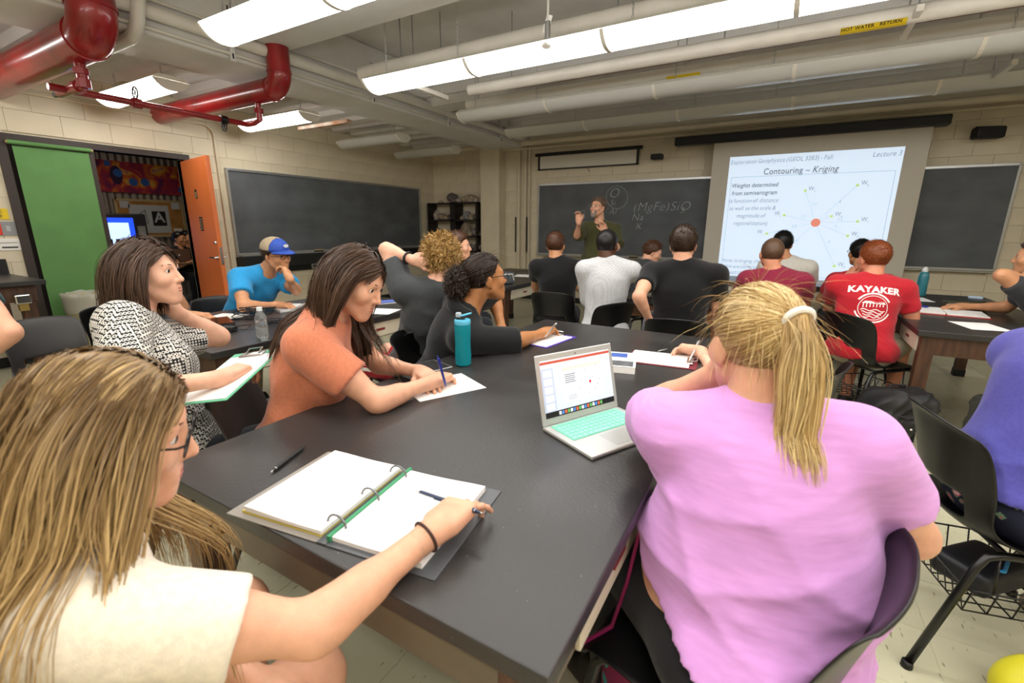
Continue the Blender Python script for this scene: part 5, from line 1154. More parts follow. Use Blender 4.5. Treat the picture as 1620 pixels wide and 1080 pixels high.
def long_hair(hm, m, ng, per, length, seed, part=.015, back=.6, side=.7, r=.0009, grav=.16, ramp=.35, steps=16, cap_t=.006, lift=.012, wave=.06, spread=.15, low=0.0, name='hair', drop=-.5, rc=.006, vr=.010, every=6, front=.0, fy=.05, fn=.085):
    ch = [scalp_cap(hm, cap_t, low, .006)]; p, nr, rs = scalp_roots(hm, ng, seed, .003, low)
    sgn = np.where(p[:, :1] > part, 1.0, -1.0); d = tangent(nr, (0, -back, drop))+sgn*A(side, front, 0)*np.clip(1-abs(p[:, :1]-part)/.1, .0, 1)*1.6+rs.normal(size=p.shape)*.05; d = d-nr*(d*nr).sum(1, keepdims=True); d /= np.linalg.norm(d, axis=1, keepdims=True)
    fl0 = None; L = length-np.clip(p[:, 2], -.05, .12)*-.6; G = grow(hm, p, d, L*(.9+.15*rs.rand(len(p))), steps, rs, grav=grav, ramp=ramp, colliders=body_colliders(hm), lift=lift, spread=spread, wave=wave)
    q_ = (G-hm.C) @ hm.R/hm.s; sg = np.where(p[:, 0] > part, 1.0, -1.0)[:, None]; zone = np.clip((.075-q_[..., 2])/.03, 0, 1)*np.clip((q_[..., 2]+.24)/.05, 0, 1)*(q_[..., 1] > -.02)
    xs = sg*np.maximum(abs(q_[..., 0]), .08); q_[..., 0] += (xs-q_[..., 0])*zone; lim = np.where(sg > 0, fn, fy); q_[..., 1] = np.where(q_[..., 1] > lim, q_[..., 1]+(lim-q_[..., 1])*zone, q_[..., 1])
    for _ in range(3): q_[:, 1:-1] = (q_[:, :-2]+2*q_[:, 1:-1]+q_[:, 2:])/4
    cc, ra = A(0, -.014, .032), A(.0765, .097, .09)+.009; kq = np.linalg.norm((q_-cc)/ra, axis=-1, keepdims=True)/(1+.05*rs.rand(len(p), 1, 1)); q_ = np.where(kq < 1, cc+(q_-cc)/np.maximum(kq, 1e-6), q_)
    G = hm.C+(q_*hm.s) @ hm.R.T; keep = ~((np.linalg.norm((G-hm.C)[..., :2], axis=-1) > .16) & (G[..., 2] > hm.C[2]-.07)).any(1); G = G[keep]; p = p[keep]; ch.append(guide_volume(G, every, vr, ctr=hm.C)); S_ = locks(G, per, rs, rc); gl = np.repeat(rs.rand(len(p)), per); ch.append(strand_mesh('s', S_, r*(.7+.6*rs.rand(len(S_))), (.8, 1, 1, .3), np.clip(.55*gl+.55*rs.rand(len(S_))**1.4, 0, 1)))
    p2, n2, r2 = scalp_roots(hm, 2600, seed+9, .005, low); sg2 = np.where(p2[:, :1] > part, 1.0, -1.0); d2 = tangent(n2, (0, -back, drop))+sg2*A(side, front, 0)*np.clip(1-abs(p2[:, :1]-part)/.1, .0, 1)*1.6; d2 /= np.linalg.norm(d2, axis=1, keepdims=True); k2 = p2[:, 2] > .03; p2, d2 = p2[k2], d2[k2]
    d2 = d2-n2[k2]*(d2*n2[k2]).sum(1, keepdims=True); d2 /= np.linalg.norm(d2, axis=1, keepdims=True); g2 = grow(hm, p2, d2, .085, 7, r2, grav=.05, lift=.006); q2 = (g2-hm.C) @ hm.R/hm.s; cc = A(0, -.014, .032); ra = A(.0765, .097, .09)+.008; q2 = cc+(q2-cc)/np.linalg.norm((q2-cc)/ra, axis=-1, keepdims=True)*(1+.04*r2.rand(len(p2), 1, 1))
    ch.append(strand_mesh('s', hm.C+(q2*hm.s) @ hm.R.T, r*1.1, (.7, 1, 1, .4), r2.rand(len(p2)), ctr=hm.C)); return hair_object(hm, name, ch, m)
long_hair(FLh, HM_fl, 1200, 8, .46, 3, part=.0, r=.0008, lift=.016, side=.85, back=.35, steps=15, wave=.05, rc=.009, vr=.0035, every=3, fy=.0, fn=.055, low=-.006, cap_t=.003)
M_elastic = mat('brown_hair_elastic', '3a231a', .7); wristband(FLh, 'r', M_elastic, .9, .0305, .003, 'hair_elastic', 'brown hair elastic round the wrist')
# ================================================================== pink shirt, blonde ponytail
PKh = human('person in an orchid pink shirt with a blonde ponytail on a black chair', PD(1192, 545, 1.0), 32, -8, 0, neck=PD(1203, 662, .985), syaw=10, sw=.178, pelvis=A(.045, .96, .53), pyaw=60, skin=SK_FAIR, shirt=C_pink, sleeve=.55, sleeve_r=.012, girth=1.36, belly=.035, armr=1.15,
    larm=(A(-.36, 1.3, .80), PD(1138, 588, 1.16), dict(d=(.5, -.1, .7), n=(.5, -.5, 0), curl=.8)), rarm=(PD(1440, 830, .98), A(.10, 1.28, .80), dict(d=(-.8, .4, 0), n=(0, 0, -1), curl=.4)), trousers=C_leg, knees=(A(-.33, 1.08, .54), A(-.22, 1.34, .54)), fine=.0045, coarse=.0075, seed=9, wr_amp=.011, hem=.015, hemtilt=(-.35, 0), headscale=1.03, neckr=1.05)
def ponytail(hm, m, tie, n_cap, ng, per, length, seed, r=.0009, tail_dir=(0, -.7, -.3), tail_r=.02, grav=.2, ramp=.3, cap_t=.006, wave=.05, loose=220, spread=.2, curl=0.0, name='hair', tie_m=None, steps=13, cfreq=30, lift=.01, dvar=.16, rc=.006, vol=True):
    ch = [scalp_cap(hm, cap_t, 0, .006)]; p, nr, rs = scalp_roots(hm, n_cap, seed, .004); tie = A(tie); M_ = 10; t = np.linspace(0, 1, M_)[None, :, None]
    P0 = p[:, None, :]; tg = tie+rs.normal(size=p.shape)*.006; P1 = tg[:, None, :]; q = P0*(1-t)+P1*t; c = A(0, -.014, .032); rad = A(.0765, .097, .09)+.006; k = np.linalg.norm((q-c)/rad, axis=2, keepdims=True); bul = 1+(.02+.05*rs.rand(len(p)))[:, None, None]*np.sin(np.pi*t); q = np.where(k < bul, c+(q-c)/np.maximum(k, 1e-6)*bul, q)
    ch.append(strand_mesh('s', hm.C+(q*hm.s) @ hm.R.T, r*(.7+.6*rs.rand(len(p))), (1, 1, 1, .8), rs.rand(len(p))**1.2))
    rt = tie+rs.normal(size=(ng, 3))*tail_r*.4; d = A(tail_dir)+rs.normal(size=(ng, 3))*dvar; d /= np.linalg.norm(d, axis=1, keepdims=True)
    G = grow(hm, rt, d, length*(.7+.4*rs.rand(ng)), steps, rs, grav=grav, ramp=ramp, colliders=body_colliders(hm), lift=lift, spread=spread, wave=wave, curl=curl, cfreq=cfreq)
    if vol: ch.append(guide_volume(G, 4, .009))
    S_ = locks(G, per, rs, rc); gl = np.repeat(rs.rand(ng), per); ch.append(strand_mesh('s', S_, r*(.7+.6*rs.rand(len(S_))), (1, 1, .9, .3), np.clip(.5*gl+.55*rs.rand(len(S_)), 0, 1)))
    if loose:
        p, nr, rs = scalp_roots(hm, loose, seed+5, .006); d = tangent(nr, (0, -.3, -1))+rs.normal(size=p.shape)*.3+nr*.2; d /= np.linalg.norm(d, axis=1, keepdims=True); pts = grow(hm, p, d, .1*(.4+rs.rand(len(p))), 8, rs, grav=.12, lift=.02, spread=.8); ch.append(strand_mesh('s', pts, r*.5, (1, 1, .8, .2), rs.rand(len(p))))
    ob = hair_object(hm, name, ch, m)
    if tie_m:
        tc = hm.C+hm.R @ (tie*hm.s)-hm.org; dv = hm.R @ nz(A(tail_dir)); Rm = rot_to(dv); MB().tube([V(tc+Rm[:, 0]*.024*math.cos(a)+Rm[:, 1]*.024*math.sin(a)) for a in [i*math.pi/8 for i in range(16)]], .007, 8, closed=True).build('hair_tie', tie_m, hm.o, smooth=True)
    return ob
ponytail(PKh, HM_blonde, (.012, -.122, .06), 3000, 150, 14, .30, 21, r=.0009, tail_dir=(-.02, -.5, -.35), tail_r=.02, tie_m=mat('white_hair_tie', 'ece7df', .7), loose=200, lift=.012, cap_t=.007, rc=.007, dvar=.10, grav=.3, ramp=.35)
# ================================================================== rust shirt, long brown hair
or_wr = at_z(683, 604, .80)
ORh = human('person in a rust orange shirt with long brown hair writing on paper', PD(563, 446, 1.64), -74, -26, -6, neck=PD(514, 508, 1.66), syaw=-52, sw=.17, pelvis=A(-1.585, .98, .53), skin=SK_FAIR, shirt=C_rust, sleeve=.6, sleeve_r=.014, rarm=(PD(560, 645, 1.5), or_wr, dict(d=A(at_z(712, 590, .80))-or_wr, n=(0, .4, -1), curl=(.75, .75, .8, .8), thumb=.9)), larm=(A(-1.45, 1.4, .75), A(-1.22, 1.36, .80), dict(d=(.6, -.3, 0), n=(0, 0, -1), curl=.3)),
    trousers=C_navy, knees=(A(-1.18, 1.28, .53), A(-1.22, 1.08, .53)), fine=.0042, coarse=.0085, bust=.02, seed=14, girth=.95, hem=-.1)
eyebrows(ORh, BR); lips(ORh)
long_hair(ORh, HM_brown, 800, 6, .40, 8, part=.01, r=.0009, lift=.008, side=.7, back=.5, wave=.012, rc=.006, vr=.0035, every=3, fy=.02, fn=.035, spread=.08, low=-.008, cap_t=.003)
# ================================================================== patterned blouse
pt_wr = PD(350, 598, 1.56)
PTh = human('person in a black and white patterned blouse with a clipboard on the lap', PD(236, 432, 1.74), -50, 0, 0, neck=PD(208, 512, 1.72), syaw=-30, sw=.175, pelvis=A(-1.86, .72, .53), pyaw=-20, skin=SK_PALE, shirt=C_lattice, sleeve=.7, sleeve_r=.01, girth=1.08, armr=1.08, rarm=(PD(322, 665, 1.45), pt_wr, dict(d=A(-.05, .6, .1), n=(0, .2, -1), curl=.9, thumb=.8)), larm=(PD(300, 640, 2.15), PD(274, 490, 1.9), dict(d=(-.15, -.1, .9), n=(-.6, -.6, .2), curl=.6)),
    trousers=C_jean, knees=(A(-1.88, 1.14, .56), A(-1.66, 1.12, .55)), fine=.0042, coarse=.0085, bust=.03, seed=23, hem=-.12, shirt_name='blouse')
eyebrows(PTh, BR); lips(PTh)
long_hair(PTh, HM_brown, 800, 6, .215, 12, part=.02, r=.0009, lift=.009, side=.75, back=.5, wave=.015, steps=12, rc=.006, vr=.0035, every=3, fy=.0, fn=.035, spread=.08, low=-.008, cap_t=.003)
# ================================================================== black hoodie
hd_wr = at_z(858, 527, .80)
HDh = human('person in a black zip hoodie with a dark curly ponytail and glasses', PD(768, 440, 2.34), -36, 4, 0, neck=PD(735, 496, 2.36), syaw=-48, sw=.17, pelvis=A(-1.60, 1.90, .53), skin=SK_BROWN, shirt=C_hood, sleeve=.97, sleeve_r=.012, rarm=(PD(778, 556, 2.16), hd_wr, dict(d=A(at_z(885, 512, .82))-hd_wr, n=(.2, .5, -1), curl=(.6, .65, .7, .7), thumb=.85)), larm=(at_z(848, 512, .80), at_z(795, 524, .80), dict(d=(-.4, -.6, 0), n=(0, 0, -1), curl=.5)), trousers=C_jean, fine=.0045, coarse=.0095, seed=31, shirt_name='hoodie', knees=(A(-1.28, 2.2, .53), A(-1.25, 2.0, .53)))
eyebrows(HDh, BR); lips(HDh); glasses(HDh, M_glass, .026, .019)
ponytail(HDh, HM_puff, (.0, -.11, .012), 2200, 30, 2, .03, 33, r=.001, tail_dir=(0, -.8, -.25), tail_r=.02, grav=.08, ramp=.1, loose=60, cap_t=.005, vol=False)
def puff(hm, m, c, rad, n, seed, name='hair_puff'):
    W0 = hm.C+hm.R @ (A(c)*hm.s); ch = [polygonise([ell(W0, tuple(v*.9 for v in rad), hm.R, k=.01)], .006, disp=lambda G: .007*wrinkle(G, seed, 75, 1))]; ch = [(v, f, np.tile(np.array([[.15, .5, 0]], np.float32), (len(v), 1))) for v, f in ch]
    rs = np.random.RandomState(seed); d = rs.normal(size=(n, 3)); d /= np.linalg.norm(d, axis=1, keepdims=True); q = A(c)+d*A(rad)*.85/hm.s; pts = grow(hm, q, d, .045*(.6+.7*rs.rand(n)), 9, rs, grav=.06, curl=1.0, cfreq=15, skull=False); ch.append(strand_mesh('s', pts, .0013, (1, 1, .9, .5), rs.rand(n))); return hair_object(hm, name, ch, m)
puff(HDh, HM_puff, (0, -.155, -.01), (.058, .05, .075), 1300, 35)
# hood and drawstrings
ch_ = HDh.N; m = MB(); up_ = HDh.TR[:, 2]; fw_ = HDh.TR[:, 1]; sd_ = HDh.TR[:, 0]
m.tube([V(ch_+sd_*.085*math.cos(t)+fw_*(.02+.09*math.sin(t))+up_*(.035-.07*max(0, math.sin(t)))-HDh.org) for t in [math.pi*(-.0+1.0*i/14)+math.pi for i in range(15)]], [.02]+[.038]*13+[.02], 10).build('hood', C_hood, HDh.o, smooth=True)
for s_ in (-1, 1): MB().tube([V(ch_+sd_*s_*.05+fw_*.08-up_*.02-HDh.org), V(ch_+sd_*s_*.055+fw_*.14-up_*.1-HDh.org), V(ch_+sd_*s_*.05+fw_*.15-up_*.22-HDh.org)], .005, 6).build('drawstring', M_white, HDh.o, smooth=True)
# ================================================================== curly blond scratching his head
CUh = human('person in a charcoal shirt and red shorts scratching curly blond hair', PD(699, 412, 2.62), 22, -6, 0, neck=PD(690, 462, 2.6), syaw=35, sw=.185, pelvis=A(-1.93, 2.12, .53), pyaw=75, skin=SK_PALE, shirt=C_char, sleeve=.62, sleeve_r=.02, larm=(PD(588, 402, 2.75), PD(656, 412, 2.56), dict(d=A(PD(700, 404, 2.52))-A(PD(656, 412, 2.56)), n=(-.1, .8, -.2), curl=.55, thumb=.3)), rarm=(A(-1.75, 2.5, .75), A(-2.1, 2.5, .8), {}), trousers=C_redshort, shorts=.85, knees=(A(-2.32, 1.90, .54), A(-2.26, 2.2, .54)), fine=.0055, coarse=.0105, seed=41, hem=-.08, wr_amp=.008)
def curly(hm, m, n, length, seed, r=.0016, cap_t=.016, curl=.9, low=.0, name='hair', cfreq=16):
    ch = [scalp_cap(hm, cap_t, low, .006, .006, 55, seed)]; p, nr, rs = scalp_roots(hm, n, seed, .006, low); d = nr+rs.normal(size=p.shape)*.5; d /= np.linalg.norm(d, axis=1, keepdims=True)
    pts = grow(hm, p, d, length*(.6+.6*rs.rand(len(p))), 9, rs, grav=.05, curl=curl, cfreq=cfreq, lift=.02, spread=.5); ch.append(strand_mesh('s', pts, r*(.7+.6*rs.rand(len(p))), (1, 1, .9, .4), rs.rand(len(p)))); return hair_object(hm, name, ch, m)
curly(CUh, HM_curl, 1500, .06, 43, r=.0022, cap_t=.018)
wristband(CUh, 'l', mat('dark_wristband', '1b2026', .5), .78, .031, .007, 'wristband')
# white stripes on the shorts, laid onto the cloth
def drape(hm, target, me, name, m, origin, ax, ay, az, lift=.0015, label=None):
    """lay a flat mesh (xy) onto a garment: origin + x*ax + y*ay, shot along -az"""
    Vx, Fx = target; bvh = BVHTree.FromPolygons([tuple(v) for v in Vx], [tuple(int(i) for i in f) for f in Fx]); bad = []
    bm = bmesh.new(); bm.from_mesh(me); bmesh.ops.triangulate(bm, faces=bm.faces[:])
    for _ in range(2):
        lg = [e for e in bm.edges if e.calc_length() > .012]
        if lg: bmesh.ops.subdivide_edges(bm, edges=lg, cuts=1)
    for v in bm.verts:
        p = V(A(origin)+A(ax)*v.co.x+A(ay)*v.co.y); h = bvh.ray_cast(p+V(az)*.25, -V(az), .6)
        if h[0] is None: bad.append(v); continue
        v.co = h[0]+h[1]*lift*(1 if h[1].dot(V(az)) > 0 else -1)-V(hm.org)
    if bad: bmesh.ops.delete(bm, geom=bad, context='VERTS')
    bm.to_mesh(me); bm.free(); ob = link_mesh(name, me, m, hm.o)
    if label: ob['label'] = label
    return ob
def garment(ob, hm): me = ob.data; return [np.array(v.co)+hm.org for v in me.vertices], [tuple(p.vertices) for p in me.polygons]
gt = garment(CUh.trousers, CUh); hp, kn, an, s_ = CUh.legs[0]; ax_ = nz(kn-hp)
vw = nz(A(0, 0, CAM_H)-(hp+kn)/2); ay_ = nz(np.cross(ax_, vw)); az_ = nz(np.cross(ay_, ax_)); az_ = az_ if az_ @ vw > 0 else -az_
for i in range(3):
    mm = MB().add([(-.06, -.012+.032*(i-1), 0), (.09, -.012+.032*(i-1), 0), (.09, .008+.032*(i-1), 0), (-.06, .008+.032*(i-1), 0)], [(0, 1, 2, 3)]).mesh('stripe'); drape(CUh, gt, mm, 'white_stripe', M_white, hp*.45+kn*.55, ax_, ay_, az_)
# ================================================================== blue shirt with cap
bl_l = PD(458, 441, 3.32)
BLh = human('person in a bright blue shirt and trucker cap resting chin on hand', PD(437, 404, 3.46), -80, -8, 4, neck=PD(418, 434, 3.54), syaw=-82, sw=.19, pelvis=A(-3.83, 2.02, .53), skin=SK_TAN, shirt=C_blue, sleeve=.6, sleeve_r=.016, rarm=(at_z(362, 497, .79), at_z(440, 482, .80), dict(d=(.7, .25, 0), n=(0, 0, -1), curl=.75)), larm=(at_z(494, 484, .79), bl_l, dict(d=A(PD(450, 420, 3.36))-bl_l, n=(-.9, -.2, .2), curl=.85)), trousers=C_khaki, fine=.0055, coarse=.0115, seed=51)
eyebrows(BLh, BR); glasses(BLh, M_glass, .025, .017); short_hair(BLh, HM_dbrown, .008, 1200, .02, 52)
def trucker(hm):
    T = lambda x, y, z: hm.C+hm.R @ (A(x, y, z)*hm.s); R, C, s = hm.R, hm.C, hm.s
    base = [ell(T(0, -.012, .05), tuple(v*s for v in (.092, .11, .088)), R, k=.01)]
    zc = (T(0, 0, .045), -R[:, 2]); yc = T(0, .02, 0)
    for nm, m, cuts in (('cap_mesh_back', mat('beige_mesh', 'b09f84', .8, bump=.5, bscale=300), [zc, (yc, R[:, 1])]), ('cap_front', mat('royal_blue_twill', '2249a8', .7), [zc, (yc, -R[:, 1])])):
        Vx, Fx = polygonise(base, .006, cuts=cuts); link_mesh(nm, quad_mesh(nm, Vx, Fx, hm.org), m, hm.o)
    b = MB(); vs = []; 
    for i in range(13):
        a = -1.15+2.3*i/12; c_, s2 = math.cos(a), math.sin(a)
        for rr_, dz in ((1.0, .0), (1.62, -.012*1)):
            vs.append(V(T(.088*s2*(1 if rr_ == 1 else 1.02), -.012+.108*c_*(1.0 if rr_ == 1 else 1.0)+(.075*c_**1.5 if rr_ > 1 else 0), .05+dz-.012*abs(s2)**2)-hm.org))
    b.add(vs, [(2*i, 2*i+1, 2*i+3, 2*i+2) for i in range(12)]); ob = b.build('cap_brim', MATS['royal_blue_twill'], hm.o, smooth=True); md = ob.modifiers.new('t', 'SOLIDIFY'); md.thickness = .005
    me = MB().poly([(-.022, -.006), (-.006, -.013), (.018, -.008), (.024, .006), (.004, .013), (-.018, .009)], 0, .002).mesh('cap_patch')
    for v in me.vertices: v.co = V(T(v.co.x, .1+v.co.z-.9*v.co.x**2, .088+v.co.y)-hm.org)
    link_mesh('cap_patch', me, M_white, hm.o)
trucker(BLh)
# ================================================================== person hidden behind the patterned blouse
P7h = human('person with brown hair writing behind the patterned blouse', PD(236, 404, 3.35), -70, -10, 0, neck=PD(222, 450, 3.4), syaw=-80, sw=.18, pelvis=A(-4.05, 1.42, .53), skin=SK_TAN, shirt=C_dkgrey, sleeve=.5, rarm=(at_z(262, 506, .79), at_z(306, 499, .80), dict(d=(.6, .35, 0), n=(0, 0, -1), curl=.8)), larm=(PD(300, 480, 3.3), PD(268, 442, 3.3), {}), trousers=C_jean, fine=.0075, coarse=.013, seed=61)
short_hair(P7h, HM_brown, .012, 900, .02, 62)
# ================================================================== person leaning in at the left edge
LAh = human('person leaning a bare bent arm in beside the fan', PD(-100, 395, 2.0), -40, 0, 0, neck=PD(-90, 462, 2.0), syaw=22, sw=.18, pelvis=A(-2.72, .02, .53), skin=SK_FAIR, shirt=C_teal, sleeve=.45, rarm=(PD(120, 545, 1.95), PD(-70, 598, 1.86), dict(d=(-.9, 0, -.1), n=(0, 0, -1), curl=.5)), larm=(A(-2.9, .3, .7), A(-2.62, .3, .66), {}), trousers=C_jean, fine=.0075, coarse=.013, seed=63)
short_hair(LAh, HM_brown, .012, 700, .02, 64)
# ================================================================== front rows, seen from behind
def seated(label, hpx, dep, hyaw, npx, syaw, skin, shirt, hairm, seed, pelvis=None, hpitch=0, larm=None, rarm=None, sleeve=.55, sw=.195, hair=None, hyaw_roll=0, trousers=None, shorts=False, lean=.1, ndep=None, girth=1.05, **kw):
    C_ = PD(*hpx, dep); N_ = PD(*npx, ndep or dep); f = yawdir(syaw); P_ = A(N_[0]-f[0]*lean, N_[1]-f[1]*lean, .54) if pelvis is None else A(pelvis); r = rotm(syaw)[:, 0]
    tz = .79; la = larm or (N_-r*.3+f*.1-A(0, 0, .28), A(*(N_-r*.12+f*.36)[:2], tz), dict(d=f+r*.5, curl=.5)); ra = rarm or (N_+r*.3+f*.1-A(0, 0, .28), A(*(N_+r*.12+f*.36)[:2], tz), dict(d=f-r*.5, curl=.5))
    h = human(label, C_, hyaw, hpitch, hyaw_roll, neck=N_, syaw=syaw, sw=sw, pelvis=P_, skin=skin, shirt=shirt, sleeve=sleeve, larm=la, rarm=ra, trousers=trousers or C_jean, shorts=shorts, fine=kw.pop('fine', .0075), coarse=kw.pop('coarse', .012), seed=seed, girth=girth, sock=C_shoe, **kw)
    hk = dict(t=.009, n=1100, length=.016); hk.update(hair or {}); short_hair(h, hairm, seed=seed+1, **hk); return h
B1h = seated('person in a black shirt with short brown hair near the pillar', (879, 388), 4.3, 12, (883, 416), 20, SK_TAN, C_black, HM_chest, 71, lean=.03, larm=(PD(842, 455, 4.2), A(-2.2, 4.3, .72), {}), sw=.21)
W1h = seated('person in a white fine dotted shirt with short black hair', (961, 388), 3.75, -4, (962, 418), 14, SK_DARK, C_dots, HM_black, 73, sleeve=1.95, lean=.06, larm=(PD(918, 462, 3.6), A(-1.45, 3.95, .72), {}), rarm=(PD(1003, 468, 3.75), A(-.95, 4.2, .80), {}), hair=dict(t=.008, length=.006), sw=.2, coarse=.0105, hem=-.14)
B2h = seated('person in a black shirt with elbow out beside the grey chair', (1081, 387), 3.12, 6, (1082, 424), 10, SK_FAIR, C_black, HM_dbrown, 75, lean=.06, larm=(PD(1003, 490, 2.95), PD(1030, 512, 3.15), dict(d=(.2, .6, -.2), curl=.5)), rarm=(PD(1130, 492, 3.1), A(-.25, 3.62, .8), {}), sw=.215, girth=1.1, coarse=.0105, hair=dict(t=.013))
K1h = seated('person in a dark grey shirt looking down past the white shirt', (1033, 399), 5.0, -72, (1022, 420), -45, SK_FAIR, C_dkgrey, HM_chest, 77, hpitch=-22, sw=.165, sz=.92, girth=.9, hair=dict(t=.016, length=.03), pelvis=A(-1.38, 5.0, .52))
M1h = seated('person in a maroon shirt with a buzz cut facing the screen', (1221, 402), 3.6, 8, (1226, 436), 6, SK_RED, C_maroon, HM_buzz, 79, sw=.2, hair=dict(t=.004, length=.005, r=.0009))
M2h = seated('person in a white shirt with black hair beyond the maroon shirt', (1238, 386), 4.55, 0, (1246, 416), 5, SK_TAN, cloth('soft_white_cotton', 'c9c5bd'), HM_black, 81, hair=dict(t=.012))
KYh = seated('person in a red printed shirt with ginger hair seated on a black chair', (1381, 409), 3.32, 28, (1377, 446), 6, SK_RED, C_red, HM_ginger, 83, hpitch=-4, pelvis=A(.575, 4.02, .54), larm=(PD(1300, 492, 3.5), PD(1340, 440, 3.52), dict(d=(.35, .1, .8), n=(.8, .2, 0), curl=.9)), rarm=(PD(1436, 478, 3.25), A(.86, 4.42, .80), {}), sw=.205, girth=1.12, coarse=.010, hem=-.06, fine=.005, trousers=C_khaki, shorts=.9, wr_amp=.009, hair=dict(t=.012, n=1600), pyaw=-20, knees=(A(.6, 4.42, .53), A(.86, 4.34, .53)))
RGh = seated('person in a red shirt and glasses beyond the ginger hair', (1360, 400), 4.35, 20, (1362, 438), 12, SK_TAN, C_red, HM_black, 85, sw=.215, hair=dict(t=.012))
glasses(RGh, M_glass, .026, .018)
wristband(KYh, 'l', M_blackm, .9, .03, .005)
# print on the red shirt
shv = (KYh.shirt_V, KYh.shirt_F); bx = -KYh.TR[:, 1]; rx = KYh.TR[:, 0]; ux = KYh.TR[:, 2]; M_print = mat('white_shirt_print', 'ece8e4', .8)
o0 = KYh.N-ux*.085; drape(KYh, shv, text_mesh('KAYAKER', .062, offset=.0028, aspect=1.06), 'shirt_lettering', M_print, o0, rx, ux, bx, label='white word printed across the shoulders')
oc = KYh.N-ux*.215
def ring(r0, r1, n=40, a0=0, a1=2*math.pi): 
    m = MB(); vs = []
    for i in range(n+1): a = a0+(a1-a0)*i/n; vs += [(r0*math.cos(a), r0*math.sin(a), 0), (r1*math.cos(a), r1*math.sin(a), 0)]
    m.add(vs, [(2*i, 2*i+1, 2*i+3, 2*i+2) for i in range(n)]); return m.mesh('ring')
drape(KYh, shv, ring(.082, .086), 'emblem_ring', M_print, oc, rx, ux, bx); drape(KYh, shv, ring(.096, .107, 60, .5, 2.6), 'emblem_ring', M_print, oc, rx, ux, bx); drape(KYh, shv, ring(.096, .105, 60, 3.4, 6.0), 'emblem_ring', M_print, oc, rx, ux, bx)
m = MB(); m.add([(-.068, .03, 0), (.07, .03, 0), (.06, .044, 0), (-.05, .046, 0)], [(0, 1, 2, 3)])
drape(KYh, shv, m.mesh('deck'), 'emblem_bridge', M_print, oc, rx, ux, bx)
for i in range(7): x = -.06+.019*i; drape(KYh, shv, MB().add([(x, -.0+.002*i, 0), (x+.006, .0+.002*i, 0), (x+.006, .034, 0), (x, .034, 0)], [(0, 1, 2, 3)]).mesh('pier'), 'emblem_pier', M_print, oc, rx, ux, bx)
for j in range(4):
    vs = []; w = .07-.008*j
    for i in range(15): x = -w+2*w*i/14; y = -.018-.016*j+.006*math.sin(i*.9+j); vs += [(x, y, 0), (x, y+.006, 0)]
    drape(KYh, shv, MB().add(vs, [(2*i, 2*i+2, 2*i+3, 2*i+1) for i in range(14)]).mesh('wave'), 'emblem_wave', M_print, oc, rx, ux, bx)
# ================================================================== right edge
PUh = human('person in a violet blue top and navy floral shorts at the frame edge', A(.98, 2.25, 1.2), -55, -10, 0, neck=A(.85, 2.14, 1.035), syaw=-66, sw=.165, pelvis=A(.755, 1.96, .54), pyaw=-65, skin=SK_FAIR, shirt=C_purple, sleeve=.9, sleeve_r=.01, girth=1.22, belly=.03, larm=(A(1.05, 2.6, .9), A(1.24, 2.5, .82), {}), rarm=(A(1.35, 2.2, .8), A(1.4, 2.5, .8), {}), trousers=C_floral, shorts=.8, knees=(A(1.26, 2.2, .54), A(1.3, 1.98, .54)), feet=(A(1.0, 2.2, .09), A(1.02, 1.98, .09)), fine=.006, coarse=.0085, seed=91, hem=.04, wr_amp=.008, sock=mat('woven_flat_shoe', '8a7c68', .8, var=.3, vscale=90))
short_hair(PUh, HM_brown, .012, 900, .02, 92)
CHh = human('person in a charcoal shirt leaning an elbow by the open notebook', A(1.52, 4.62, 1.19), 75, -5, 0, neck=A(1.50, 4.45, 1.0), syaw=70, sw=.19, pelvis=A(1.93, 4.42, .54), skin=SK_TAN, shirt=C_dkgrey, sleeve=.72, larm=(at_z(1550, 522, .79), PD(1626, 440, 3.05), dict(d=(.3, .1, .8), n=(0, 1, 0), curl=.5)), rarm=(A(1.5, 4.8, .8), A(1.25, 4.75, .8), {}), trousers=C_jean, fine=.006, coarse=.011, seed=93)
short_hair(CHh, HM_brown, .012, 900, .02, 94)
# hidden writer beyond the ponytail, hand with pen on the red clipboard
hw = at_z(1108, 556, .80)
HWh = human('person hidden past the blonde ponytail writing on the red clipboard', PD(1205, 505, 2.2), 62, -30, 0, neck=PD(1232, 545, 2.2), syaw=60, sw=.17, pelvis=A(.1, 2.40, .54), skin=SK_PALE, shirt=C_teal, sleeve=.55, larm=(A(-.02, 2.15, .75), hw, dict(d=A(-1, .15, .0), n=(0, -.6, -.8), curl=.85, thumb=.9)), rarm=(A(.2, 2.6, .8), A(-.1, 2.5, .8), {}), trousers=C_jean, fine=.0075, coarse=.013, seed=95, knees=(A(-.3, 2.42, .53), A(-.26, 2.62, .53)))
short_hair(HWh, HM_brown, .012, 900, .02, 96)
# person beyond the curly hair
P11h = seated('person in a pale grey shirt partly behind the curly blond hair', (726, 390), 4.1, -62, (700, 426), -55, SK_FAIR, C_lgrey, HM_chest, 97, hair=dict(t=.014, length=.03), lean=.05)
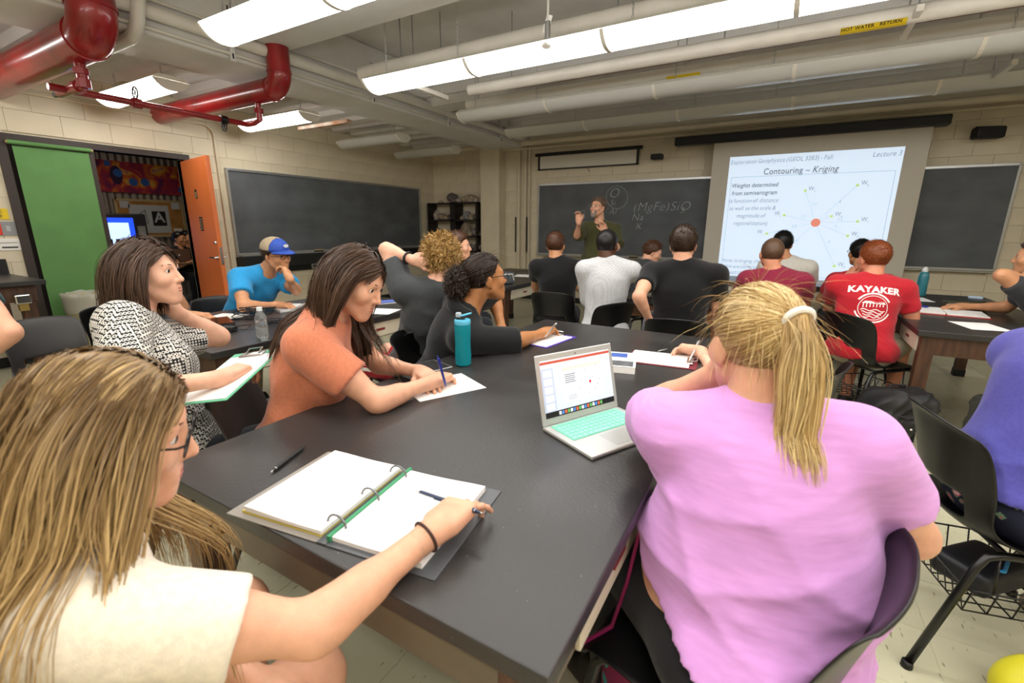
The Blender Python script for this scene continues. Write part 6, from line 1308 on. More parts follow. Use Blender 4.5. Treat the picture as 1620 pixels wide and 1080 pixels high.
# ================================================================== lecturer
tr = PD(916, 352, 5.45); tl = PD(957, 366, 5.5)
TEh = human('person in an olive shirt lecturing with raised hands before the chalkboard', PD(946, 328, 5.7), 165, 4, 0, neck=PD(949, 357, 5.78), syaw=-178, sw=.2, pelvis=A(-2.06, 5.74, .98), legs='stand', skin=SK_FAIR, shirt=C_olive, sleeve=.85, sleeve_r=.03, rarm=(PD(905, 384, 5.6), tr, dict(d=(.0, -.2, 1), n=(0, -1, 0), curl=.7)), larm=(PD(975, 385, 5.6), tl, dict(d=(-.3, -.3, 1), n=(0, -1, .1), curl=(.1, .8, .9, .9))), trousers=C_jean, fine=.0065, coarse=.012, seed=99, hem=-.2, girth=1.1, sock=C_shoe)
short_hair(TEh, HM_grey, .012, 1000, .02, 100, low=.0); eyebrows(TEh, BR); glasses(TEh, M_silverf, .026, .015)
T = lambda x, y, z: TEh.C+TEh.R @ A(x, y, z)
Vx, Fx = polygonise([ell(T(0, .078, -.1), (.034, .03, .034), TEh.R, k=.01), cap(T(-.03, .088, -.05), T(.03, .088, -.05), .008, .008), cap(T(-.033, .083, -.052), T(-.028, .078, -.1), .009, .009), cap(T(.033, .083, -.052), T(.028, .078, -.1), .009, .009)], .005); link_mesh('beard', quad_mesh('beard', Vx, Fx, TEh.org), mat('grey_beard', '8f8276', .9, var=.2, vscale=300, bump=.5, bscale=400), TEh.o)
cm = MB()
for s_ in (-1, 1): cm.tube([V(TEh.N+TEh.TR[:, 0]*s_*.06+TEh.TR[:, 2]*.05-TEh.org), V(TEh.N+TEh.TR[:, 0]*s_*.05+TEh.TR[:, 1]*.07+TEh.TR[:, 2]*.02-TEh.org), V(TEh.N+TEh.TR[:, 0]*s_*.06+TEh.TR[:, 1]*.1-TEh.TR[:, 2]*.05-TEh.org)], [.012, .02, .006], 8)
cm.build('collar', C_olive, TEh.o, smooth=True)
# ================================================================== two people in the corridor
for lab, px, py, dep, sh, sk in (('person in black sitting behind the corridor laptop', 284, 378, 7.9, C_black, SK_TAN), ('person with glasses sitting further along the corridor table', 296, 376, 8.3, C_dkgrey, SK_TAN)):
    C_ = PD(px, py, dep); N_ = C_+A(-.05, 0, -.17); q = seated(lab, (px, py), dep, -60, (px-1, py+17), -65, sk, sh, HM_black, 101+px, coarse=.02, fine=.009, group='people in the corridor')
# ------------------------------------------------------------------ chairs under the people
def chair_for(hm, label, deg, dx=0.0, dy=0.0, **kw):
    f = yawdir(deg); x, y = hm.P[0]+f[0]*.06+dx, hm.P[1]+f[1]*.06+dy; return chair(label, x, y, deg, **kw)
chair_for(PKh, 'black chair with curved back under the pink shirted person', 78, dx=.0, s=1.02)
chair_for(PUh, 'black chair with wire book rack under the floral shorts', -76, dx=-.07, dy=-.0, basket=True)
chair_for(KYh, 'black chair with wire book rack under the red printed shirt', -50, basket=True)
chair_for(B1h, 'black chair with slotted back behind the black shirt by the pillar', 8)
chair_for(W1h, 'black chair turned sideways beside the white dotted shirt', 58, dx=-.02)
chair_for(B2h, 'black chair with a dull patch behind the elbow out person', 6)
chair_for(ORh, 'charcoal chair behind the rust orange shirt', -48, m=M_plastic_d)
chair_for(HDh, 'black chair behind the hooded person', -60); chair_for(CUh, 'black chair under the red shorts', 78)
chair_for(PTh, 'charcoal chair under the patterned blouse', -20, m=M_plastic_d)
chair_for(FLh, 'black chair under the person writing in the binder', 0)
for hm, lab, d in ((BLh, 'black chair under the cap wearer', -85), (P7h, 'black chair under the half hidden writer behind the blouse', -80), (LAh, 'black chair at the left edge beside the bare arm', -40), (K1h, 'black chair under the dark grey shirt', -45), (M1h, 'black chair under the maroon shirt', 6), (M2h, 'black chair under the white shirt beyond the maroon one', 5), (RGh, 'black chair under the red shirt with glasses', 12), (CHh, 'black chair under the leaning charcoal shirt', 70), (HWh, 'black chair past the ponytail by the red clipboard', 75), (P11h, 'black chair under the pale grey shirt', -55)): chair_for(hm, lab, d)
chair('empty grey chair pushed in at the end of the laptop table', -.62, 3.08, 176, m=M_plastic_g)
chair('empty charcoal chair beside the fan and bin', -3.75, .98, -80, m=M_plastic_d)
# ------------------------------------------------------------------ things on the tables
def frame(o, u, v=None):      # matrix with x along u, y along v (made square), z up, at o
    u = nz(A(u)[:3]); w = A(0, 0, 1); v2 = np.cross(w, u); M4 = Matrix(((u[0], v2[0], w[0], o[0]), (u[1], v2[1], w[1], o[1]), (u[2], v2[2], w[2], o[2]), (0, 0, 0, 1))); return M4
def place(name, label, cat, M4, group=None):
    o = thing(name, label, cat, (0, 0, 0), 0, group); o.matrix_world = M4; return o
TZ = .76
# ---- ring binder
s0 = at_z(513, 848, TZ+.012); s1 = at_z(643, 741, TZ+.012); sp = (s0+s1)/2; u = s1-s0
o = place('ring_binder', 'open grey ring binder with white pages on the black table', 'binder', frame((sp[0], sp[1], TZ), u)); L = .285   # x along the spine away from viewer, y to the left
M_bind = mat('grey_binder_plastic', '4c4f52', .4); M_frost = mat('frosted_binder_cover', '8b857d', .35)
MB().cbox((-L/2-.012, -.262, .0), (L/2+.012, -.012, .003), .0012).build('back_cover', M_bind, o); MB().cbox((-L/2-.012, .012, .0), (L/2+.012, .268, .003), .0012).build('front_cover', M_frost, o); MB().cbox((-L/2-.012, -.012, 0), (L/2+.012, .012, .004), .001).build('spine', M_bind, o)
def pages(name, y0, y1, z0, z1, m, sag=.004):
    mb = MB(); n = 10; vs = []
    for i in range(n+1):
        t = i/n; y = y0+(y1-y0)*t; zt = z1-sag*math.sin(math.pi*min(1, t*1.2))*.5-(.003*(1-t))
        vs += [(-.1395, y, z0), (-.1395, y, zt), (.1395, y, zt), (.1395, y, z0)]
    f = []
    for i in range(n):
        for k in range(4): f.append((4*i+k, 4*i+(k+1) % 4, 4*i+4+(k+1) % 4, 4*i+4+k))
    f += [(0, 1, 2, 3), (4*n+3, 4*n+2, 4*n+1, 4*n)]; mb.add(vs, f); return mb.build(name, m, o, smooth=True, angle=30)
pages('divider_sheets', .014, .236, .003, .009, mat('yellow_divider', 'd9c65a', .6)); pages('left_pages', .012, .228, .009, .021, M_paper); pages('right_pages', -.012, -.226, .003, .016, M_paper)
MB().box((-.146, -.016, .004), (.146, -.008, .0165)).build('green_divider', mat('green_tab', '2f8a5c', .5), o)
for x in (-.108, 0, .108): MB().tube([V(x, .02*math.cos(t)*1.2, .012+.026*math.sin(t)) for t in [i*math.pi/10 for i in range(11)]], .0025, 8).build('ring', mat('grey_metal_ring', '77797b', .3, metal=.8), o, smooth=True)
M_faint = mat('faint_pencil', 'cfd0d4', .8)
for i in range(6): MB().box((-.02+.012*i, .06, .0212), (-.018+.012*i, .19-.01*(i % 3), .0214)).build('pencil_line', M_faint, o)
# ---- pens
def pen(label, a, b, r, m, m2=None, cat='pen', group=None):
    a, b = V(a), V(b); d = (b-a); L_ = d.length; q = d.to_track_quat('Z', 'Y'); o = thing('pen', label, cat, a, 0, group); o.rotation_euler = q.to_euler()
    MB().lathe([(.0, 0), (.001, .0), (.0022, .006), (r, .02), (r, L_-.02), (r*.9, L_-.012), (.0, L_-.012)], 12, cap=False).build('barrel', m, o, smooth=True); MB().lathe([(0, L_-.014), (.0022, L_-.014), (.0022, L_), (0, L_)], 8, cap=False).build('button', m2 or m, o)
    MB().lathe([(.0, -.0), (.0012, .0), (r*.75, .016), (r*1.02, .019), (0, .019)], 10, cap=False).build('tip', m2 or M_alu, o, smooth=True); MB().box((r*.9, -.0015, L_-.055), (r*.9+.002, .0015, L_-.014)).build('clip', m2 or m, o); return o
M_navy = mat('navy_pen', '1d2c4a', .3); M_bluep = mat('blue_pen', '24349a', .3)
pen('black ballpoint pen lying by itself on the large table', at_z(428, 747, TZ+.006), at_z(482, 706, TZ+.006), .0055, M_blackm)
pen('navy pen resting across the fingers over the binder', A(at_z(764, 812, TZ+.062)), A(at_z(658, 776, TZ+.058)), .0052, M_navy, M_chrome)
pen('blue pen upright in the hand above loose paper', at_z(706, 612, TZ+.02), A(PD(692, 563, 1.66)), .005, M_bluep)
pen('white pen held over the purple clipboard', at_z(862, 533, TZ+.03), A(PD(880, 511, 2.24)), .0045, M_white)
pen('silver pen lying beyond the red clipboard', at_z(1040, 556, TZ+.006), at_z(1056, 552, TZ+.006), .005, M_alu)
pen('grey pen held above the red clipboard', at_z(1090, 571, TZ+.02), A(PD(1107, 538, 2.25)), .0045, M_alu)
pen('blue pen lying across the open notebook', at_z(1443, 482, TZ+.03), at_z(1470, 486, TZ+.03), .006, M_bluep)
def sheet(label, ctr, ang, w=.216, h=.279, z=TZ, name='paper_sheet', m=None, th=.0012, cat='paper', group='loose papers'):
    ob = MB().cbox((-w/2, -h/2, 0), (w/2, h/2, th), .0004).build(name, m or M_paper, None, loc=(ctr[0], ctr[1], z), rot=(0, 0, ang)); return tag(ob, label, cat, group)
def dirang(p, q): return math.atan2(q[1]-p[1], q[0]-p[0])
pa, pb = at_z(655, 634, TZ), at_z(765, 611, TZ); pc = at_z(716, 588, TZ)
sheet('loose white paper under the writing hand by the teal bottle', (at_z(700, 611, TZ)), dirang(pa, pb)-math.pi/2)
q = at_z(672, 583, TZ); o = place('tablet', 'dark tablet with grey rim beside the loose paper', 'tablet', frame((q[0], q[1], TZ), (.3, 1, 0))); MB().cbox((-.1, -.075, 0), (.1, .075, .008), .003).build('case', M_alu, o); MB().box((-.09, -.068, .008), (.09, .068, .0085)).build('glass', M_blackm, o)
# ---- clipboards
def clipboard(label, M4, col, name, paper=True):
    o = place('clipboard', label, 'clipboard', M4, 'clipboards'); m = mat(name, col, .4); MB().cbox((-.115, -.158, 0), (.115, .158, .004), .0012).build('board', m, o); MB().cbox((-.106, -.15, .004), (.106, .125, .007), .0008).build('paper_stack', M_paper, o)
    MB().cbox((-.055, .11, .006), (.055, .14, .014), .003).build('clip', M_chrome, o); MB().tube([V(-.03, .125, .014), V(-.03, .155, .02), V(.03, .155, .02), V(.03, .125, .014)], .003, 6).build('clip_lever', M_chrome, o, smooth=True); return o
a, b, c = at_z(850, 553, TZ), at_z(902, 534, TZ), at_z(818, 546, TZ)
clipboard('purple clipboard under the hand of the hooded person', frame((at_z(862, 537, TZ)[0], at_z(862, 537, TZ)[1], TZ), np.cross(nz(b-a), A(0, 0, 1))), '5b3fb0', 'purple_plastic')
q = at_z(1048, 569, TZ); clipboard('dark red clipboard with white paper near the laptop', frame((q[0], q[1], TZ), (.1, -1, 0)), '6e1626', 'dark_red_plastic')
# mint clipboard on the lap: through four picture points
k0, k1, k2 = A(PD(372, 622, 1.50)), A(PD(440, 560, 1.70)), A(PD(388, 546, 1.86)); yv = nz(k1-k0); xv = nz(np.cross(yv, nz(np.cross(k1-k0, k2-k0)))); zv = np.cross(xv, yv)
if zv[2] < 0: xv, zv = -xv, -zv
ctr = (k0+k1)/2-xv*.115*(1 if (k2-k0) @ xv < 0 else -1)
clipboard('mint green clipboard propped on the lap of the blouse wearer', Matrix(((xv[0], yv[0], zv[0], ctr[0]), (xv[1], yv[1], zv[1], ctr[1]), (xv[2], yv[2], zv[2], ctr[2]), (0, 0, 0, 1))), '5fb08c', 'mint_plastic')
# ---- laptop (silver, mint keyboard cover)
hl, fl_ = at_z(858, 681, TZ), at_z(948, 736, TZ); dv_ = nz(fl_-hl); rt_ = nz(np.cross(A(0, 0, 1), dv_)); W2, D2 = .325, .227
rt_ = rt_ if rt_[0] > 0 else -rt_
Mx = Matrix(((rt_[0], -dv_[0], 0, hl[0]), (rt_[1], -dv_[1], 0, hl[1]), (0, 0, 1, TZ), (0, 0, 0, 1)))
o = place('laptop', 'open silver laptop with mint keyboard cover showing slides', 'laptop', Mx); M_sil = mat('silver_aluminium_case', 'c3c4c2', .35, metal=.5)
MB().cbox((0, -D2, 0), (W2, 0, .012), .004).build('base', M_sil, o)
M_mint = mat('mint_key', '8fdcc2', .5); kb = MB().box((.022, -.125, .012), (W2-.022, -.012, .0135)).build('keyboard_cover', mat('mint_keyboard_mat', '79cdb1', .5), o)
kmesh = {}
for r_ in range(6):
    n_ = 14 if r_ < 5 else 10; y = -.022-.0185*r_; wk = (W2-.05)/n_; x = .025
    for c_ in range(n_):
        w_ = wk
        if r_ == 5: w_ = wk*(.75 if c_ not in (4,) else 2.6); 
        if r_ == 5 and c_ > 8: continue
        key = (round(w_, 4), r_ == 0)
        if key not in kmesh: kmesh[key] = MB().cbox((.0012, -(.0075 if r_ else .005), 0), (w_-.0012, (.0075 if r_ else .004), .0018), .0006).mesh('key'); kmesh[key].materials.append(M_mint)
        kk = bpy.data.objects.new('key', kmesh[key]); COL.objects.link(kk); kk.parent = kb; kk.location = (x, y, .0135); x += w_
MB().box((W2/2-.052, -.212, .012), (W2/2+.052, -.138, .0124)).build('trackpad', mat('trackpad', 'b9bab8', .3, metal=.4), o)
lid = bpy.data.objects.new('lid', MB().cbox((0, -.003, 0), (W2, .003, D2*.985), .0028).mesh('lid')); COL.objects.link(lid); lid.data.materials.append(M_sil); lid.parent = o; lid.location = (0, -.002, .012); lid.rotation_euler = (math.radians(-14), 0, 0)
M_scr = mat('laptop_screen_pale', 'cfd8e6', .3, emit=(190, 200, 220), estr=.5); Ws, Hs = W2-.03, D2-.045
def lq(name, x0, z0, x1, z1, col, e=.5, dep=.0034): ob = MB().box((.015+x0*Ws, -dep, .022+z0*Hs), (.015+x1*Ws, -dep+.0004, .022+z1*Hs)).build(name, mat('screen_'+col, col, .3, emit=tuple(int(col[i:i+2], 16) for i in (0, 2, 4)), estr=e), lid); return ob
lq('screen', 0, 0, 1, 1, 'b9c3d6', .5, .0034); lq('toolbar', 0, .93, 1, 1, 'b04a3a', .4, .0037); lq('menu_bar', 0, .975, 1, 1, 'c9c9cc', .45, .004); lq('ribbon', 0, .86, 1, .93, 'd0d2d6', .5, .0037); lq('slide_panel', 0, .1, .16, .86, 'a9b3c8', .45, .0037); lq('slide_view', .28, .2, .86, .82, 'dfe2ea', .55, .0037); lq('slide_header', .28, .76, .86, .82, 'c4bfb8', .45, .004); lq('dock_strip', 0, 0, 1, .1, '15161c', .05, .0037)  # last quad: dark strip across the screen bottom, behind the dock icons
for i in range(5): lq('thumbnail', .03, .71-.145*i, .135, .82-.145*i, 'e3e6ee', .5, .004)
for i in range(16): lq('dock_icon', .18+.04*i, .02, .21+.04*i, .08, ('d8dbe0', '4a7ac0', 'c05a3a', '5aa05a')[i % 4], .4, .0041)
for i in range(5): lq('slide_words', .31, .68-.035*i, .46-.01*(i % 2), .695-.035*i, '5a5f6a', .2, .0042)
for i in range(3): lq('slide_words', .33, .3-.03*i, .45, .31-.03*i, '7a7f8a', .2, .0042)
for i, (x, y) in enumerate(((.6, .7), (.76, .74), (.53, .52), (.7, .54), (.8, .48), (.77, .4), (.49, .38), (.63, .27), (.72, .32))): lq('slide_point', x, y, x+.012, y+.018, '4b5160', .2, .0042)
MB().lathe([(.0, 0), (.005, 0), (.005, .0006), (0, .0006)], 14, Matrix.Translation((.015+.665*Ws, -.0042, .022+.48*Hs)) @ Matrix.Rotation(math.pi/2, 4, 'X')).build('slide_red_point', mat('screen_red', 'c8202a', .3, emit=(200, 30, 40), estr=.4), lid)
MB().box((W2/2-.002, -.0035, D2-.018), (W2/2+.002, -.003, D2-.014)).build('webcam', M_blackm, lid)
# ---- water bottles
M_tb = mat('teal_clear_plastic', '1f98a6', .08, trans=.35, ior=1.2); M_tw = mat('teal_tinted_water', '0f7f8d', .05, trans=.2, ior=1.33)
q = at_z(733, 577, TZ); o = thing('water_bottle', 'tall teal sports bottle with blue flip lid on the large table', 'bottle', (q[0], q[1], TZ), .4)
MB().lathe([(0, 0), (.03, 0), (.036, .006), (.0375, .05), (.035, .1), (.0365, .15), (.037, .185), (.033, .195), (.0, .195)], 28, cap=False).build('bottle_body', M_tb, o, smooth=True); MB().lathe([(0, .004), (.033, .006), (.0345, .05), (.032, .1), (.0325, .115), (0, .115)], 24, cap=False).build('water', M_tw, o, smooth=True)
M_lb = mat('sky_blue_lid', '58b7d6', .4); MB().lathe([(0, .192), (.036, .192), (.037, .196), (.037, .21), (.034, .214), (0, .214)], 28, cap=False).build('lid_ring', M_lb, o, smooth=True)
MB().cbox((-.028, -.012, .214), (.012, .012, .222), .003).build('lid_top', M_blackm, o); MB().cbox((-.03, -.011, .222), (-.004, .011, .245), .006).build('mouthpiece', mat('pale_grey_lid', 'a9b6bd', .4), o, smooth=True); MB().tube([V(-.004, -.008, .23), V(.04, -.006, .243), V(.04, .006, .243), V(-.004, .008, .23)], .0035, 8).build('carry_loop', M_lb, o, smooth=True)
def clear_bottle(label, q, z):
    o = thing('water_bottle', label, 'bottle', (q[0], q[1], z)); MB().lathe([(0, 0), (.026, 0), (.031, .006), (.0315, .05), (.0295, .054), (.0315, .058), (.0315, .085), (.029, .09), (.0315, .096), (.03, .12), (.022, .14), (.015, .152), (.0135, .156), (.0135, .168), (0, .168)], 28, cap=False).build('bottle_body', mat('clear_plastic', 'f0f2f2', .05, trans=.9, ior=1.25), o, smooth=True)
    MB().lathe([(0, .003), (.028, .005), (.0295, .02), (.0295, .09), (0, .09)], 24, cap=False).build('water', mat('clear_water', 'f4f8f8', .02, trans=.95, ior=1.33), o, smooth=True); MB().lathe([(0, .155), (.0155, .155), (.0155, .175), (0, .175)], 20, cap=False).build('cap', mat('frosted_cap', 'dfe3e4', .4), o, smooth=True); return o
clear_bottle('clear half full water bottle standing by the tangled cables', at_z(416, 534, TZ), TZ)
def slim_bottle(label, q, z, h, r, body, capc, capname):
    o = thing('water_bottle', label, 'bottle', (q[0], q[1], z)); MB().lathe([(0, 0), (r*.95, 0), (r, .008), (r, h*.66), (r*.82, h*.78), (r*.5, h*.84), (0, h*.84)], 22, cap=False).build('bottle_body', body, o, smooth=True); MB().lathe([(0, h*.83), (r*.55, h*.83), (r*.55, h*.92), (r*.3, h*.96), (r*.3, h), (0, h)], 16, cap=False).build('cap', mat(capname, capc, .4), o, smooth=True); return o
M_steelblue = mat('blue_green_bottle', '2f7a86', .3); q = at_z(1455, 467, TZ); slim_bottle('blue green squeeze bottle with white spout near the screen', q, TZ, .27, .042, M_steelblue, 'e6e8e8', 'white_spout')
q = at_z(1119, 442, TZ+.0); slim_bottle('jade green sports bottle past the elbow out person', (-.48, 4.95), TZ, .24, .042, mat('jade_bottle', '2f9c86', .25), '46c2a6', 'jade_cap'); slim_bottle('clear bottle with a black cap beside the jade bottle', (-.62, 5.05), TZ, .25, .036, mat('cloudy_bottle', 'b9bcb8', .3), '141416', 'black_cap')
# ---- books by the laptop
q = at_z(984, 578, TZ); o = place('textbook', 'thick white paperback with a dark photo cover beside the laptop', 'book', frame((q[0], q[1], TZ), (1, .25, 0)), 'books'); MB().cbox((-.06, -.12, 0), (.06, .12, .03), .001).build('page_block', M_paper, o); MB().box((-.061, -.121, .03), (.061, .121, .031)).build('cover', mat('white_cover', 'dfe3e8', .4), o); MB().box((-.05, -.11, .031), (.05, -.03, .0314)).build('cover_photo', mat('grey_cover_photo', '54575a', .5, var=.5, vscale=30), o); MB().box((-.055, .03, .031), (.02, .1, .0314)).build('cover_title', mat('blue_title', '3c5aa8', .5), o)
# ---- left table
q = at_z(312, 518, TZ); o = place('laptop', 'closed dark laptop with glossy lid behind the patterned blouse', 'laptop', frame((q[0], q[1], TZ), (.35, 1, 0)), 'closed laptops'); MB().cbox((-.19, -.13, 0), (.19, .13, .022), .004).build('base', M_blackm, o); MB().cbox((-.188, -.128, .022), (.188, .128, .03), .003).build('lid', mat('glossy_brown_lid', '2b1d19', .08), o)
q = at_z(472, 488, TZ); o = place('laptop', 'closed silver laptop in front of the blue shirt', 'laptop', frame((q[0], q[1], TZ), (.3, 1, 0)), 'closed laptops'); MB().cbox((-.165, -.115, 0), (.165, .115, .012), .003).build('base', M_sil, o); MB().cbox((-.164, -.114, .012), (.164, .114, .02), .003).build('lid', M_sil, o); sheet('white sheet lying on the closed silver laptop', (q[0]-.05, q[1]-.02), .4, .15, .2, TZ+.0205)
q = at_z(352, 502, TZ); sheet('white sheet near the tangled cables and clenched hand', q, .4)
q = at_z(605, 493, TZ); sheet('white sheet on the table past the long brown hair', (q[0]-.05, q[1]), 1.9)
q = at_z(622, 478, TZ); o = place('tablet', 'tablet with a lit blue screen on the drawer table', 'tablet', frame((q[0]-.03, q[1], TZ), (.45, 1, 0)), 'tablets'); MB().cbox((-.125, -.09, 0), (.125, .09, .008), .003).build('case', M_sil, o); MB().box((-.118, -.083, .008), (.118, .083, .0085)).build('bezel', M_blackm, o); MB().box((-.1, -.068, .0085), (.1, .068, .0088)).build('lit_screen', mat('tablet_blue', '5868a8', .3, emit=(70, 90, 170), estr=.4), o)
# cable heap and adapter
rc = random.Random(5)
def cable(label, ctr, R_, loops, zt, m=M_blackm, r=.0035, group='tangled cables'):
    pts = []; ph = rc.uniform(0, 6)
    for i in range(loops*12): t = i/12*2*math.pi; rr_ = R_*(.6+.4*math.sin(t*.37+ph)); pts.append(V(ctr[0]+rr_*math.cos(t+ph)*1.1, ctr[1]+rr_*math.sin(t*1.04+ph), max(TZ+r, TZ+r+zt*(.5+.5*math.sin(t*.61+ph)))))
    b = pts[0].copy(); ob = MB().tube([p-b for p in pts], r, 6).build('power_cable', m, None, smooth=True, loc=b); return tag(ob, label, 'cable', group)
q = at_z(400, 505, TZ); cable('heap of black cable behind the clear bottle', q, .11, 7, .08); q = at_z(447, 512, TZ); cable('looser black cable coil by the silver laptop', q, .1, 5, .03)
q = at_z(362, 524, TZ); o = thing('power_adapter', 'black plug adapter with a coiled lead on the dark table', 'adapter', (q[0], q[1], TZ), .5); MB().cbox((-.04, -.03, 0), (.04, .03, .03), .006).build('brick', M_blackm, o); MB().tube([V(.04, 0, .01), V(.09, .03, .006), V(.08, .1, .02), V(0, .12, .01), V(-.06, .06, .006), V(.02, -.06, .006)], .003, 6).build('lead', M_blackm, o, smooth=True); MB().cbox((.02, -.075, 0), (.035, -.055, .014), .003).build('plug', M_white, o)
q = at_z(371, 503, TZ); o = tag(MB().cbox((-.05, -.025, 0), (.05, .025, .025), .008).build('charger', M_white, None, loc=(q[0], q[1], TZ), rot=(0, 0, .4)), 'small white charger beside the cable heap', 'charger')
# ---- table by the pillar
q = at_z(797, 449, TZ); o = place('pencil_case', 'silver grey pencil case standing on the pillar side table', 'case', frame((q[0], q[1], TZ), (.6, 1, 0))); MB().cbox((-.12, -.05, 0), (.12, .05, .13), .03).build('pouch', mat('silver_grey_fabric', '55595f', .5, var=.3, vscale=30), o, smooth=True); MB().tube([V(-.1, -.052, .04), V(-.08, -.054, .11), V(.08, -.054, .11), V(.1, -.052, .04)], .005, 6).build('zip', M_white, o)
q = at_z(828, 436, TZ); sheet('white sheet lying beyond the pencil case', q, .3)
# ---- right table
q = at_z(1492, 495, TZ); o = place('notebook', 'open notebook with red cover and white pages', 'notebook', frame((q[0], q[1], TZ), (1, -.1, 0)), 'notebooks'); MB().cbox((-.24, -.15, 0), (.24, .15, .006), .001).build('cover', mat('red_cover', 'a83228', .5), o); MB().cbox((-.23, -.14, .006), (-.005, .14, .022), .003).build('left_pages', M_paper, o); MB().cbox((.005, -.14, .006), (.23, .14, .016), .003).build('right_pages', M_paper, o)
q = at_z(1550, 516, TZ); sheet('white paper beneath the leaning elbow', q, .2); q = at_z(1525, 490, TZ); o = place('zip_pouch', 'olive drab zip pouch behind the open notebook', 'pouch', frame((q[0], q[1], TZ), (1, .2, 0))); MB().cbox((-.14, -.06, 0), (.14, .06, .07), .028).build('pouch', mat('olive_nylon', '3c3f2c', .6, var=.2, vscale=30), o, smooth=True); MB().box((-.12, -.004, .07), (.12, .004, .072)).build('zip', M_blackm, o)
q = at_z(1543, 472, TZ); tag(MB().cbox((-.05, -.025, 0), (.05, .025, .022), .006).build('glasses_case', mat('pale_blue_plastic', 'b9cbe0', .4), None, loc=(q[0], q[1], TZ), rot=(0, 0, -.3)), 'small pale blue case near the back of the right table', 'case')
q = at_z(1446, 473, TZ); sheet('white sheet at the far side near the squeeze bottle', q, .1)
# ---- bags
def bag(label, c, size, rz, m, name='backpack', straps=True, cat='backpack', seed=5, tilt=0.0):
    o = thing(name, label, cat, c, rz); sx, sy, sz_ = size
    pr = [rbox((0, 0, sz_*.48), (sx*.32, sy*.28, sz_*.36), sx*.16, k=.05), rbox((0, -sy*.38, sz_*.36), (sx*.24, sy*.1, sz_*.22), sx*.1, k=.04), ell((0, 0, sz_*.85), (sx*.35, sy*.35, sz_*.14), k=.05)]
    Vx, Fx = polygonise(pr, .011, disp=lambda G: .006*wrinkle(G, seed, 24, 1)-.035*folds(G, seed+2, 20, 1)); Vx[:, 2] = np.maximum(Vx[:, 2], 0)
    if tilt: Vx[:, 0] += Vx[:, 2]*tilt
    link_mesh('bag_body', quad_mesh('bag_body', Vx, Fx), m, o)
    if straps:
        tb = lambda p: [V(a+max(0, z)*tilt, b, z) for a, b, z in p]
        MB().tube(tb([(-sx*.15, sy*.42, sz_*.85), (-sx*.2, sy*.55, sz_*.5), (-sx*.18, sy*.45, sz_*.08)]), .018, 8, flat=.35).build('shoulder_strap', m, o, smooth=True); MB().tube(tb([(sx*.15, sy*.42, sz_*.85), (sx*.2, sy*.55, sz_*.5), (sx*.18, sy*.45, sz_*.08)]), .018, 8, flat=.35).build('shoulder_strap', m, o, smooth=True)
        MB().tube(tb([(-.04, sy*.3, sz_*.93), (-.04, sy*.3, sz_*1.04), (.04, sy*.3, sz_*1.04), (.04, sy*.3, sz_*.93)]), .008, 6).build('grab_handle', m, o, smooth=True)
        MB().tube(tb([(-sx*.3, -sy*.47, sz_*.42), (0, -sy*.55, sz_*.62), (sx*.3, -sy*.47, sz_*.42)]), .004, 5).build('zip', mat('grey_zip', '6c6e70', .4), o)
        for zf in (.3, .55, .75): MB().tube(tb([(-sx*.47, -sy*.1, sz_*zf), (-sx*.3, -sy*.5, sz_*(zf-.03)), (sx*.1, -sy*.58, sz_*(zf-.06)), (sx*.45, -sy*.25, sz_*(zf-.02))]), .009, 6, flat=.4).build('webbing_strap', mat('grey_black_webbing', '2a2b2d', .5), o, smooth=True)
        for q3 in ((-.3, -.5, .3), (.2, -.56, .5), (.3, -.45, .7)): MB().ball((q3[0]*sx+q3[2]*sz_*tilt, q3[1]*sy-.01, q3[2]*sz_), .007, 8, 6).build('zip_pull', M_white, o)
        MB().box((-.05+sz_*.3*tilt, -sy*.60, sz_*.28), (.02+sz_*.3*tilt, -sy*.53, sz_*.31)).build('yellow_tag', mat('olive_yellow_tag', '8c8a2c', .5), o)
    return o
q = at_z(1388, 672, 0); bag('large black backpack on the floor against the table leg', (.60, 3.55, 0), (.36, .27, .38), .35, mat('black_nylon', '131415', .6, var=.2, vscale=40), tilt=.5)
bag('grey bag under the right table', (1.35, 3.95, 0), (.3, .2, .34), .2, mat('grey_canvas', '55564f', .8), 'floor_bag', False, 'bag', 8)
o = thing('tote_bag', 'magenta and teal patterned bag tucked under the large table', 'bag', (-.24, 1.14, 0), .3); M_mag = mat('magenta_webbing', '9c1f5c', .6)
Vx, Fx = polygonise([rbox((0, 0, .2), (.035, .15, .13), .05, k=.04)], .012, disp=lambda G: .006*wrinkle(G, 4, 25, 1)); Vx[:, 2] = np.maximum(Vx[:, 2], 0); link_mesh('bag_body', quad_mesh('bag_body', Vx, Fx), pattern_mat('magenta_teal_print', '7a1a4c', '3a8c98', 22, .35), o)
MB().tube([V(.03, -.1, .34), V(.06, -.12, .55), V(.05, .08, .57), V(.03, .1, .34)], .014, 8, flat=.3).build('strap', M_mag, o, smooth=True); _w = o.location; _r = Matrix.Rotation(-.3, 3, 'Z'); MB().tube([_r @ (V(q_)-_w) for q_ in (PD(1012, 840, 1.08), PD(992, 920, 1.08), PD(968, 990, 1.08), PD(905, 1026, 1.06))], .014, 8, flat=.3).build('dangling_strap', M_mag, o, smooth=True)
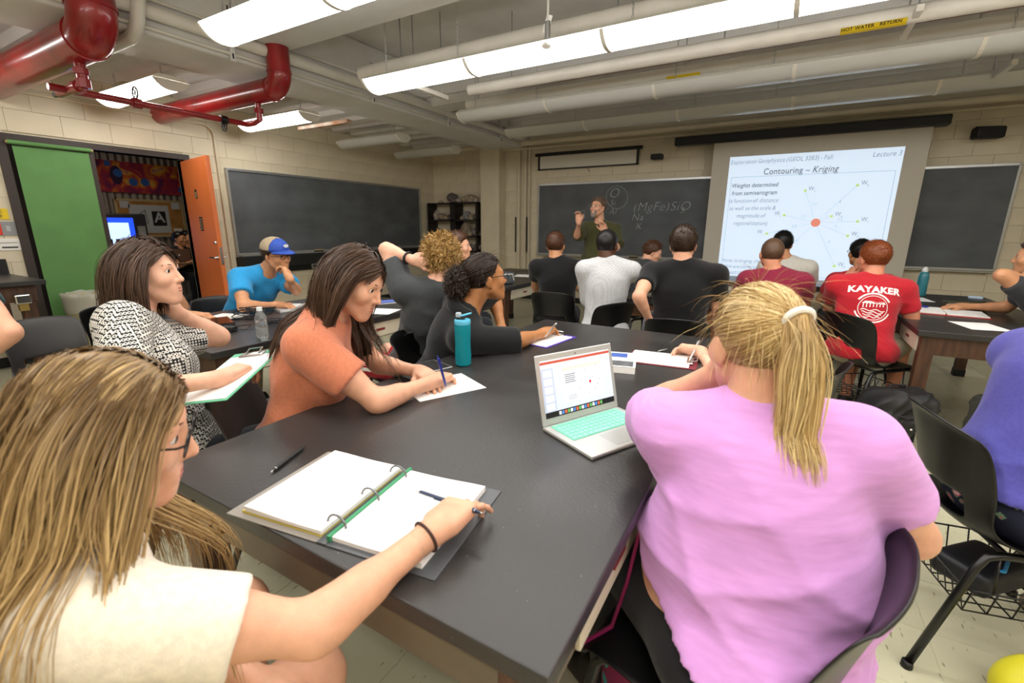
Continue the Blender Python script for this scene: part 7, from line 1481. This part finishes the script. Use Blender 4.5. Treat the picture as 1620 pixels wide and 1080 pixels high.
o = thing('tote_bag', 'bright yellow bag on the floor by the walkway', 'bag', (*at_z(1625, 1085, .1)[:2], 0), .2); Vx, Fx = polygonise([ell((0.05, 0, .08), (.13, .1, .1), k=.04)], .012, disp=lambda G: .006*wrinkle(G, 6, 25, 1)); Vx[:, 2] = np.maximum(Vx[:, 2], 0); link_mesh('bag_body', quad_mesh('bag_body', Vx, Fx), mat('yellow_nylon', 'd8cf2a', .5), o); MB().tube([V(-.05, -.05, .2), V(.0, -.05, .26), V(.1, -.02, .22)], .01, 6).build('handle', MATS['yellow_nylon'], o, smooth=True)
# things in the book rack of the violet person's chair
q = PUh.P+yawdir(-76)*.06+A(-.07, 0, 0); o = thing('sports_pouch', 'black pouch with a bright blue strap in the chair rack', 'pouch', (q[0]-.02, q[1], .203), .8); Vx, Fx = polygonise([rbox((0, 0, .045), (.09, .06, .018), .025, k=.03)], .01, disp=lambda G: .004*wrinkle(G, 8, 30, 1)); link_mesh('pouch', quad_mesh('pouch', Vx, Fx), mat('black_blue_nylon', '15181f', .5), o); MB().tube([V(-.1, 0, .05), V(-.02, -.07, .09), V(.08, -.03, .09), V(.12, .02, .05)], .006, 6).build('strap', mat('bright_blue_strap', '2d8fc9', .5), o, smooth=True)
# corridor laptop
o = thing('laptop', 'open laptop with brown lid on the corridor table', 'laptop', (ct.location.x+.05, ct.location.y-.1, .76), math.pi/2-.3); MB().cbox((-.16, -.11, 0), (.16, .11, .014), .003).build('base', M_blackm, o); MB().cbox((-.16, -.118, .014), (.16, -.11, .22), .003).build('lid', mat('warm_grey_lid', '6a4a38', .4), o); MB().lathe([(0, 0), (.014, 0), (.014, .002), (0, .002)], 14, Matrix.Translation((0, -.119, .12)) @ Matrix.Rotation(math.pi/2, 4, 'X')).build('lid_mark', M_white, o)
o = thing('storage_tub', 'teal plastic tub on a lower bookcase shelf', 'tub', (-5.86, 7.64, .9)); MB().cbox((0, 0, 0), (.24, .2, .14), .01).build('tub_body', M_teal, o); MB().cbox((-.008, -.008, .14), (.248, .208, .155), .004).build('rim', M_teal, o)
